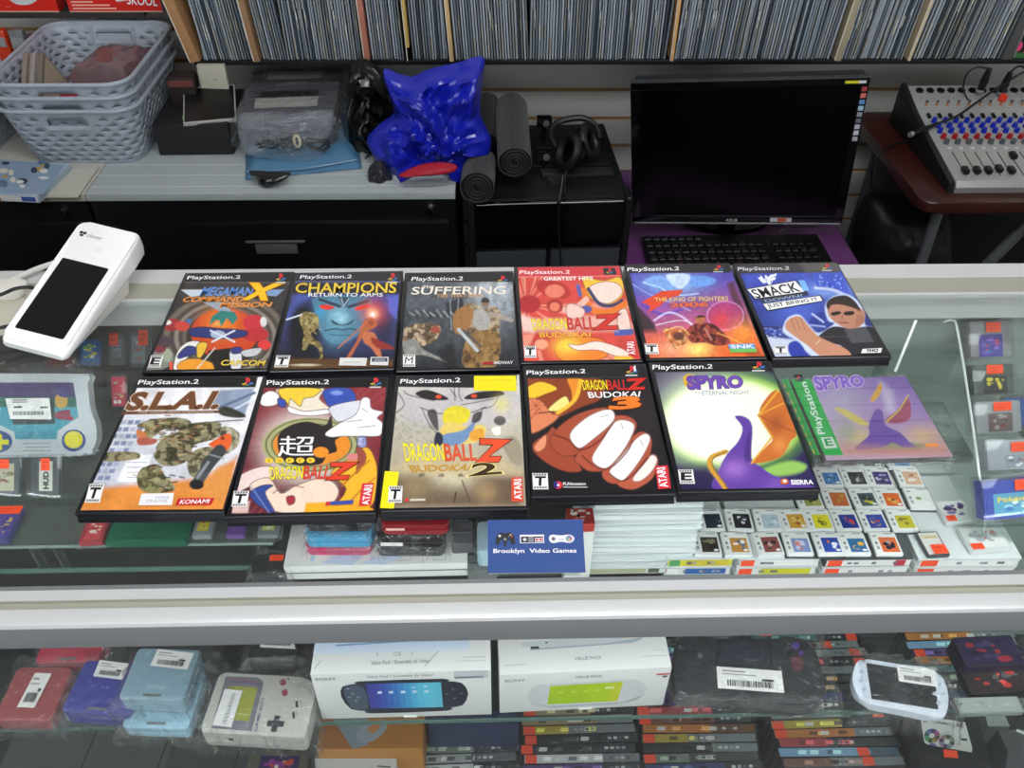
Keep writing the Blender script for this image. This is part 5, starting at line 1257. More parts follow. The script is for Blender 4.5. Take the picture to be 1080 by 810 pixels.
for r, (yn, yf, row) in enumerate(CARDS):
    for i, (xl, xr, cols, word) in enumerate(row):
        A, Bq = W(xl, yn, z=DS_T+.004), W(xr, yn, z=DS_T+.004)
        c = (A+Bq)/2; a = random.uniform(-.05,.05)
        t = thing('game_card', 'white game card, %s picture, %s from left in the %s row' % (word, ordn[i], roww[r]), 'game card', (c.x, c.y+.0176, DS_T+.0008), a, 'small game cards in rows under the glass')
        if proto_shell is None: proto_shell = card_shell().build('card_shell', cm, t)
        else: s_ = proto_shell.copy(); COL.objects.link(s_); s_.parent = t
        backing(t, xl > 815)
        q = Print(None, .0037); q.rect(-.0135,-.0150,.0135,.0148,'E6E8E4'); x0, x1, y0, y1 = -.0065,.0125,-.0125,.0060+random.uniform(0,.003)
        q.rect(x0,y0,x1,y1,cols[0]); rr = random.Random(r*20+i)
        for k in range(9):
            cx, cy = x0+(x1-x0)*(.25+.5*rr.random()), y0+(y1-y0)*(.25+.5*rr.random()); q.poly(circ(cx,cy,.0018+.002*rr.random(),6+k%3,.0012+.002*rr.random()), rr.choice(cols))
        if rr.random() < .5: q.ell(x1-.0035,y0+.0026,.0028,.0016,'F0F0F0',12)
        q.rect(-.0120,.0085,-.008,.0105,'8C9094'); q.rect(-.0120,-.002,-.0095,.0015,'70767C'); q.rect(-.0120,-.009,-.0092,-.0045,'9AA0A4'); q.rect(.001,.0122,.0105,.0136,'A0A4A6')
        q.build('card_label', t, m=paperm)
cart('grey-cased card with a gold logo and orange sticker at the right of the front row', [(969,561),(988,560),(1003,585),(975,587)], DS_T+.006, th=.005, col='4A4C50', lab=(.08,.06,.92,.94), lcol='D2D2CC', st=(.3,.04,.95,.42), sleeve=False, notch=False, cat='game card', name='game_card', group=None,
     deco=lambda p,X,Y: p.text('Pokémon', [(X(.16),Y(.86)),(X(.86),Y(.86)),(X(.86),Y(.70)),(X(.16),Y(.70))], 'C8A83C', bold=.03, outline=('8A7A40',.02)))
RS = .845
# ---- right side: boxed cartridges standing on an angle
cart('grey cartridge with a purple and blue label, back of the right-hand column', [(1020,336),(1067,335),(1070,378),(1022,380)], RS, th=.018, col='8E8C90', lab=(.2,.0,.78,.62), lcol='4A40A0', art=('6A58C0','3A78C8','9A70D0','C04878'), st=(.38,.68,.74,.95), group='cartridges in the right-hand column', tilt=48)
cart('dark green-grey cartridge with a yellow and black label in the right-hand column', [(1024,382),(1070,380),(1073,418),(1026,420)], RS, th=.018, col='46504C', lab=(.22,.04,.82,.62), lcol='2A2C2A', art=('C8B828','E0D040','1C1E1C','606860'), st=(.3,.68,.72,.97), group='cartridges in the right-hand column', tilt=48)
cart('light grey cartridge with a dull red patterned label in the right-hand column', [(1026,421),(1077,419),(1081,458),(1028,461)], RS, th=.018, col='97989A', lab=(.26,.04,.8,.62), lcol='6A5C5A', art=('A8A4A0','8C3A3A','484444'), st=(.38,.70,.78,.97), group='cartridges in the right-hand column', tilt=48)
cart('clear-bagged silver cartridge directly behind the bright blue one', [(1038,462),(1100,459),(1106,496),(1040,500)], RS, th=.016, col='B0B4BA', lab=(.3,.06,.9,.5), lcol='9AA4AC', art=('E8ECEE','C86A5A','F8F8F8','788088'), st=(.4,.6,.85,.92), group='cartridges in the right-hand column', tilt=48)
cart('bright blue cartridge with an orange sticker and yellow lettering, nearest in the right-hand column', [(1037,504),(1104,500),(1110,546),(1037,553)], RS, th=.018, col='2038A0', lab=(.14,.08,.9,.66), lcol='58A0C0', art=('A8D8E8','D8F0F0','3878B0'), st=(.48,.72,.92,.99), group='cartridges in the right-hand column', sleeve=True, text=('Pokémon','F0D838','203080'), tilt=48)
def right_support():
    cs = [o for o in bpy.data.objects if o.get('group') == 'cartridges in the right-hand column']
    x0 = min(o.location.x for o in cs); ya = min(o.location.y for o in cs)-.025; yb = .908
    t = thing('acrylic_stand', 'clear acrylic stand with a bright bent edge, carrying the right-hand cartridges', 'display stand', (x0+.02, (ya+yb)/2, MS+.0006))
    o = Vector(t.location); h = RS-MS-.0009
    B().box((0,0,h-.0015),(.11,yb-ya,.003)).build('stand_top', acryl, t)
    for sy in (-1,1): B().box((0,sy*((yb-ya)/2-.003),(h-.003)/2),(.11,.003,h-.0032)).build('stand_leg', acryl, t)
    P = [W(995,340,z=.915), W(1004,338,z=.917), W(1010,350,z=.912), W(1026,450,z=.88), W(1038,548,z=.83), W(1033,563,z=.815)]
    B().tube([p-o for p in P], .0016, 8, smooth=6).build('stand_edge', mat('bright_acrylic_edge','D6DEDC',.15,coat=.5), t)
right_support()
# leaning clear sheet behind the back-row cases, upper right
A, Bq = W(944,392,z=.88), W(966,338,z=.925)
t = tag(B().tube([A, Bq], .0018, 6).build('acrylic_strip', mat('bright_acrylic_edge','D6DEDC',.15,coat=.5)), 'thin bright acrylic strip slanting under the glass right of the blue case', 'acrylic strip')
# dim goods further back on the middle shelf, seen through the glass
rr = random.Random(11)
for i, (x0, x1, y0, y1, cols, nm) in enumerate(((955,1010,500,548,('A88040','6E4A28','C8B070'),'brown'),(1078,1110,420,490,('2850A0','1C3880','88A0D0'),'deep blue'))):
    cart('%s picture case lying flat on the middle shelf, far right goods' % nm, [(x0+4,y0),(x1+4,y0),(x1,y1),(x0,y1)], MS+.0135, th=.012, col='5A605E', lab=(.05,.05,.95,.95), lcol=cols[0], art=cols, sleeve=False, cat='game case', name='flat_game_case', notch=False, group=None)
for i, (x0, y0, w_, d_) in enumerate(((905,440,70,40),(975,425,36,55))):
    cart('dull grey-green case on the middle shelf, %s' % ('right of the square disc case','beside the acrylic edge')[i], [(x0+w_*.05,y0),(x0+w_,y0),(x0+w_*.98,y0+d_),(x0,y0+d_)], MS+.0135, th=.012, col='6C7672', lab=(.08,.08,.92,.92), lcol=('7E8A86','8A9692')[i], art=('A8B0A8','5A6662','8C8478'), sleeve=False, cat='game case', name='flat_game_case', notch=False, group='dull cases lying on the middle shelf')

for lab, quad, art, lc in (('white handheld case with a dark violet picture lying right of the game cards', [(985,528),(1016,526),(1034,548),(1000,551)], ('2A2440','4A3C68','8C7CA8'), 'DADCD8'),
        ('white handheld case with a grey striped picture, right of the orange-stickered card', [(1012,556),(1052,553),(1068,578),(1024,581)], ('A8ACB0','C84838','E8E8E4'), 'DADCD8')):
    cart(lab, quad, DS_T+.0085, th=.008, col='C9CECC', lab=(.06,.08,.94,.92), lcol=lc, art=art, sleeve=False, cat='game case', name='flat_game_case', group=None, notch=False, st=(.02,.02,.32,.26))
# ================================================================ LOWER SHELF
LS = .5563
def flat_device(name, label, cat, quad, zt, zb, col, rough=.3, hinge=False, group=None, bagged=True, lab=None, labcol='E2E2DE', ridge=False, seed=0):
    c, ang, w, d, tf = seat(quad, zt)
    t = thing(name, label, cat, (c.x, c.y, zb), ang, group); h = zt-zb
    m = mat('shell_'+col, col, rough, coat=.25)
    if hinge:
        B().prism(rrect(w, d*.93, .006, 4, 0, -d*.035), 0, h*.48, bev=.0015).build('lower_half', m, t)
        B().prism(rrect(w, d*.93, .006, 4, 0, -d*.035), h*.52, h, bev=.002, seg=3).build('upper_half', m, t)
        B().cyl((-w*.46,d/2-.006,h*.62),(w*.46,d/2-.006,h*.62),.006,n=16).build('hinge', m, t)
        B().box((0,-d*.42,h+.0001),(w*.28,.0035,.0004)).build('lid_emblem', mat('emblem_'+col,'6A6C70',.4), t)
    else: B().prism(rrect(w, d, .008, 4), 0, h, bev=.003, seg=3).build('device_body', m, t)
    if bagged: bag_on(t, w*.97, d*.97, h+.0005, .017, seed)
    if lab:
        L = [tf(*q) for q in lab]; p = Print(None, h+.0032)
        A, Bq, D = Vector(L[3]), Vector(L[2]), Vector(L[0])
        u = Bq-A; v = D-A
        q = Print(lambda a, b: tuple(A+u*a+v*b), h+.0032); barcode(q, 0, 0, 1, 1, seed, labcol); q.build('barcode_label', t, m=paperm)
    return t, w, d, tf, h
flat_device('folding_handheld','dark red folding handheld with an upright white barcode label, left of the lower shelf','handheld console',[(19,704),(79,703),(51,761),(-9,759)],LS+.024,LS+.0004,'9A4A4C',hinge=False,lab=[(38,711),(55,711),(37,748),(19,747)],seed=21)
flat_device('folding_handheld','crimson folding handheld behind the dark red and blue ones','handheld console',[(50,655),(116,654),(106,696),(40,700)],LS+.024,LS+.0004,'B03048',hinge=True,seed=22)
flat_device('folding_handheld','deep blue folding handheld with a white label, on the lower shelf','handheld console',[(92,692),(160,697),(138,755),(64,750)],LS+.030,LS+.0004,'3C3F92',hinge=True,lab=[(106,697.5),(138,699),(130,718.5),(99,714.5)],seed=23)
flat_device('folding_handheld','light blue folding handheld at the bottom of the two-high stack','handheld console',[(147,704),(216,706),(201,769),(133,767)],LS+.022,LS+.0004,'8DB9CC',hinge=True,seed=24)
flat_device('folding_handheld','light steel-blue folding handheld on top of the stack, with a white label','handheld console',[(147,680),(214,681),(191,740),(125,736)],LS+.055,LS+.027,'7F9DAC',hinge=True,lab=[(167,686),(207,687),(198,708),(159,703.5)],seed=25)
# brick handheld lying on its side
def brick():
    quad = [(231.5,709.7),(333,714),(325,779),(210.7,771)]
    c, ang, w, d, tf0 = seat(quad, LS+.034)
    t = thing('brick_handheld', 'chunky grey handheld console with a green screen, lying sideways under a white label', 'handheld console', (c.x, c.y, LS+.0004), ang)
    g = mat('warm_grey_plastic','B9B7AE',.4)
    B().prism(rrect(w,d,[.006,.006,.006,.006],4),0,.0165,bev=.002).build('back_shell', g, t)
    B().prism(rrect(w,d,[.022,.006,.006,.006],6),.0170,.0330,bev=.003,seg=3).build('front_shell', g, t)
    tf = lambda X, Y: tf0(190+X/5.79, 670+Y/5.79)
    p = Print(tf, .0332)
    p.poly([(278,250),(470,256),(505,278),(508,300),(438,585),(190,566)],'77757F'); p.poly([(300,306),(474,320),(420,524),(246,512)],'9CA040'); p.poly([(300,306),(340,309),(290,515),(246,512)],'8C9038')
    p.line([(300,266),(500,290)],4,'A83A50'); p.line([(296,278),(496,300)],4,'4A4C8C')
    for k in range(6): p.line([(690+20*k,318-9*k+10*k),(752+10*k,286+26*k-12*k)],4,'A09E96')
    p.text('GAME BOY',[(448,585),(500,372),(518,376),(468,588)],'55557C',bold=.02)
    p.poly([(655,262),(668,262),(668,272),(655,272)],'60606A'); p.line([(732,392),(742,440)],3,'70707A'); p.line([(710,460),(718,505)],3,'70707A')
    p.build('face_print', t, m=film)
    def at(X, Y, z): a, b = tf(X, Y); return Vector((a, b, z))
    mr = mat('maroon_button','8C2C48',.3); dk = mat('dark_button','2C3236',.4)
    for X, Y in ((628,287),(640,350)): q = at(X,Y,.0325); B().cyl(q, q+Vector((0,0,.0022)), .0042, .0038, 20).build('round_button', mr, t)
    q = at(583,540,.0338); b = B(); b.box(q,(.020,.0065,.0024),bev=.0005); b.box(q,(.0065,.020,.0025),bev=.0005); b.build('cross_pad', dk, t)
    for X, Y in ((712,420),(693,487)): q = at(X,Y,.0335); B().box(q,(.0030,.0085,.0014),rot=.35,bev=.0006).build('slanted_button', dk, t)
    b = B(); b.box((-w*.22,-d/2-.0003,.020),(.006,.002,.003)); b.build('volume_slot', dk, t)
    bag_on(t, w*.98, d*.98, .0335, .014, 31)
    q = Print(tf, .0362); q.poly([(275,335),(383,345),(315,568),(200,556)],'E0E0DE')
    for k in range(24): y = 365+8*k; q.line([(318-.33*(y-365),y),(345-.33*(y-365),y+2)],2.5 if k%3 else 4,'70747A')
    q.build('barcode_label', t, m=paperm)
brick()
t, w, d, tf, h = flat_device('boxed_accessory','small black boxed accessory with a white barcode label, behind the grey brick handheld','accessory',[(262,664),(312,664),(320,694),(264,697)],LS+.04,LS+.0004,'1E2022',bagged=True,lab=[(272,666),(310,667),(312,686),(275,684)],seed=33)
# console cartons
cart_m = mat('console_carton', 'D9DAD7', .5)
def carton(name, label, BL, BR, ytop, depth, front, top):
    A, Bq = W(*BL, z=LS+.0004), W(*BR, z=LS+.0004); ang = math.atan2((Bq-A).y,(Bq-A).x); w = (Bq-A).length; c = (A+Bq)/2
    mid = ((BL[0]+BR[0])/2, ytop); hh = W(mid[0], mid[1], Y=c.y).z-LS
    n = Vector((-math.sin(ang), math.cos(ang), 0)); o = c+n*depth/2
    t = thing(name, label, 'console box', (o.x, o.y, LS+.0004), ang)
    B().box((0,0,hh/2),(w,depth,hh),bev=.0006).build('carton', cart_m, t)
    f = Print(None, 0); front(f, w, hh); f.build('front_print', t, (0,-depth/2-.0003,hh/2), (math.pi/2,0,0), m=film)
    g = Print(None, 0); top(g, w, depth); g.build('top_print', t, (0,0,hh+.0003), m=film)
    B().box((w*.02,-depth/2-.0006,.0015),(.016,.0012,.003)).build('tuck_tab', cart_m, t)
    return t, w, hh
def psp_front1(p, w, h):
    F_ = lambda X, Y: (-w/2+(X-30)/(1015-30)*w, h/2-(Y-210)/(455-210)*h)
    P = lambda pts, c, s=0: p.poly([F_(*q) for q in pts], c, s)
    p.text('SONY',[F_(50,228),F_(165,228),F_(165,241),F_(50,241)],'77787A',bold=.02); p.text('Value Pack / Ensemble de Valeur',[F_(335,221),F_(700,219),F_(700,233),F_(335,235)],'6C6E72')
    P([(812,212),(1000,212),(1000,246),(812,246)],'C4C6CA'); P([(812,240),(975,238),(975,248),(812,250)],'8A8C94')
    P([(170,330),(190,275),(270,262),(290,250),(750,248),(775,262),(850,272),(885,330),(850,395),(780,405),(760,424),(320,428),(290,412),(210,400)],'2A2D38',2); P([(190,290),(270,270),(310,300),(310,390),(280,405),(215,392)],'4A5668',3)
    # screen with a sideways blue gradient print
    n = 12; cols = [(62,66,150),(60,72,160),(58,84,170),(56,100,180),(58,118,190),(64,138,200),(72,158,210),(80,176,216),(92,190,222),(98,196,224),(100,196,220),(96,188,214)]
    for k in range(n): P([(320+415*k/n,264),(320+415*(k+1)/n+1,264),(322+415*(k+1)/n,400),(322+415*k/n,400)], '%02x%02x%02x' % cols[k])
    for X in (390,453,520,585,650): P([(X-12,304),(X+12,303),(X+12,316),(X-12,317)],'C8DCF0')
    P([(640,280),(660,278),(660,286),(640,288)],'C8DCF0'); P([(575,284),(592,284),(592,290),(575,290)],'C8DCF0')
    for (X,Y) in ((215,330),(240,312),(265,332),(250,350),(800,300),(762,325),(846,325),(805,350)): a,b = F_(X,Y); p.ell(a,b,w*.009,w*.009,'8E949C' if X<300 else '6E727A',12)
    p.ell(*F_(218,283),w*.01,w*.006,'A8AEB4',12)
def psp_top1(p, w, d):
    F_ = lambda u, v: (-w/2+u*w, -d/2+v*d)
    n = 8
    for k in range(n): p.poly([F_(0,.45+.55*k/n),F_(.88-.02*k/n,.45+.55*k/n),F_(.88,.45+.55*(k+1)/n),F_(0,.45+.55*(k+1)/n)], '%02x%02x%02x' % (208-6*k,220-5*k,232-2*k))
    p.poly([F_(.12,.62),F_(.62,.70),F_(.62,.74),F_(.12,.66)],'7C9AC0')
    for a in ([(.36,.46),(.36,.40),(.37,.38)],[(.45,.38),(.49,.38),(.49,.44),(.45,.44)],[(.555,.46),(.555,.38)],[(.63,.10),(.705,.46)],[(.02,.12),(.05,.3)]): p.line([F_(*q) for q in a],.0008,'8A8C90')
    p.text('Value Pack / Ensemble de Valeur',[F_(.33,.26),F_(.665,.28),F_(.665,.19),F_(.33,.17)],'6C6E72'); p.rect(*F_(.84,.28),*F_(.97,.295),'A8AAAE'); p.rect(*F_(.80,.2),*F_(.97,.212),'B4B6BA')
carton('console_carton','white console carton with a black handheld and blue screen printed on its front',(340,758.5),(518.5,753.5),709,.058,psp_front1,psp_top1)
def psp_front2(p, w, h):
    F_ = lambda X, Y: (-w/2+(X-80)/(990-80)*w, h/2-(Y-205+ (X-80)*.05)/(410-205)*h)
    P = lambda pts, c, s=0: p.poly([F_(*q) for q in pts], c, s)
    p.text('SONY',[F_(108,228),F_(216,222),F_(216,236),F_(108,242)],'707276',bold=.02); p.text('VALUE PACK',[F_(480,206),F_(625,200),F_(625,213),F_(480,219)],'77797C',bold=.02)
    P([(235,300),(270,262),(345,250),(750,225),(830,232),(872,262),(872,300),(830,335),(735,352),(345,372),(270,370),(240,340)],'CFD1D2',2); P([(240,345),(350,378),(735,356),(870,305),(872,300),(830,335),(735,350),(345,370)],'A9ACAF',0)
    P([(350,260),(742,235),(728,340),(340,360)],'A9C81C'); P([(560,248),(742,236),(728,340),(550,350)],'B4CE20'); P([(690,239),(742,236),(728,340),(680,343)],'C8D028')
    for X in (410,480,545,605): P([(X-14,290-.06*X+24),(X+14,288-.06*X+24),(X+14,298-.06*X+24),(X-14,300-.06*X+24)],'C4D850')
    P([(650,262),(695,259),(695,270),(650,273)],'E4EEB0')
    for X,Y in ((330,312),(300,330),(285,296),(815,268),(840,282),(812,300)): a,b=F_(X,Y); p.ell(a,b,w*.009,w*.007,'B8BABD',12)
    P([(915,192),(985,188),(985,194),(915,198)],'D04038'); P([(950,202),(975,200),(975,208),(950,210)],'404248')
def psp_top2(p, w, d):
    F_ = lambda u, v: (-w/2+u*w, -d/2+v*d)
    P = lambda pts, c: p.poly([F_(*q) for q in pts], c)
    P([(.14,.62),(.30,.60),(.62,.62),(.86,.78),(.86,.92),(.14,.72)],'C6CACD'); P([(.18,.53),(.50,.56),(.80,.60),(.86,.68),(.86,.72),(.62,.62),(.20,.58)],'A8B2BA'); P([(.19,.56),(.24,.56),(.24,.62),(.19,.62)],'3C4046')
    P([(.77,.72),(.81,.72),(.81,.86),(.77,.86)],'E0DC30'); P([(.28,.68),(.295,.68),(.295,.71),(.28,.71)],'303236'); P([(.705,.76),(.72,.76),(.72,.79),(.705,.79)],'303236')
    p.text('VALUE PACK',[F_(.44,.33),F_(.60,.33),F_(.60,.25),F_(.44,.25)],'8A8C90',bold=.02); p.rect(*F_(.03,.2),*F_(.15,.214),'A8AAAE'); p.rect(*F_(.83,.26),*F_(.99,.274),'B4B6BA'); p.rect(*F_(.90,.40),*F_(.99,.41),'B4B6BA')
carton('console_carton','white console carton with a lime green screen printed on its front',(527,752),(699,743.5),708,.058,psp_front2,psp_top2)
# black console in a zip bag
def black_console():
    quad = [(718,668),(862,668),(870,738),(708,735)]
    c, ang, w, d, tf0 = seat(quad, LS+.03)
    t = thing('black_console', 'black games console in a clear zip bag, right of the white cartons', 'games console', (c.x, c.y, LS+.0004), ang)
    tf = lambda X, Y: tf0(680+X/5.143, 665+Y/5.143)
    ol = [tf(*q) for q in ((200,20),(400,40),(700,40),(880,40),(960,200),(975,370),(800,395),(500,370),(330,345),(170,330),(150,180))]
    ol = [(p.x, p.y) for p in smooth_path([(a, b, 0) for a, b in ol], 4, True)][::-1]
    B().prism(ol, 0, .028, bev=.005, seg=3).build('console_body', mat('black_console_plastic','1C1E22',.3,coat=.4), t)
    p = Print(tf, .0282); p.poly([(395,45),(690,45),(700,200),(380,195)],'14161E'); p.poly([(420,60),(670,60),(676,180),(410,178)],'1E2232'); p.line([(540,155),(615,158)],5,'5A5E68')
    p.ell(245,90,48,46,'2C3036'); p.ell(245,90,34,32,'101214'); p.poly([(232,60),(258,60),(258,120),(232,120)],'2C3036'); p.poly([(215,80),(275,80),(275,102),(215,102)],'2C3036'); p.ell(300,135,14,14,'6A6E74')
    p.ell(820,80,22,20,'5C3C90'); p.ell(850,120,16,14,'503880'); p.poly([(790,150),(850,140),(860,200),(820,220)],'5A2A34',3); p.build('face_print', t, m=film)
    bag_on(t, w*1.0, d*.98, .0285, .018, 41)
    q = Print(tf, .0318); A, Bq, D = [Vector(tf(*z)) for z in ((395,318),(755,345),(387,200))]
    q = Print(lambda a, b: tuple(A+(Bq-A)*a+(D-A)*b), .0322); barcode(q, 0, 0, 1, 1, 5); q.build('barcode_label', t, m=paperm)
black_console()
sticker(bpy.data.objects['black_console'], .03, .045, .032, .016, .008)
def white_handheld():
    quad = [(913,694),(990,706),(1000,756),(912,742)]
    c, ang, w, d, tf0 = seat(quad, LS+.032)
    t = thing('white_handheld', 'white handheld console with rounded ends and a large black screen, bagged', 'handheld console', (c.x, c.y, LS+.0004), ang)
    tf = lambda X, Y: tf0(870+X/5.143, 665+Y/5.143)
    ol = [tf(*q) for q in ((225,152),(420,180),(590,205),(650,270),(672,350),(665,430),(625,466),(430,430),(250,394),(185,350),(152,270),(165,190),(190,158))]
    ol = [(p.x, p.y) for p in smooth_path([(a, b, 0) for a, b in ol], 4, True)][::-1]
    B().prism(ol, .017, .030, bev=.005, seg=4).build('console_body', mat('pearl_white_plastic','D4DCE8',.2,coat=.5), t)
    p = Print(tf, .0302); p.poly([(225,172),(597,232),(617,426),(255,368)],'121418'); p.poly([(330,190),(400,200),(470,402),(390,388)],'24262A')
    for X,Y in ((200,220),(212,315),(195,268),(622,290),(640,340),(618,390),(600,340)): p.ell(X,Y,13,12,'B4BECC',14)
    p.text('SONY',[(395,380),(440,387),(440,393),(395,386)],'70747A'); p.build('face_print', t, m=film)
    bag_on(t, w*1.0, d*.95, .0305, .02, 51)
    A, Bq, D = [Vector(tf(*z)) for z in ((400,280),(612,312),(385,190))]
    q = Print(lambda a, b: tuple(A+(Bq-A)*a+(D-A)*b), .0338); barcode(q, 0, 0, 1, 1, 6); q.build('barcode_label', t, m=paperm)
    B().box((0,0,.0085),(w*.6,d*.5,.0165),bev=.001).build('packing_card', mat('clear_tape_tan','B8AC90',.4), t)
white_handheld()
# a few flat boxes at the right end of the lower shelf
for nm, quad, zt, col, lc, ac in (('dark purple game case under the right end of the shelf, behind the white handheld',[(1010,672),(1070,670),(1080,700),(1014,704)],LS+.03,'221C30','2A2440',('3C3458','8C2A34','1C1830')),
        ('black and red game case lying right of the white handheld',[(1016,706),(1086,702),(1092,728),(1020,732)],LS+.015,'1A1A1C','30282A',('B03A34','5A5E60','D0504A')),
        ('pale green-grey flat box at the right front corner of the lower shelf',[(1008,736),(1074,734),(1080,750),(1010,752)],LS+.012,'8C948E','98A29C',('A4AEA8','8C968F'))):
    cart(nm, quad, zt, th=zt-LS-.0006, col=col, lab=(.04,.06,.96,.94), lcol=lc, art=ac, sleeve=False, cat='game case', name='flat_game_case', notch=False, group=None)
# ================================================================ CABINET FLOOR
CF = .1164; ST = CF+.136
orde = ('front','second','third','fourth','fifth','sixth','seventh','eighth','ninth','tenth','eleventh','twelfth','thirteenth','fourteenth','fifteenth','sixteenth')
colsN = [('green-grey','6E7A6C'),('silver','9AA0A2'),('black','26282A'),('orange','C07838'),('red','A83C40'),('sky blue','7FA4C4'),('brown','7A5444'),('navy','303C68'),('yellow','B8A23C'),('white','C8CCCC'),('teal','3E6C70'),('violet','544078'),('tan','9A8868')]
frontcols = {0:['white','silver','green-grey'],1:['violet','white','black','black'],2:['navy','green-grey','black','yellow','orange','brown'],3:['brown','sky blue','red','orange','yellow','green-grey'],4:['violet','navy','black']}
shell_b = mat('standing_case_plastic','1B1D1F',.3,coat=.3)
def standing(ci, xl, xr, yfront, n, tall=.19, yb=672):
    x0 = W(xl, yfront, z=ST).x; x1 = W(xr, yfront, z=ST).x; Lw = x1-x0; Y0 = W((xl+xr)/2, yfront, z=ST).y
    rr = random.Random(ci*31+2); cn = ('leftmost','second','third','fourth','rightmost')[ci]
    used = frontcols.get(ci, [])
    for k in range(n):
        name, hexc = (next(c for c in colsN if c[0] == used[k]) if k < len(used) else rr.choice(colsN))
        Y = Y0+.007+k*.0158
        if Y > .905: break
        t = thing('upright_game_case', '%s game case, spine up, %s row of the %s column on the cabinet floor' % (name, orde[k], cn), 'game case', ((x0+x1)/2+rr.uniform(-.004,.004), Y, CF+.0002), rr.uniform(-.02,.02), 'game cases standing spine up on the cabinet floor')
        b = B(); b.box((0,-.0055,.0675),(Lw,.0032,.135),bev=.0008); b.box((0,.0055,.0675),(Lw,.0032,.135),bev=.0008); b.box((0,0,.0665),(Lw-.001,.009,.132)); b.build('case_shell', shell_b, t)
        p = Print(None, 0); p.rect(-Lw*.495,-.0068,Lw*.495,.0068,hexc)
        dk = '%02x%02x%02x' % tuple(int(v*.6) for v in hx(hexc)); lt = '%02x%02x%02x' % tuple(min(255,int(v*1.35+30)) for v in hx(hexc))
        split = rr.choice((.1,.18,-.1)); p.rect(Lw*split,-.0068,Lw*.495,.0068,rr.choice(('2A2C2E','7C8284',dk,'34383C')))
        for j in range(5):
            x = -Lw*.4+rr.random()*Lw*.5; p.poly([(x,-.003),(x+Lw*.07,-.0035),(x+Lw*.08,.003),(x+.002,.0035)], rr.choice((lt,dk,'D8D8D0',lt)))
        x = Lw*split+.01
        for j in range(4): p.rect(x+j*.009,-.002,x+j*.009+.006,.0022,rr.choice(('C8CCCC','9CA0A4','5A5E62')))
        if rr.random() < .45 or k in (1,):
            sx = -Lw*.44 if ci < 3 else Lw*rr.choice((.42,.2,-.44)); p.rect(sx-.009,-.0072,sx+.009,.0068,orange)
        p.build('spine_sheet', t, (0,0,.1352), m=paperm)
        if k < 5:
            B().box((0,0,.0685),(Lw+.004,.0145,.1375),bev=.0015).build('plastic_sleeve', filmm, t)
standing(0, 424, 545, 815, 3); standing(1, 552, 676, 815, 7); standing(2, 682, 806, 814, 16); standing(3, 826, 955, 808, 16); standing(4, 985, 1110, 745, 10)
# things beside the columns
def lowbox(name, label, cat, quad, zt, col, deco=None, group=None):
    c, ang, w, d, tf = seat(quad, zt); h = zt-CF-.0004
    t = thing(name, label, cat, (c.x, c.y, CF+.0002), ang, group)
    B().box((0,0,h/2),(w,d,h),bev=.001).build('box_body', mat('card_'+col,col,.5), t)
    p = Print(tf, h+.0003)
    if deco: deco(p)
    else: p.poly([quad[3],quad[2],quad[1],quad[0]],col)
    p.build('lid_print', t, m=film); return t
def d1(p):
    p.poly([(336,790),(338,757),(447,757),(446,788)],'B07838'); p.poly([(350,757),(372,790),(388,786),(388,757)],'8C98A0'); p.poly([(384,785),(376,772),(396,760),(408,762),(404,774)],'9AA4AC',2); p.poly([(386,770),(396,762),(402,766),(394,774)],'C88850'); p.poly([(338,766),(350,757),(372,790),(340,790)],'A87040')
lowbox('printed_box','orange-brown printed box with a grey device picture, under the left carton','box',[(338,752),(447,752),(446,789),(336,790)],.33,'B07838',d1)
lowbox('navy_box','navy blue box on the cabinet floor beneath the gap between the two cartons','box',[(452,748),(548,748),(546,762),(451,762)],.33,'26304C')
lowbox('white_box','white box at the bottom edge of the photo, in front of the orange-brown one','box',[(332,800),(418,800),(416,828),(334,828)],.30,'C2C6C6',lambda p:[p.poly([(334,828),(416,828),(418,800),(332,800)],'C2C6C6'),p.line([(398,808),(412,809)],1.5,'50545A')])
def d2(p):
    p.poly([(1036,742),(1056,742),(1064,766),(1042,766)],'9AA49E'); p.line([(1040,751),(1056,750)],1,'6E7872')
lowbox('pale_box','pale grey-green box right of the disc-card case on the cabinet floor','box',[(1036,742),(1056,742),(1064,766),(1042,766)],.24,'9AA49E',d2)
lowbox('dark_grey_box','dark grey box with a white edge in the bottom right corner','box',[(1066,772),(1110,772),(1112,815),(1060,815)],.30,'4A4C4E',lambda p:[p.poly([(1060,815),(1112,815),(1110,772),(1066,772)],'4A4C4E'),p.line([(1072,770),(1092,778)],3,'C8CCCC')])
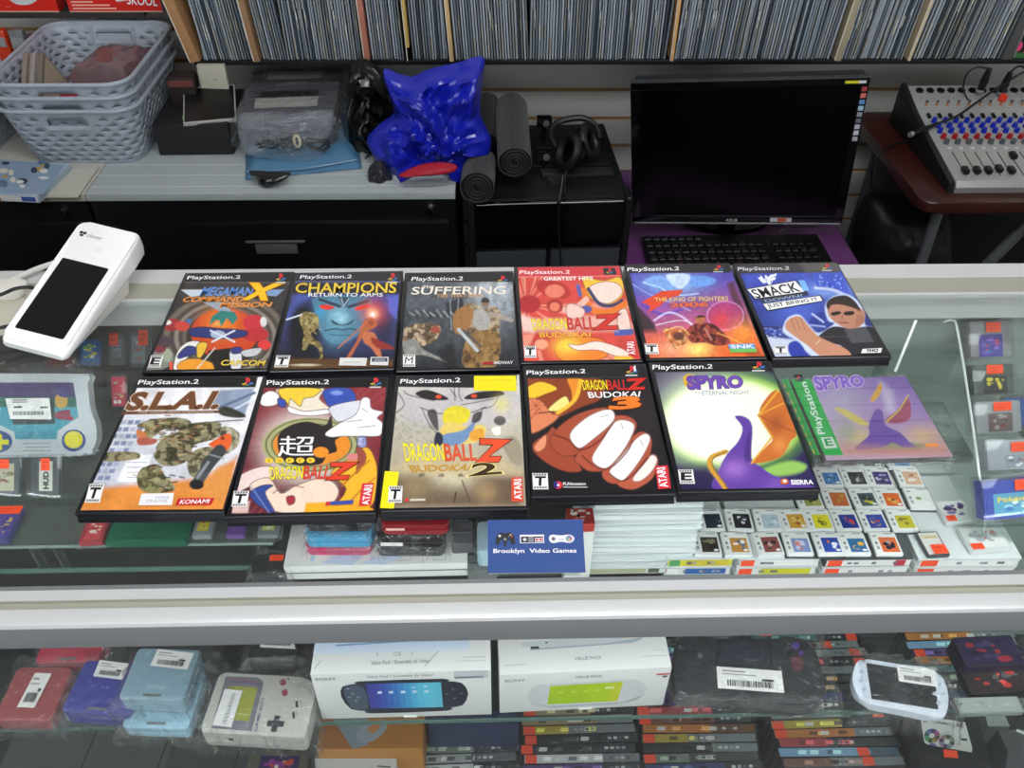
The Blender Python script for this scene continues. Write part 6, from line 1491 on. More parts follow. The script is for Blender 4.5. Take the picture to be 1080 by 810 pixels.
def disc_case():
    quad = [(962,750),(1030,757),(1048,806),(968,800)]
    c, ang, w, d, tf = seat(quad, .30)
    t = thing('disc_sleeve_case','black case holding a white card printed with a rainbow disc, right of the spines','game case',(c.x,c.y,CF+.0002),ang); h = .30-CF-.0004
    B().box((0,0,h/2),(w,d,h),bev=.002).build('case_block', mat('black_case_block','17181C',.3,coat=.3), t)
    p = Print(tf, h+.0006); g = lambda X, Y: (870+X/5.143, 665+Y/5.143)
    P = lambda pts, cc, s=0: p.poly([g(*q) for q in pts], cc, s)
    P([(515,462),(760,498),(800,640),(795,662),(560,620),(540,610)],'C6C8C2',0)
    import colorsys
    for (cx, cy, R_, n0) in ((580,572,46,0),(660,605,46,5)):
        for k in range(12):
            a0, a1 = math.pi*2*k/12, math.pi*2*(k+1)/12; r_, g_, b_ = colorsys.hsv_to_rgb(((k+n0)%12)/12, .55 if n0==0 else .2, .55 if k%3 else .25)
            P([(cx+R_*math.cos(a0)*.95,cy+R_*math.sin(a0)*.85),(cx+R_*math.cos(a1)*.95,cy+R_*math.sin(a1)*.85),(cx+16*math.cos(a1),cy+14*math.sin(a1)),(cx+16*math.cos(a0),cy+14*math.sin(a0))], '%02x%02x%02x' % (int(r_*255),int(g_*255),int(b_*255)))
    p.text('GAMECUBE',[g(585,488),g(750,515),g(752,530),g(588,505)],'5A5E70',bold=.02); P([(530,485),(545,482),(555,495),(540,502)],'3A3C50'); P([(735,585),(770,590),(768,602),(738,598)],'30343A'); P([(565,612),(600,618),(600,628),(568,624)],'5A6090')
    P([(640,648),(715,655),(722,695),(645,690)],orange); p.build('front_print', t, m=film)
disc_case()
cart('olive cartridge with a bright multicoloured label at the bottom left, cut by the photo edge', [(262,796),(322,796),(326,822),(258,822)], .30, th=.02, col='5A5A4A', lab=(.2,.1,.85,.95), lcol='3C2C5A', art=('C8A040','8C3A90','D8D0C0','C84838'), notch=True, sleeve=False)
lowbox('grey_carton','grey carton beneath the olive cartridge','box',[(264,798),(320,798),(324,822),(260,822)],.279,'6A6E6E')
# floor panels of the cabinet, with joints
jt = B()
for x in (W(30,790,z=.118).x, W(100,790,z=.118).x, W(170,790,z=.118).x): jt.box((x,.62,.1166),(.002,.40,.0006))
t = thing('patterned_board','two-tone grey board lying on the cabinet floor at the left','board',(-.42,.66,CF-.0001))
x0=-.85
p = Print(None, .0022)
for k,(a,b,cc) in enumerate(((-.42,-.14,'5C6260'),(-.14,.02,'4E5552'),(.02,.10,'5A5E58'),(.10,.26,'9A9C92'))): p.rect(a,-.2,b,.2,cc)
for k in range(3): p.line([(-.3+.13*k,-.2),(-.27+.13*k,.2)],.002,'2E3332')
p.build('board_print', t, m=paperm); B().box((-.08,0,.001),(.68,.40,.002)).build('board_body', mat('board_grey','6A6E6A',.6), t)
# ================================================================ BEHIND THE COUNTER
CT = .736
blackm = mat('black_powder_coat', '08080A', .38, bump=.03, bscale=300)
def cabinet():
    x1 = W(480, 201, z=CT).x; xj = W(88, 207, z=CT).x; y = W(300, 203, z=CT).y
    for nm, a, b, lab in (('filing_cabinet', xj+.003, x1, 'wide black lateral filing cabinet with a recessed drawer pull, behind the counter'), ('filing_cabinet', -1.75, xj-.003, 'black filing cabinet at the far left, its lock above the card terminal')):
        w = b-a; t = thing(nm, lab, 'filing cabinet', ((a+b)/2, y+.225, 0), 0)
        B().box((0,0,.36),(w,.45,.72),bev=.003).build('cabinet_body', blackm, t)
        for k in range(2):
            B().box((0,-.231,.165+.345*k),(w-.03,.014,.325),bev=.003).build('drawer_front', blackm, t)
            d = t.children[-1]
            b_ = B(); cx = 0 if xj > a else W(290,257,Y=y-.02).x-t.location.x
            b_.box((cx,-.2395,.165+.345*k+.105),(.085,.004,.022),bev=.001); b_.build('drawer_pull', mat('satin_steel','8E9092',.35,.7), d)
            B().box((cx,-.2395,.165+.345*k+.122),(.12,.006,.004),bev=.001).build('pull_lip', mat('satin_steel','8E9092',.35,.7), d)
        lx = W(454,208,Y=y).x-t.location.x if xj < a else W(67,219,Y=y).x-t.location.x
        B().cyl((lx,-.225,.700),(lx,-.2385,.700),.0085,.0075,20).build('lock', mat('chrome','C8C8CA',.15,1), t)
        B().cyl((lx,-.238,.700),(lx,-.2392,.700),.0035,.0035,10).build('keyhole', blackm, bpy.data.objects[t.children[-1].name])
    # grey liner with white stripes, on the cabinets
    t = thing('shelf_liner', 'grey fabric-like liner with thin white lines covering the black cabinets', 'liner', ((xj+x1)/2, y+.225, .7202))
    w = x1-xj
    B().box((0,0,.0075),(w,.455,.0150),bev=.001).build('liner_body', mat('grey_felt','A9B1B3',.8,bump=.4,bscale=400,var=.12,vscale=120), t)
    p = Print(None,.0153)
    for yy in (W(300,196,z=CT).y, W(300,184,z=CT).y, W(300,173,z=CT).y): p.rect(-w/2,yy-t.location.y-.0012,w/2,yy-t.location.y+.0012,'D4DADA')
    p.build('liner_stripes', t, m=paperm)
    t = thing('top_board', 'off-white board covering the left cabinet top', 'board', ((-1.75+xj)/2, y+.225, .7202))
    B().box((0,0,.0075),(xj+1.75-.004,.455,.0150),bev=.001).build('board_body', mat('off_white_board','B9B9AF',.6,var=.06,vscale=20), t)
cabinet()
CB = CT+.0002
# ---- baskets
def basket(label, c, w, d, h, rot=0, loc_z=0, contents=None, grp=None):
    t = thing('storage_basket', label, 'basket', (c[0], c[1], loc_z), rot, grp)
    m = mat('blue_grey_plastic', 'A0A9B5', .45)
    NU, NR = 132, 20
    per0 = rrect(1, 1, .18, 5)
    def outline(k):     # k 0..1 up the wall
        s_ = .80+.20*k; ww, dd = w*s_, d*s_
        pts = rrect(ww, dd, min(ww,dd)*.17, 8); P = [Vector((a,b_,0)) for a,b_ in pts]; P.append(P[0])
        L = [0]
        for a,b_ in zip(P[:-1],P[1:]): L.append(L[-1]+(b_-a).length)
        out = []
        for i in range(NU):
            s0 = L[-1]*i/NU; j = 0
            while L[j+1] < s0: j += 1
            out.append(P[j].lerp(P[j+1], (s0-L[j])/max(1e-9, L[j+1]-L[j])))
        return out
    zs = [0.0]; z = .007
    while z < h-.012 and len(zs) < NR-2: zs += [z, z+.0024]; z += .0122
    zs += [h-.002]; NR = len(zs)
    b = B(); bm = b.bm; R = []
    for r, z in enumerate(zs):
        R.append([bm.verts.new((p.x, p.y, z)) for p in outline((z/h)**.8)])
    for r in range(NR-1):
        for i in range(NU):
            v = [R[r][i], R[r][(i+1)%NU], R[r+1][(i+1)%NU], R[r+1][i]]
            cx = sum(q.co.x for q in v)/4; cy = sum(q.co.y for q in v)/4; cz = sum(q.co.z for q in v)/4
            front = abs(cx) < w*.17 and abs(cy) > d*.38
            hz = h*.70 < cz < h*.84
            if front and hz and abs(cx) < w*.145: continue
            if not (abs(cx) < w*.20 and abs(cy) > d*.38 and cz > h*.62):
                if r % 2 == 1 and (i+(r//2)*2) % 4 < 2 and r < NR-2: continue
            bm.faces.new(v)
    f = bm.faces.new(list(reversed(R[0])))
    o = b.build('basket_wall', m, t, smooth=60)
    md = o.modifiers.new('wall_thickness', 'SOLIDIFY'); md.thickness = .0028; md.offset = 0
    o2 = outline(1.0); b = B(); b.tube([Vector((p.x*1.012, p.y*1.012, h-.002)) for p in o2]+[Vector((o2[0].x*1.012,o2[0].y*1.012,h-.002))], .0045, 8, cap=False); b.build('basket_rim', m, t)
    for sy in (-1, 1):
        b = B(); hx_, y_ = w*.165, sy*d*.478
        b.tube([Vector((-hx_,y_*1.0,h*.93)),Vector((-hx_,y_*.99,h*.70)),Vector((-hx_*.9,y_*.985,h*.66)),Vector((hx_*.9,y_*.985,h*.66)),Vector((hx_,y_*.99,h*.70)),Vector((hx_,y_*1.0,h*.93))], .0035, 8)
        b.build('handle_frame', m, t)
    return t
P0 = W(30,172,z=CB); P1 = W(160,172,z=CB)
bw, bd, bh = .272, .345, .128
by = P0.y+bd*.5*.80+.0; bx = (P0.x+P1.x)/2-.004
for k, lab in enumerate(('lowest of the three nested grey plastic baskets, standing on the cabinet','middle one of the three nested grey plastic baskets','topmost of the three nested grey plastic baskets, holding red bags')):
    basket(lab, (bx, by+.001*k), bw, bd, bh, 0, CB+.0005+.026*k, grp=None)
basket('grey plastic basket cut off by the left edge of the photo, beside the nested three', (W(-62,170,z=CB).x, by-.03), .24, .30, .12, 0, CB+.0005)
def crumple(name, label, cat, out, Y0, depth, m, parent=None, seed=0, amp=.010, n=30, tilt=.25, freq=30, sm=50):
    """a soft crumpled body: photo outline at the distance Y0, bulging towards the counter and backwards"""
    P = [W(px, py, Y=Y0) for px, py in out]; P = smooth_path(P, 4, True); z0 = min(p.z for p in P)
    cx = sum(p.x for p in P)/len(P); cz = sum(p.z for p in P)/len(P)
    base = Vector((cx, Y0, z0)); b = B(); bm = b.bm; N = len(P); K = 22
    def ridge(v):
        q = v*freq+Vector((seed*7.1, 0, seed*3.3)); q = q+Vector((mnoise.noise(q*.6), mnoise.noise(q*.6+Vector((9,2,4))), 0))*.7
        return (1-2*abs(mnoise.noise(q)))*.55+(1-2*abs(mnoise.noise(q*2.1)))*.30+(1-2*abs(mnoise.noise(q*4.3)))*.15-.45
    for side in (-1, 1):
        rings = []
        for k in range(K+1):
            f = k/K; ring = []
            for p in P:
                x = cx+(p.x-cx)*(1-f); z = cz+(p.z-cz)*(1-f)
                bulge = math.sqrt(max(0, 1-(1-f)**2))*depth*(1 if side < 0 else .45)
                v = Vector((x, Y0+side*bulge+tilt*(z-z0), z)); r = ridge(v)*amp*min(1, f*4)
                v.y += side*r*2.4; v.z += r*.9*min(1, f*3); v.x += mnoise.noise(v*freq*.8+Vector((5,seed,1)))*amp*min(1,f*3)
                v.z = max(v.z, z0+.0008); ring.append(v-base)
            rings.append(ring)
        vs = [[bm.verts.new(q) for q in r] for r in rings[:-1]]; c = bm.verts.new(rings[-1][0])
        for a, bb in zip(vs[:-1], vs[1:]):
            for i in range(N): bm.faces.new((a[i], a[(i+1)%N], bb[(i+1)%N], bb[i]))
        for i in range(N): bm.faces.new((vs[-1][i], vs[-1][(i+1)%N], c))
    bmesh.ops.remove_doubles(bm, verts=bm.verts, dist=1e-5)
    o = b.build(name, m, parent, base if parent is None else base-parent.location, smooth=sm)
    if parent is None: tag(o, label, cat)
    return o
# basket contents
redm = mat('glossy_red_film','A01428',.25,coat=.4,bump=.6,bscale=60); greyfilm = mat('smoky_grey_film','6A5458',.25,coat=.4,bump=.5,bscale=50,var=.25,vscale=20)
tz = CB+.0005+.052
zin = tz+.088
def lump(name, label, cat, x, y, z, w, d, h, m, rot=0, seed=0):
    b = B()
    def fn(u, v):
        X, Y = (u-.5), (v-.5); e = max(abs(X), abs(Y))*2; n = mnoise.noise(Vector((X*5+seed, Y*5, seed)))*.35+mnoise.noise(Vector((X*13, Y*13+seed, 1)))*.15
        return Vector((X*w*(1+n*.12), Y*d*(1+n*.12), max(0, h*(1-e**5)*(1+n))))
    b.sheet(fn, 24, 24); b.sheet(lambda u, v: Vector((fn(u,v).x, fn(u,v).y, -.0005)), 24, 24)
    t = b.build(name, m, None, (x, y, z), (0, 0, rot), smooth=60); tag(t, label, cat); return t
q = W(150,75,z=zin); lump('bagged_toy','smoky grey plastic bag lying on red wrapping in the top basket','bag',bx+.045,by+.02,zin,.13,.17,.028,greyfilm,-.1,3)
lump('red_bag','bright red plastic bag inside the top basket','bag',bx+.02,by-.075,zin-.045,.14,.085,.036,redm,.3,5)
t = lump('red_wrapping','dark red wrapping lying deep inside the top basket','bag',bx-.01,by+.03,zin-.075,.17,.2,.028,redm,0,8)
for k, (cc, nm) in enumerate((('8C8074','tan'),('9C9492','pale grey'),('6E665E','brown'))):
    x = bx-.085+.016*k; t = thing('wrapped_stick', '%s flat case leaning at the left inside the top basket' % nm, 'case', (x, by-.05, zin-.045), (math.radians(22), math.radians(-14), .1))
    B().box((0,0,.03),(.010,.13,.085),bev=.001).build('case_body', mat('stick_'+cc,cc,.4,coat=.3), t); B().box((.0052,0,.03),(.0006,.12,.07)).build('case_sheet', mat('stick_sheet_'+cc,'B4A890',.5), t)
# left shelf with the red boxes above the baskets
wy = 2.14
zs_ = .9405
t = thing('wall_ledge','narrow dark wall ledge above the baskets at the left','ledge',(-1.25,1.98+.08,zs_-.012)); B().box((0,0,.006),(1.0,.155,.010),bev=.001).build('ledge_board', mat('dark_ledge','2A2826',.6), t); B().box((0,-.079,.006),(1.0,.002,.014)).build('ledge_lip', mat('dark_ledge','2A2826',.6), t)
def toybox(label, x0px, x1px, ybot, tilt, deco, Yb=1.975):
    A, Bq = W(x0px, ybot[0], Y=Yb), W(x1px, ybot[1], Y=Yb); w = (Bq-A).length
    t = thing('boxed_controller', label, 'box', ((A.x+Bq.x)/2, Yb+.03, zs_), 0)
    B().box((0,0,.075),(w,.05,.15),bev=.0008).build('carton', mat('red_carton','B8201C',.4,coat=.3), t)
    p = Print(None,0); deco(p, w); p.build('front_print', t, (0,-.0254,.075), (math.pi/2,0,0), m=film); B().box((0,-.0252,.0015),(w,.0006,.003)).build('carton_edge', mat('red_carton_edge','C89A84',.5), t)
def dA(p, w):
    p.rect(-w/2,-.075,w/2,.075,'D02A20'); p.poly([(w*.1,-.045),(w*.22,-.06),(w*.36,-.045),(w*.4,0),(w*.3,.03),(w*.1,.02)],'C8D0D4',4)
    for k in range(4): p.rect(w*.1-k*.004,-.064+.0*k,w*.1,-.063,'E89080')
def dB(p, w):
    p.rect(-w/2,-.075,w/2,.075,'D02A24'); p.poly([(-w*.02,-.045),(.01,-.052),(w*.16,-.042),(w*.2,0),(w*.1,.04),(-w*.08,.02)],'C8D4DE',4)
    for k, l in enumerate((.2,.22,.38,.44)): p.rect(-w*.46,-.048-.0068*k,-w*.46+w*l,-.045-.0068*k,'F0B8A8')
    p.text('OLD',[(w*.22,-.030),(w*.30,-.030),(w*.30,-.040),(w*.22,-.040)],'F0F0F4',bold=.05,outline=('1A1A30',.05)); p.text('SKOOL',[(w*.12,-.040),(w*.42,-.040),(w*.40,-.062),(w*.10,-.058)],'F4F4F8',bold=.06,outline=('14142A',.05))
    p.rect(w*.44,-.075,w/2,.075,'3A3034')
toybox('red toy box with a white curved shape, at the top left corner', -60, 63, (17,17), 0, dA)
toybox('red box printed with two-line white block lettering, above the nested baskets', 74, 178, (16,16), 0, dB)
# clutter behind the baskets on the left
for k, (px, py, cc, nm) in enumerate(((5,50,'C83A18','orange knob'),(24,50,'6A6E70','silver'),(42,55,'3A3638','dark'))):
    q = W(px, py, Y=1.93); t = thing('wrapped_item', '%s wrapped item hanging in the dark behind the left baskets' % nm, 'packaged item', (q.x, 1.93, q.z-.04))
    B().box((0,0,.04),(.03,.02,.08),bev=.006).build('item_body', mat('item_'+cc,cc,.3,coat=.4), t); B().box((0,-.011,.055),(.024,.002,.02)).build('item_tag', mat('item_tag','8A8C8C',.5), t)
# disc case and papers on the cabinet, far left
c, ang, w, d, tf = seat([(-30,166),(68,174),(46,205),(-50,203)], CB+.016)
t = thing('blue_disc_case','thick light blue illustrated case lying at the far left of the cabinet top','game case',(c.x,c.y,CB+.0003),ang); B().box((0,0,.008),(w,d,.015),bev=.001).build('case_shell', mat('pale_blue_case','A8B8C8',.3), t)
p = Print(tf,.0159); p.poly([(-30,166),(68,174),(46,205),(-50,203)],'8CA4BC')
rr = random.Random(5)
for k in range(26): x, y = -20+rr.random()*70, 171+rr.random()*27; p.poly(circ(x,y,3+4*rr.random(),6,1.5+2*rr.random()), rr.choice(('D8D4C8','C8A040','5A7490','E0E0DC','3A4A60')))
p.build('cover_sheet', t, m=film); q = Print(None,0); q.rect(-w*.49,-.006,w*.49,.006,'D8D8D6'); q.rect(-w*.49,-.006,w*.1,0,'B87848'); q.rect(w*.32,-.005,w*.47,.005,'3C5CA8'); q.build('spine_sheet', t, (0,-d/2-.0004,.008), (math.pi/2,0,0), m=paperm)
c, ang, w, d, tf = seat([(60,176),(102,177),(84,207),(52,208)], CB+.003)
t = thing('paper_sheet','cream paper sheets between the blue case and the grey liner','paper',(c.x,c.y,CB+.0003),ang); B().box((0,0,.0012),(w,d,.0024)).build('sheet_pile', mat('cream_paper','B8B6A8',.8), t); B().box((.003,.002,.0027),(w*.9,d*.9,.0004),rot=.05).build('top_sheet', mat('cream_paper_top','C2C0B4',.8), t)
# ---- black box with a phone-like frame on top
def black_box():
    A, Bq = W(168,164,z=CB), W(246,163,z=CB); ang = math.atan2((Bq-A).y,(Bq-A).x); w = (Bq-A).length; c = (A+Bq)/2; h = W(209,131,Y=c.y).z-CB
    t = thing('black_storage_box','matte black box with a ribbed right side, right of the nested baskets','box',(c.x,c.y+.09,CB+.0003),ang)
    B().box((0,0,h/2),(w,.18,h),bev=.002).build('box_body', mat('matte_black_card','17171A',.55), t)
    b = B()
    for k in range(6): b.box((w/2+.0008,0,h*.15+k*h*.13),(.0016,.16,.004))
    b.build('side_ribs', mat('matte_black_ribs','26262A',.5), t)
    zt = CB+h
    c2, a2, w2, d2, tf2 = seat([(189,97),(247,93),(249,117),(197,122)], zt+.02)
    t2 = thing('framed_panel','black glass panel with a thin white frame, propped on the black box','panel',(c2.x,c2.y,zt+.0035),(math.radians(12),0,a2))
    B().box((0,0,.010),(w2,d2,.007),bev=.001).build('panel_frame', mat('white_frame','A9AAA6',.4), t2); B().box((0,0,.0138),(w2*.95,d2*.92,.0010)).build('glass_face', mat('dull_black_face','08080A',.35), t2)
    c3, a3, w3, d3, _ = seat([(193,119),(213,118),(210,124),(194,125)], zt+.002)
    tag(B().box((0,0,0),(w3,d3,.004),bev=.001).build('green_tab', mat('lime_plastic','6AA82C',.4), None, (c3.x,c3.y-.004,zt+.0026), (0,0,a3)), 'small lime green tab sticking out below the framed panel', 'tab')
    Ya = c.y+.12
    A = W(214,95,Y=Ya); Bq = W(242,93,Y=Ya); top = W(236,68,Y=Ya); 
    t4 = thing('cream_card','cream card standing behind the framed panel on the black box','card',((A.x+Bq.x)/2,Ya,zt+.0006),0)
    hh = top.z-zt; B().box((0,0,hh/2),((Bq-A).length,.012,hh),bev=.001).build('card_body', mat('cream_card','B0AD9E',.7), t4); B().box((.004,-.0064,hh*.6),(.006,.0006,.002)).build('card_mark', mat('grey_mark','7A7870',.7), t4)
    t5 = thing('small_dark_box','small dark box with reddish print behind the framed panel','box',(A.x-.035,Ya-.01,zt+.0006),.05)
    B().box((0,0,.03),(.055,.04,.06),bev=.001).build('box_body', mat('dark_brown_card','241A18',.5), t5); B().box((0,-.0204,.048),(.05,.0006,.014)).build('red_print', mat('dull_red_print','6A3A34',.5), t5)
black_box()
# ---- grey console in a bag, on a light blue cloth bag
def console16():
    zt = CB+.085
    c, ang, w, d, tf0 = seat([(264.5,73),(364,72),(350,123),(250,126)], zt)
    t = thing('grey_games_console','dark grey games console in a clear bag with two pale blank stickers, on the cabinet','games console',(c.x,c.y,CB+.029),ang)
    g = mat('dusty_grey_plastic','5C5C64',.35,coat=.2); h = zt-CB-.029
    tf = lambda X, Y: tf0(180+X/4.909, 60+Y/4.909)
    B().prism(rrect(w,d,.014,5),0,h*.55,bev=.003).build('lower_shell', mat('dusty_grey_plastic_dark','46464E',.4), t)
    B().prism(rrect(w*.985,d*.985,.016,5),h*.56,h,bev=.005,seg=3).build('upper_shell', g, t)
    p = Print(tf,h+.0003)
    p.poly([(505,78),(790,68),(777,110),(495,122)],'BDBDB8'); p.poly([(440,215),(765,205),(757,255),(432,268)],'BDBDB8'); p.poly([(470,180),(765,172),(765,200),(455,210)],'1A1A1E')
    p.text('SUPER',[(548,140),(600,136),(598,148),(546,152)],'A8A8AC',bold=.01); p.text('NINTENDO',[(604,124),(708,120),(706,142),(602,147)],'9A9AA4',bold=.02)
    for k in range(16): p.poly([(482+12*k,286-.4*k),(488+12*k,286-.4*k),(484+12*k,320-.6*k),(478+12*k,320-.6*k)],'26262C')
    p.ell(483,98,8,6,'C8C8C8'); p.build('top_print', t, m=film)
    bag_on(t, w, d, h+.001, .018, 61)
    # cables in the front of the bag
    q = W(300,140,z=CB+.04); rr = random.Random(3)
    for k in range(3):
        o = Vector((W(285+26*k,142,z=CB+.045).x, c.y-d/2-.030, 0)); pts = []
        for j in range(15): a = j*1.3+k; r = .016+.006*rr.random(); pts.append((o.x+r*math.cos(a)*1.2, o.y+r*math.sin(a)*.7, CB+.036+.014*rr.random()))
        tag(B().tube(pts,.0022,6,smooth=5).build('coiled_cable', mat('black_rubber','101012',.45)), ('black power adapter lead bundled in front of the grey console, left','black cable coil tied with a cream band in front of the grey console','rightmost black cable coil in front of the grey console')[k], 'cable')
    o = Vector((W(318,140,z=CB+.05).x, c.y-d/2-.045, CB+.056)); tag(B().tube([(o.x+.006*math.cos(a/8*math.pi*2), o.y, o.z+.012*math.sin(a/8*math.pi*2)) for a in range(9)],.003,8,smooth=3).build('cream_tie', mat('cream_velcro','C8BC9C',.7)), 'cream tie around the cables before the grey console','cable tie')
    crumple('clear_bag', 'crinkled clear plastic bag around the cables in front of the grey console', 'bag', [(250,127),(300,124),(348,124),(345,150),(340,166),(310,172),(280,168),(256,160)], c.y-d/2-.035, .03, glassmat('clinging_clear_film','F4F6F8',1,.08,1.5,.10,'DCE6F0',bump=1.0,bscale=70,detail=4), seed=21, amp=.012, freq=45, tilt=.3)
    # cloth bag
    c, ang, w, d, tf = seat([(258,90),(374,86),(370,166),(256,178)], CB+.026)
    t = thing('blue_cloth_bag','light steel-blue soft bag lying under the grey console','bag',(c.x,c.y,CB+.0003),ang+.05)
    b = B()
    def fn(u, v, top):
        X, Y = (u-.5), (v-.5); e = max(abs(X),abs(Y))*2; n = mnoise.noise(Vector((X*6,Y*6,2)))*.2+mnoise.noise(Vector((X*19,Y*19,2)))*.06
        return Vector((X*w*(1+n*.1), Y*d*(1+n*.08), (.025*(1-e**6)*(1+n*.3)+.001) if top else .0005))
    b.sheet(lambda u,v: fn(u,v,True),30,30); b.sheet(lambda u,v: fn(u,v,False),30,30); b.build('bag_body', mat('steel_blue_film','4E7C9E',.35,coat=.2,bump=.3,bscale=40), t, smooth=60)
    b = B(); b.tube([Vector((-w*.48,-d*.47,.012)),Vector((0,-d*.5,.013)),Vector((w*.47,-d*.46,.013))],.002,6,smooth=5); b.build('bag_hem', mat('steel_blue_film','4E7C9E',.35), t)
console16()
crumple('black_plastic_bag','crumpled shiny black plastic bag between the grey console and the blue bag','bag',[(366,85),(385,74),(412,100),(420,140),(408,172),(412,180),(398,184),(378,180),(366,150)],1.73,.035,mat('black_bin_film','08080A',.30,coat=.3,bump=.6,bscale=50),seed=2,amp=.022,freq=30,sm=25)
crumple('black_strap','crumpled black strap lying in front of the blue cloth bag on the liner','strap',[(262,182),(285,183),(306,184),(300,190),(284,196),(274,194),(270,189)],1.575,.02,mat('black_bin_film','08080A',.22),seed=4,amp=.003)
bluem = mat('royal_blue_film','1420A8',.28,coat=.35,bump=.8,bscale=60)
crumple('blue_plastic_bag','large crumpled royal blue plastic bag on the right end of the cabinet','bag',[(402,84),(430,92),(452,84),(482,78),(509,72),(510,90),(506,124),(512,140),(518,152),(516,165),(508,160),(498,172),(494,186),(488,191),(482,178),(470,172),(445,178),(425,190),(412,192),(405,180),(392,166),(386,152),(398,138),(414,126),(408,106)],1.645,.055,bluem,seed=6,amp=.026,freq=13,sm=22)
crumple('red_cloth','folded red cloth peeking out beneath the blue bag','cloth',[(440,176),(462,173),(480,175),(478,181),(440,184),(420,185)],1.56,.02,mat('red_cloth','A8142C',.6),seed=9,amp=.002)
crumple('silver_wrapper','crumpled dark silver wrapper in front of the blue bag','wrapper',[(388,180),(400,172),(410,182),(414,192),(402,197),(390,196)],1.60,.02,mat('dark_foil','3A3A40',.25,.5,bump=.8,bscale=90),seed=12,amp=.005)
# ---- tower computer and things on it
PT = .70
def tower():
    A, Bq = W(488,214,z=PT), W(664,209,z=PT); ang = math.atan2((Bq-A).y,(Bq-A).x); w = (Bq-A).length; c = (A+Bq)/2; d = .36
    t = thing('computer_tower','large glossy black computer tower with two grey front panels, left of the monitor','computer',(c.x,c.y+d/2,0.0),ang)
    gb = mat('gloss_black_plastic','060608',.12,coat=.8); mb = mat('matt_black_plastic','0C0C0E',.5)
    B().box((0,.006,PT/2),(w-.012,d-.012,PT-.002),bev=.006).build('tower_case', mb, t)
    b = B(); b.box((0,-d/2+.004,PT-.115/2-.001),(w-.03,.016,.112),bev=.007,seg=4); b.build('upper_bezel', gb, t)
    for sx in (-1,1): B().box((sx*(w/2-.008),-d/2+.02,PT/2+.004),(.016,.05,PT),bev=.007,seg=3).build('side_rail', mb, t)
    gp = mat('slate_grey_panel','34383E',.4)
    for sx in (-1,1): B().box((sx*(w/4-.006),-d/2+.004,PT-.118-.2),(w/2-.022,.012,.398),bev=.003).build('front_panel', gp, t)
    b = B(); b.box((.0,.06,PT+.003),(w-.05,.20,.008),bev=.003); b.build('top_tray', mb, t)
    b = B(); b.box((w*.2,-.07,PT+.004),(w*.45,.03,.008),bev=.003); b.build('port_cover', mat('dark_satin','2A2A2E',.3), t)
    b = B(); b.cyl((w*.05,-.1,PT),(w*.05,-.1,PT+.006),.016,.015,24); b.build('power_button', mat('dark_satin','2A2A2E',.3), t)
    return c, w, ang
tc, tw_, ta = tower()
matm = mat('black_ribbed_mat','141414',.85,sheen=.3)
def roll(label, p0, p1, r, loc_group=None):
    """rolled ribbed mat; p0 the near end whose spiral is seen"""
    p0, p1 = Vector(p0), Vector(p1); d = p1-p0; L = d.length
    q = d.to_track_quat('Z','X'); t = thing('rolled_mat', label, 'mat', p0); M = q.to_matrix().to_4x4()
    prof = []; n = 90
    b = B(); bm = b.bm; R = []
    for k in range(2):
        R.append([bm.verts.new(M @ Vector(((r+(.0009 if i % 2 else 0))*math.cos(2*math.pi*i/n),(r+(.0009 if i % 2 else 0))*math.sin(2*math.pi*i/n), .0 if k==0 else L))) for i in range(n)])
    for i in range(n): bm.faces.new((R[0][i],R[0][(i+1)%n],R[1][(i+1)%n],R[1][i]))
    bm.faces.new(R[1]); b.build('mat_outside', matm, t, smooth=20)
    b = B(); pts = []
    for i in range(120): f = i/119; a = f*math.pi*2*3.6; rr_ = r*(.18+.78*f); pts.append(M @ Vector((rr_*math.cos(a), rr_*math.sin(a)*.9, .0015)))
    b.tube(pts, r*.085, 6); b.build('spiral_edge', mat('ribbed_mat_edge','222222',.8), t)
    B().cyl(M @ Vector((0,0,.003)), M @ Vector((0,0,.006)), r*.99, r*.99, 40).build('roll_core', mat('mat_shadow_core','090909',.9), t)
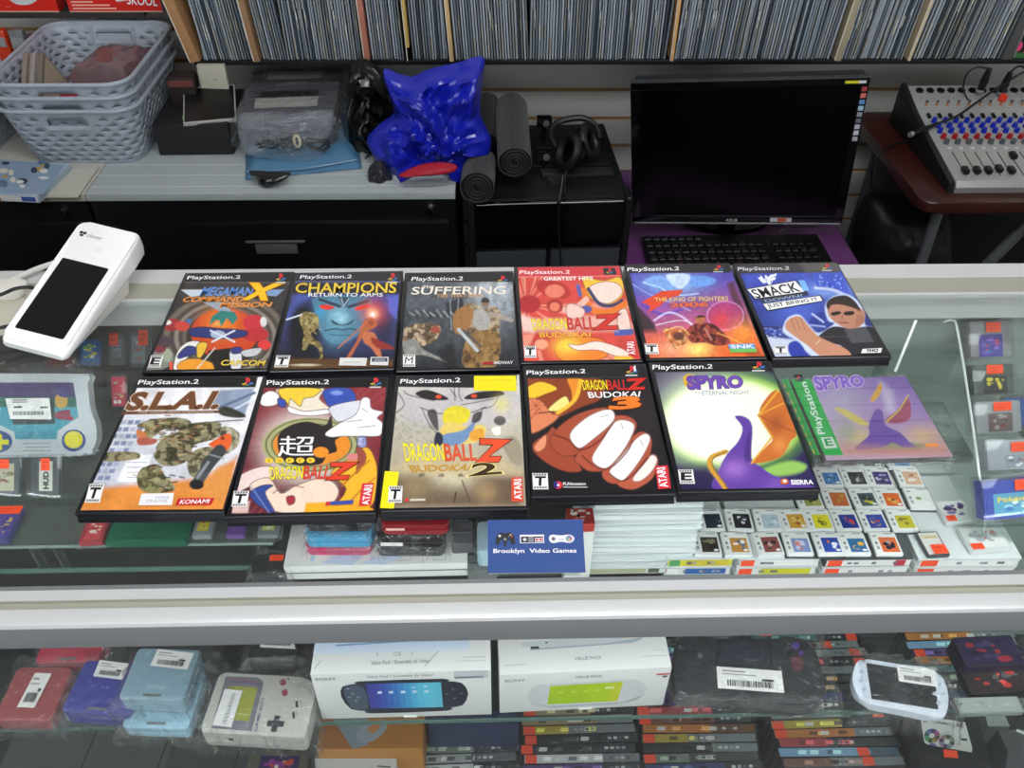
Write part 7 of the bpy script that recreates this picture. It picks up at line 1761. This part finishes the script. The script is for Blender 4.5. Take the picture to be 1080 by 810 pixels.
# placed on the tower top, leaning up on the wall side
a0 = W(543,172,Y=tc.y+.03); a1 = W(539,103,Y=tc.y+.26)
roll('tall roll of black ribbed mat leaning back beside the headphones', a0, (a1.x, tc.y+.24, a1.z-.012), .0335)
a0 = W(503,190,Y=tc.y-.015); roll('low roll of black ribbed mat under the blue bag', (a0.x,a0.y,PT+.0365), (a0.x+.005,tc.y+.10,PT+.0365), .0335)
a0 = W(513,150,Y=tc.y+.17); roll('third roll of black ribbed mat standing behind the other two', (a0.x,a0.y,a0.z), (a0.x,tc.y+.27,a0.z+.05), .026)
def headphones():
    bk = mat('black_headphone_plastic','0A0A0B',.25,coat=.5); pad = mat('black_leatherette','111112',.5)
    c = W(604,158,Y=tc.y+.12); t = thing('headphones','black over-ear headphones lying on the computer tower','headphones',(c.x,c.y,PT+.0075))
    o = Vector(t.location)
    def cup(x, y, z, rx, nm):
        M = Matrix.Translation((x,y,z)) @ Matrix.Rotation(rx,4,'Y') @ Matrix.Rotation(.35,4,'X')
        B().lathe([(0,-.022),(.022,-.021),(.034,-.014),(.036,-.004),(.030,0)],28,M=M).build('ear_cup', bk, t)
        tor = []
        b = B(); b.tube([M @ Vector((.031*math.cos(k/20*math.pi*2),.031*math.sin(k/20*math.pi*2),.006)) for k in range(21)],.0095,10,cap=False); b.build('ear_pad', pad, t)
    cup(-.006,-.012,.046,-1.1,'l'); cup(.032,.022,.052,1.1,'r')
    b = B(); b.tube([(-.035,.0,.05),(-.045,.03,.065),(-.03,.06,.078),(.02,.07,.084),(.052,.055,.075),(.060,.03,.055)],[.006,.005,.007,.007,.005,.006],8,smooth=6); b.build('headband', pad, t)
    b = B(); b.tube([(-.012,-.025,.03),(-.02,-.07,.015),(-.022,-.12,.004)],.0022,6,smooth=6); b.build('headphone_lead', bk, t)
    q = W(596,210,Y=tc.y-.012); 
    cord = [W(594,185,Y=tc.y+.02), W(592,200,Y=tc.y+.0), W(590,214,Y=tc.y-.016), W(589,240,Y=tc.y-.018), W(592,285,Y=tc.y-.02), W(592,330,Y=tc.y-.02)]
    tag(B().tube(cord,.0022,6,smooth=6).build('headphone_cord', mat('black_rubber','101012',.45)), 'thin black cord hanging down the front of the computer tower','cord')
    for px,py,lab in ((574,128,'small black camera clip left of the headphones, near the wall'),(574,163,'small black webcam with a grey lens on the tower, left of the headphones')):
        q = W(px,py,Y=tc.y+(.25 if py<150 else .14)); t2 = thing('desk_gadget', lab, 'camera', (q.x,q.y,PT+.0075))
        hz = q.z-PT-.0075; b = B(); b.box((0,0,hz),(.034,.022,.022),bev=.003); b.build('gadget_body', bk, t2); B().cyl((0,0,0),(0,0,hz),.006,.004,12).build('gadget_stand', bk, t2)
        B().cyl((.004,-.011,hz),(.004,-.014,hz),.007,.007,16).build('lens', mat('grey_lens','5A5C60',.2), t2)
headphones()
# ---- desk, cloth, keyboard, monitor
DZ = .486
def desk():
    q0 = W(655,262,z=DZ); q1 = W(890,262,z=DZ)
    x0 = q0.x-.003; y1 = 2.12; y0 = 1.45; x1 = q1.x+.02
    t = thing('computer_desk','low dark computer desk below the monitor','desk',((x0+x1)/2,(y0+y1)/2,0)); w = x1-x0; d = y1-y0
    dm = mat('dark_desk_laminate','1A1418',.5)
    B().box((0,0,DZ-.016),(w,d,.024),bev=.002).build('desk_top', dm, t)
    for sx in (-1,1):
        for sy in (-1,1): B().box((sx*(w/2-.03),sy*(d/2-.03),(DZ-.028)/2),(.04,.04,DZ-.028),bev=.003).build('leg', dm, t)
    t2 = thing('purple_cloth','bright purple cloth spread over the computer desk under the keyboard','cloth',((x0+x1)/2,(y0+y1)/2,DZ-.0035)); b = B()
    def fn(u,v):
        X,Y = (u-.5)*(w-.01),(v-.5)*(d-.01); return Vector((X,Y,.0012+abs(mnoise.noise(Vector((X*14,Y*9,3))))*.006+abs(mnoise.noise(Vector((X*40,Y*22,3))))*.002))
    b.sheet(fn,60,60); b.build('cloth_top', mat('purple_satin','6A1C72',.4,sheen=.4), t2, smooth=80)
    B().box((0,-(d/2-.004),-.012),(w-.006,.0015,.03)).build('cloth_edge', mat('purple_satin','6A1C72',.4), t2) if False else None
desk()
def keyboard():
    c, ang, w, d, tf = seat([(681,247),(871,245),(878,288),(684,292)], DZ+.026)
    t = thing('keyboard','black full-size computer keyboard on the purple cloth in front of the monitor','keyboard',(c.x,c.y,DZ+.0055),ang)
    km = mat('black_keycap','121214',.45); b = B(); b.box((0,0,.008),(w,d,.016),bev=.003); b.build('keyboard_body', mat('black_keyboard_case','0A0A0C',.5), t)
    rows = 6; pitch = .0195; dy = d/6.3
    for r in range(rows):
        y = -d/2+dy*(.6+r*1.0)
        xs = [(-w/2+.012+pitch*i, pitch) for i in range(int((w-.02)/pitch))]
        if r == 0: xs = [x for i, x in enumerate(xs) if not 4 <= i <= 8]+[(-w/2+.012+pitch*6, pitch*5)]
        for x, pw in xs:
            if r >= 1 and abs(x-w*.175) < .006 : continue
            if len([0 for _ in t.children]) > 99: break
            kb = B(); kb.box((x,y,.0195),(pw-.0035,min(dy,pitch)-.003,.0075),bev=.0014,seg=1); kb.build('key', km, t)
    q = Print(None,.0236); q.label_text('WASD',.02,-.03,.004,'8A8C90'); 
    rr = random.Random(2)
    for k in range(46): x, y = -w/2+.02+rr.random()*(w-.05), -d/2+dy*(.6+rr.randint(0,5)); q.rect(x,y,x+.003,y+.003,'6A6C70' if rr.random()<.7 else 'A04040')
    q.build('key_legends', t, m=paperm)
keyboard()
def monitor():
    BL, BR, TL = W(667,234,Y=1.74), W(888,235,Y=1.74), W(665,86,Y=1.715)
    vp = ray(681, 1278).normalized(); up_ = -vp       # the direction in which the upright edges converge
    best = None
    for k in range(-60, 61):
        a = k*.01; dx = Vector((1, a, 0)); dx = (dx-up_*dx.dot(up_)).normalized()
        for j in range(30):
            w_ = .44+.003*j; e = projn([BL+dx*w_])[0]; er = (e[0]-888)**2+(e[1]-235)**2
            if best is None or er < best[0]: best = (er, dx, w_)
    dx, w = best[1], best[2]
    h = min((.28+.001*j for j in range(100)), key=lambda L: abs(projn([BL+up_*L])[0][1]-86)); zz = dx.cross(up_)
    M = Matrix(((dx.x,up_.x,zz.x,BL.x),(dx.y,up_.y,zz.y,BL.y),(dx.z,up_.z,zz.z,BL.z),(0,0,0,1))); w2 = w
    base = (BL+BR)/2; t = thing('monitor','large black flat-screen monitor, switched off, with small stickers down its right edge','monitor',(base.x,base.y+.05,DZ+.0075))
    L = Matrix.Translation(-Vector(t.location)) @ M
    ww = (w+w2)/2; x0 = -(ww-w)*.1
    bz = mat('gloss_bezel','07070A',.18,coat=.6)
    def bx_(n, cx, cy, cz, sx, sy, sz, m, bev=.002): b = B(); b.box((cx,cy,cz),(sx,sy,sz),bev=bev); o = b.build(n, m, t); o.matrix_local = L; return o
    bx_('housing', x0+ww/2, h/2, -.022, ww-.01, h-.01, .036, mat('matt_black_plastic','0C0C0E',.5), .008)
    f = .018
    b = B(); b.box((x0+ww/2,h-f/2,0),(ww,f,.014),bev=.003); b.box((x0+ww/2,f*.6,0),(ww,f*1.2,.014),bev=.003); b.box((x0+f/2,h/2,0),(f,h-f*2,.014)); b.box((x0+ww-f/2,h/2,0),(f,h-f*2,.014)); o = b.build('bezel', bz, t); o.matrix_local = L
    bx_('screen', x0+ww/2, h/2, -.001, ww-.03, h-.03, .008, mat('dark_lcd','020203',.25,spec=.35), 0)
    b = B(); b.tube([(x0+.004,.003,.0075),(x0+ww-.004,.003,.0075)],.0022,8); o = b.build('silver_trim', mat('silver_trim','C8CACC',.2,.8), t); o.matrix_local = L
    p = Print(None,.0080); 
    p.text('ASUS',[(x0+ww*.455,.0155),(x0+ww*.51,.0155),(x0+ww*.51,.0085),(x0+ww*.455,.0085)],'B8BABC',bold=.03)
    o = p.build('maker_badge', t, m=paperm); o.matrix_local = L; p = Print(None,.0080)
    p.rect(x0+ww*.665,.008,x0+ww*.765,.019,'C8C8C8'); p.rect(x0+ww*.70,.009,x0+ww*.74,.018,'C85030')
    o = p.build('energy_sticker', t, m=paperm); o.matrix_local = L; p = Print(None,.0080)
    p.rect(x0+ww*.90,h-.011,x0+ww*.955,h-.005,'C8C02C'); p.rect(x0+ww*.955,h-.011,x0+ww*.985,h-.005,'C8C8C8')
    for k, cc in enumerate(('A04040','C06A60','5C88B8','9AB4CC','8C8C98','6A6A78','B8B0C0','C8C8D0','A8A8B0')): p.rect(x0+ww-.013,h-.028-.0135*k,x0+ww-.003,h-.018-.0135*k,cc)
    o = p.build('corner_sticker_strip', t, m=paperm); o.matrix_local = L
    zb = BL.z-t.location.z
    B().cyl((0,.03,.012),(0,.03,zb+.08),.022,.018,24).build('stand_neck', bz, t); B().prism(circ(0,.055,.11,40,.07),.0,.012,bev=.003).build('stand_base', bz, t)
    o = Vector((0,0,0)); tag(B().tube([W(822,243,Y=1.70),W(840,239,Y=1.72),W(862,240,Y=1.72),W(876,246,Y=1.70)],.002,6,smooth=6).build('mouse_lead', mat('grey_rubber','55555A',.5)), 'thin grey lead curving on the purple cloth below the monitor','cable')
monitor()
# ---- folding table with the mixer
TZ = .736
def mixer_table():
    FL, BLk = W(980,214,z=TZ), W(916,118,z=TZ)
    yb = min(2.10, BLk.y); x0 = FL.x-.012; y0 = FL.y; x1 = x0+.75
    t = thing('folding_table','brown wood-print folding table with grey metal legs, at the right','table',((x0+x1)/2,(y0+yb)/2,0)); w = x1-x0; d = yb-y0
    wm = mat('dark_red_wood','3A1712',.35,coat=.3,var=.5,vscale=18)
    B().prism(rrect(w,d,.028,6),TZ-.024,TZ,bev=.006,seg=3).build('table_top', wm, t)
    gm = mat('grey_steel_tube','6E7274',.35,.5); o = Vector(t.location)
    def leg(a, b_, r=.011): B().tube([Vector(a)-o, Vector(b_)-o], r, 12).build('leg', gm, t)
    q = W(988,226,Y=y0+.035); leg((q.x,y0+.035,TZ-.026),(q.x+.02,y0+.02,0.0)); leg((q.x+.62,y0+.035,TZ-.026),(q.x+.60,y0+.02,0.0)); leg((q.x+.0,yb-.06,TZ-.026),(q.x+.01,yb-.05,0.0)); leg((q.x+.62,yb-.06,TZ-.026),(q.x+.60,yb-.05,0.0))
    a, b_ = W(1046,274,Y=y0+.06), W(1092,228,Y=y0+.06); 
    b = B(); b.tube([a-o, b_-o], .009, 10); m_ = a.lerp(b_,.25); b.box(m_-o,(.09,.010,.024),rot=Matrix.Rotation(-math.atan2((b_-a).z,(b_-a).x),4,'Y'),bev=.002); b.build('folding_brace', gm, t)
    return x0, y0, yb
mx0, my0, myb = mixer_table()
def mixer():
    FLb = W(1001,204,z=TZ); BLb = W(951,127,z=TZ); Lw = .36
    y0 = FLb.y; d = min(BLb.y-y0, .33); x0 = FLb.x+.002
    tilt = (BLb.x-FLb.x)/(BLb.y-FLb.y)
    t = thing('audio_mixer','silver audio mixer with blue and red knobs and black faders, on the folding table','audio mixer',(x0+Lw/2,y0+d/2,TZ+.0005),0)
    sm = mat('silver_mixer_panel','A6A9A6',.35,.3); dk = mat('mixer_side','16171A',.5)
    prof = [(-d/2,0),(-d/2-.004,.014),(-d/2+.006,.024),(d*.22,.060),(d*.25,.066),(d/2-.004,.086),(d/2,.080),(d/2,0)]
    Mx = Matrix(((0,0,1,0),(1,0,0,0),(0,1,0,0),(0,0,0,1)))
    B().prism(prof,-Lw/2+.006,Lw/2-.006,bev=.0015,M=Mx).build('mixer_body', sm, t)
    for sx in (-1,1):
        B().prism([(-d/2+.002,0),(-d/2+.004,.020),(d*.22,.064),(d/2-.002,.092),(d/2+.002,.084),(d/2+.002,.0)],sx*Lw/2-.006,sx*Lw/2+.006,bev=.002,M=Mx).build('side_panel', dk, t)
    # main sloping face
    y_a, z_a, y_b, z_b = -d/2+.006,.024,d*.22,.060
    s1 = Vector((0,y_b-y_a,z_b-z_a)); n1 = Vector((0,-s1.z,s1.y)).normalized(); e1 = s1.normalized()
    def P1(x, v, up=0): return Vector((x,y_a,z_a))+s1*v+n1*up
    y_c, z_c, y_d, z_d = d*.25,.066,d/2-.004,.086; s2 = Vector((0,y_d-y_c,z_d-z_c)); n2 = Vector((0,-s2.z,s2.y)).normalized()
    def P2(x, v, up=0): return Vector((x,y_c,z_c))+s2*v+n2*up
    R1 = Matrix.Rotation(math.atan2(s1.z,s1.y),4,'X'); R2 = Matrix.Rotation(math.atan2(s2.z,s2.y),4,'X')
    blue = mat('blue_knob','1028A8',.3); red = mat('red_knob','A01820',.3); grey = mat('grey_knob','50565C',.4); bk = mat('black_fader','0A0A0C',.4); wh = mat('white_button','C8CCCC',.4); cap = mat('silver_ring','B8BABC',.3,.6)
    pitch = .0235; X = [-Lw/2+.030+pitch*k for k in range(13)]
    for k, x in enumerate(X):
        B().box(P1(x-.004,.955,.002),(.006,.014,.006),rot=R1,bev=.001).build('channel_switch', bk, t)
        for v, m_ in ((.87,blue),(.79,blue),(.71,blue),(.62,red),(.54,grey)):
            o = B(); o.cyl(P1(x+.003*(1 if v in (.79,) else 0),v,.0),P1(x+.003*(1 if v in (.79,) else 0),v,.010),.0058,.0048,12); o.build('knob', m_, t)
        B().box(P1(x,.455,.001),(.008,.005,.004),rot=R1,bev=.0006).build('mute_button', wh, t)
        b = B(); b.box(P1(x+.002,.24,.0004),(.0016,s1.length*.34,.001),rot=R1); b.build('fader_slot', mat('fader_slot','2A2C2E',.6), t)
        v = .12 if k != 5 else .33
        if k in (3,): v = .14
        f = B(); f.box(P1(x+.003,v,.005),(.012,.018,.010),rot=R1,bev=.002); f.build('fader_cap', bk, t)
        b = B(); b.cyl(P2(x,.78,0),P2(x,.78,.003),.0085,.008,16); b.build('jack_socket', bk, t)
        for dx, v2, cc in ((-.002,.45,cap),(.005,.30,grey),(.0,.18,mat('orange_dot','B07048',.4))):
            b = B(); b.cyl(P2(x+dx,v2,0),P2(x+dx,v2,.004),.0032,.003,10); b.build('small_knob', cc, t)
    # plugs and leads
    o = Vector(t.location); pl = mat('black_plug','0B0B0D',.35,coat=.3)
    def lead(label, pts, r=.0026): tag(B().tube(pts,r,8,smooth=6).build('audio_cable', mat('black_rubber','101012',.45)), label, 'cable')
    a = o+P2(.012-Lw/2+.14,.55,.006)
    Ym = a.y
    def plug(label, p, q, rr_=.009):
        p, q = Vector(p), Vector(q); t_ = thing('audio_plug', label, 'plug', p); d_ = q-p
        B().tube([Vector((0,0,0)), d_*.35, d_*.4, d_],[rr_*.8,rr_*.9,rr_,rr_*.55],14).build('plug_body', pl, t_); B().tube([d_*-.02, d_*.08],[rr_*.95,rr_*.95],14).build('plug_collar', cap, t_)
    p1, p2 = W(1033,97,Y=Ym), W(1044,72,Y=Ym); plug('black audio plug with silver collar, standing in the mixer back row', p1+Vector((0,0,.002)), p2)
    lead('thin black lead looping over the left part of the mixer', [p2, W(1040,72,Y=Ym), W(1030,71,Y=Ym), W(1020,78,Y=Ym), W(1016,92,Y=Ym), W(1020,104,Y=Ym-.01), W(1024,106,Y=Ym-.012)], .0018)
    p1, p2 = W(1055,100,Y=Ym), W(1066,76,Y=Ym); plug('second black audio plug, beside the orange knob on the mixer', p1+Vector((0,0,.003)), p2)
    lead('black lead leaving the second plug to the right', [p2, W(1074,70,Y=Ym), W(1082,73,Y=Ym), W(1100,90,Y=Ym)], .0024)
    tag(B().cyl(W(1056,106,Y=Ym-.012),W(1056,106,Y=Ym-.012)+Vector((0,-.004,.012)),.009,.008,16).build('orange_knob', mat('orange_knob','D8381C',.3), None), 'bright orange-red knob on the upper right of the mixer','knob')
    q0, q1 = W(960,142,z=TZ+.055), W(990,130,z=TZ+.062)
    plug('grey and black jack plug lying across the left edge of the mixer', q0, q1, .006)
    lead('black lead running diagonally across the mixer', [q1, W(1010,122,z=TZ+.075), W(1030,108,z=TZ+.09), W(1050,94,Y=Ym-.02), W(1072,80,Y=Ym-.03), W(1095,68,Y=Ym-.03)], .0026)
mixer()
lead_pts = [W(955,142,z=TZ+.012), W(938,148,z=TZ+.006), W(925,160,z=TZ+.006)]
tag(B().tube([W(962,149,z=TZ+.004),W(945,152,z=TZ+.004),W(932,158,z=TZ+.0035),W(922,172,Y=1.70),W(919,190,Y=1.71),W(921,206,Y=1.72)],.0026,6,smooth=6).build('power_lead', mat('black_rubber','101012',.45)), 'black lead hanging off the left edge of the folding table','cable')
def equipment_bag():
    t = crumple('equipment_bag','dark equipment bag standing in shadow beneath the folding table','bag',[(912,212),(940,205),(975,210),(1000,220),(1002,262),(995,300),(940,310),(893,300),(897,262)],1.78,.10,mat('black_nylon','0B0B0D',.5,bump=.5,bscale=60),seed=15,amp=.006,freq=14,tilt=.05)
equipment_bag()
t = thing('storage_chest','large black storage chest in the shadow under the folding table','chest',(1.235,1.97,0.0))
B().box((0,0,.29),(.46,.22,.58),bev=.006).build('chest_body', mat('black_chest','0A0A0C',.5), t); B().box((0,-.001,.605),(.47,.225,.045),bev=.006).build('chest_lid', mat('black_chest_lid','0E0E10',.4), t)
for sx in (-1,1): B().box((sx*.15,-.1135,.55),(.04,.006,.05),bev=.002).build('latch', mat('dark_latch','2A2C2E',.3,.6), t)
# ---- long wall shelf of sleeved records/comics
SZ = W(600, 64.5, Y=1.845).z
def wall_shelf():
    x0 = W(205,67,Y=1.845).x; x1 = 1.75
    t = thing('wall_shelf','long thin black wall shelf packed with bagged comics','shelf',((x0+x1)/2,1.995,SZ-.006))
    B().box((0,0,.003),(x1-x0,.30,.006),bev=.001).build('shelf_board', mat('shelf_black','0E0E10',.4), t)
    B().box((0,-.151,.004),(x1-x0,.003,.010),bev=.001).build('shelf_lip', mat('shelf_black','0E0E10',.4), t)
    for x in (-.7,-.1,.5): B().box((x,.12,-.018),(.02,.05,.03)).build('shelf_bracket', mat('shelf_black','0E0E10',.4), t)
wall_shelf()
boards = [mat('sleeve_board_%d'%k, c, .32, coat=.5) for k,c in enumerate(('727E8A','88949F','5A6570','98A2AC','4A535C','363E46','A4ACB4','66707A'))]
darks = [mat('comic_dark_%d'%k, c, .6) for k,c in enumerate(('101012','1C1A18','0C0C10','26221C'))]
flecks = [mat('fleck_%d'%k, c, .6) for k,c in enumerate(('C8C0A8','D8D4C8','8C8468','A8B050','C04878','B8902C'))]
variants = []
def sleeve_mesh(k, th):
    r = random.Random(k); b = B(); h = .27
    b.box((0,.0,h/2),(th*r.uniform(.55,.8),.28,h),mat=0)
    b.box((th*r.choice((-.36,.36)),.002,h/2-.001),(th*r.choice((.25,.3,.5)),.276,h-.004),mat=1)
    if k % 3 == 0: b.box((0,-.1396,h/2),(th*.12,.002,h),mat=2)
    for j in range(r.randint(0,3)):
        z = r.uniform(.02,.22); b.box((th*r.uniform(-.4,.4),-.1395,z),(th*r.uniform(.12,.3),.004,r.uniform(.008,.04)),mat=2)
    bmesh.ops.recalc_face_normals(b.bm, faces=b.bm.faces); me = bpy.data.meshes.new('sleeve'); b.bm.to_mesh(me); b.bm.free()
    for m_ in (boards[r.randrange(len(boards))], darks[r.randrange(4)], flecks[r.choice((0,1,2,0,1,2,3,4,5)) if k > 12 else r.choice((0,1,2))]): me.materials.append(m_)
    return me
for k in range(22): variants.append((sleeve_mesh(k, .0052), k))
DIV = {207:('cardboard divider with a torn white edge at the left end of the shelf','A07850',.020,-.20),272:('tan cardboard divider with a torn top, second from the left','8C6C4C',.012,-.08),388:('pinkish red divider sticking out of the shelf','A86A58',.011,-.035),432:('short yellow divider near the blue bag','B89A54',.006,-.035),477:('pale wooden divider stick above the blue bag','C0A070',.007,-.06),708:('orange-tan divider stick above the monitor corner','C89860',.0065,.0),882:('thick cream divider board above the right of the monitor','9A8E74',.014,.08),957:('thin cream divider leaning right, above the mixer table','C8B490',.006,.08)}
sx, px = [], 214.0
x = W(214,62,Y=1.85).x; x_end = W(1062,55,Y=1.85).x; pitch = (x_end-x)/292.0
rr = random.Random(9); count = 0; pend = sorted(DIV); 
xs_div = {k: W(k,62,Y=1.85).x for k in pend}
def lean(px):
    for a,b_,l in ((214,300,-.08),(300,380,-.02),(380,470,-.035),(470,560,-.06),(560,700,.0),(700,768,.04),(768,860,.05),(860,960,.08),(960,1100,.10)):
        if a <= px < b_: return l
    return 0
def px_of(x): return projn([(x,1.85,SZ+.03)])[0][0]
while count < 292 and x < x_end:
    P_ = px_of(x)
    dv = [d_ for d_ in pend if abs(xs_div[d_]-x) < .006+DIV[d_][2]/2]
    if dv:
        x = xs_div[dv[0]]+DIV[dv[0]][2]/2+.0062; continue
    me, _k = variants[(rr.randrange(13) if P_ < 930 else rr.randrange(22))]
    o = bpy.data.objects.new('bagged_comic', me); COL.objects.link(o)
    o.location = (x, 1.994+rr.uniform(-.004,.003), SZ+.0012); o.rotation_euler = (0, lean(P_)+rr.uniform(-.003,.003), 0)
    tag(o, 'clear-bagged comic or record sleeve packed upright on the long wall shelf', 'sleeve', 'bagged sleeves packed along the wall shelf')
    x += pitch*rr.uniform(.96,1.02); count += 1
for d_, (lab, cc, th, ln) in DIV.items():
    t = thing('shelf_divider', lab, 'divider', (xs_div[d_], 1.985, SZ+.001), (0, ln, 0))
    y_ = -.146 if d_ != 432 else -.12
    B().box((0,.0,.135+(0 if d_ != 432 else .03)),(th,.29,.27),bev=.0006).build('divider_board', mat('divider_'+cc,cc,.7,var=.12,vscale=40), t)
    B().box((-th/2-.0006,-.1452,.135),(.0018,.004,.265)).build('torn_edge', mat('torn_edge','D0C8B8',.8), t)
# picture sleeve at the right end
q = W(1072,50,Y=1.85); t = thing('front_facing_magazine','orange and black magazine facing forward at the right end of the wall shelf','magazine',(W(1090,55,Y=1.85).x,1.86,SZ+.001),0)
B().box((0,0,.13),(.066,.008,.26),bev=.0006).build('magazine_block', mat('magazine_paper','C8C8C4',.5), t)
p = Print(None,0); p.rect(-.033,-.13,.033,.13,'1C1E26'); p.rect(-.033,-.13,.033,-.118,'3A6A3C'); p.poly([(-.02,-.118),(.033,-.118),(.033,-.055),(.01,-.07)],'E0602C'); p.text('NHL',[(-.031,-.02),(.03,-.02),(.03,-.045),(-.031,-.045)],'E8E8EC',bold=.04); p.poly([(-.03,.0),(.033,.0),(.033,.13),(-.03,.13)],'C0502C'); p.ell(-.015,-.085,.008,.008,'B8BAC8'); p.ell(-.031,-.105,.005,.01,'D84878')
p.build('cover_print', t, (0,-.0043,.13), (math.pi/2,0,0), m=film)
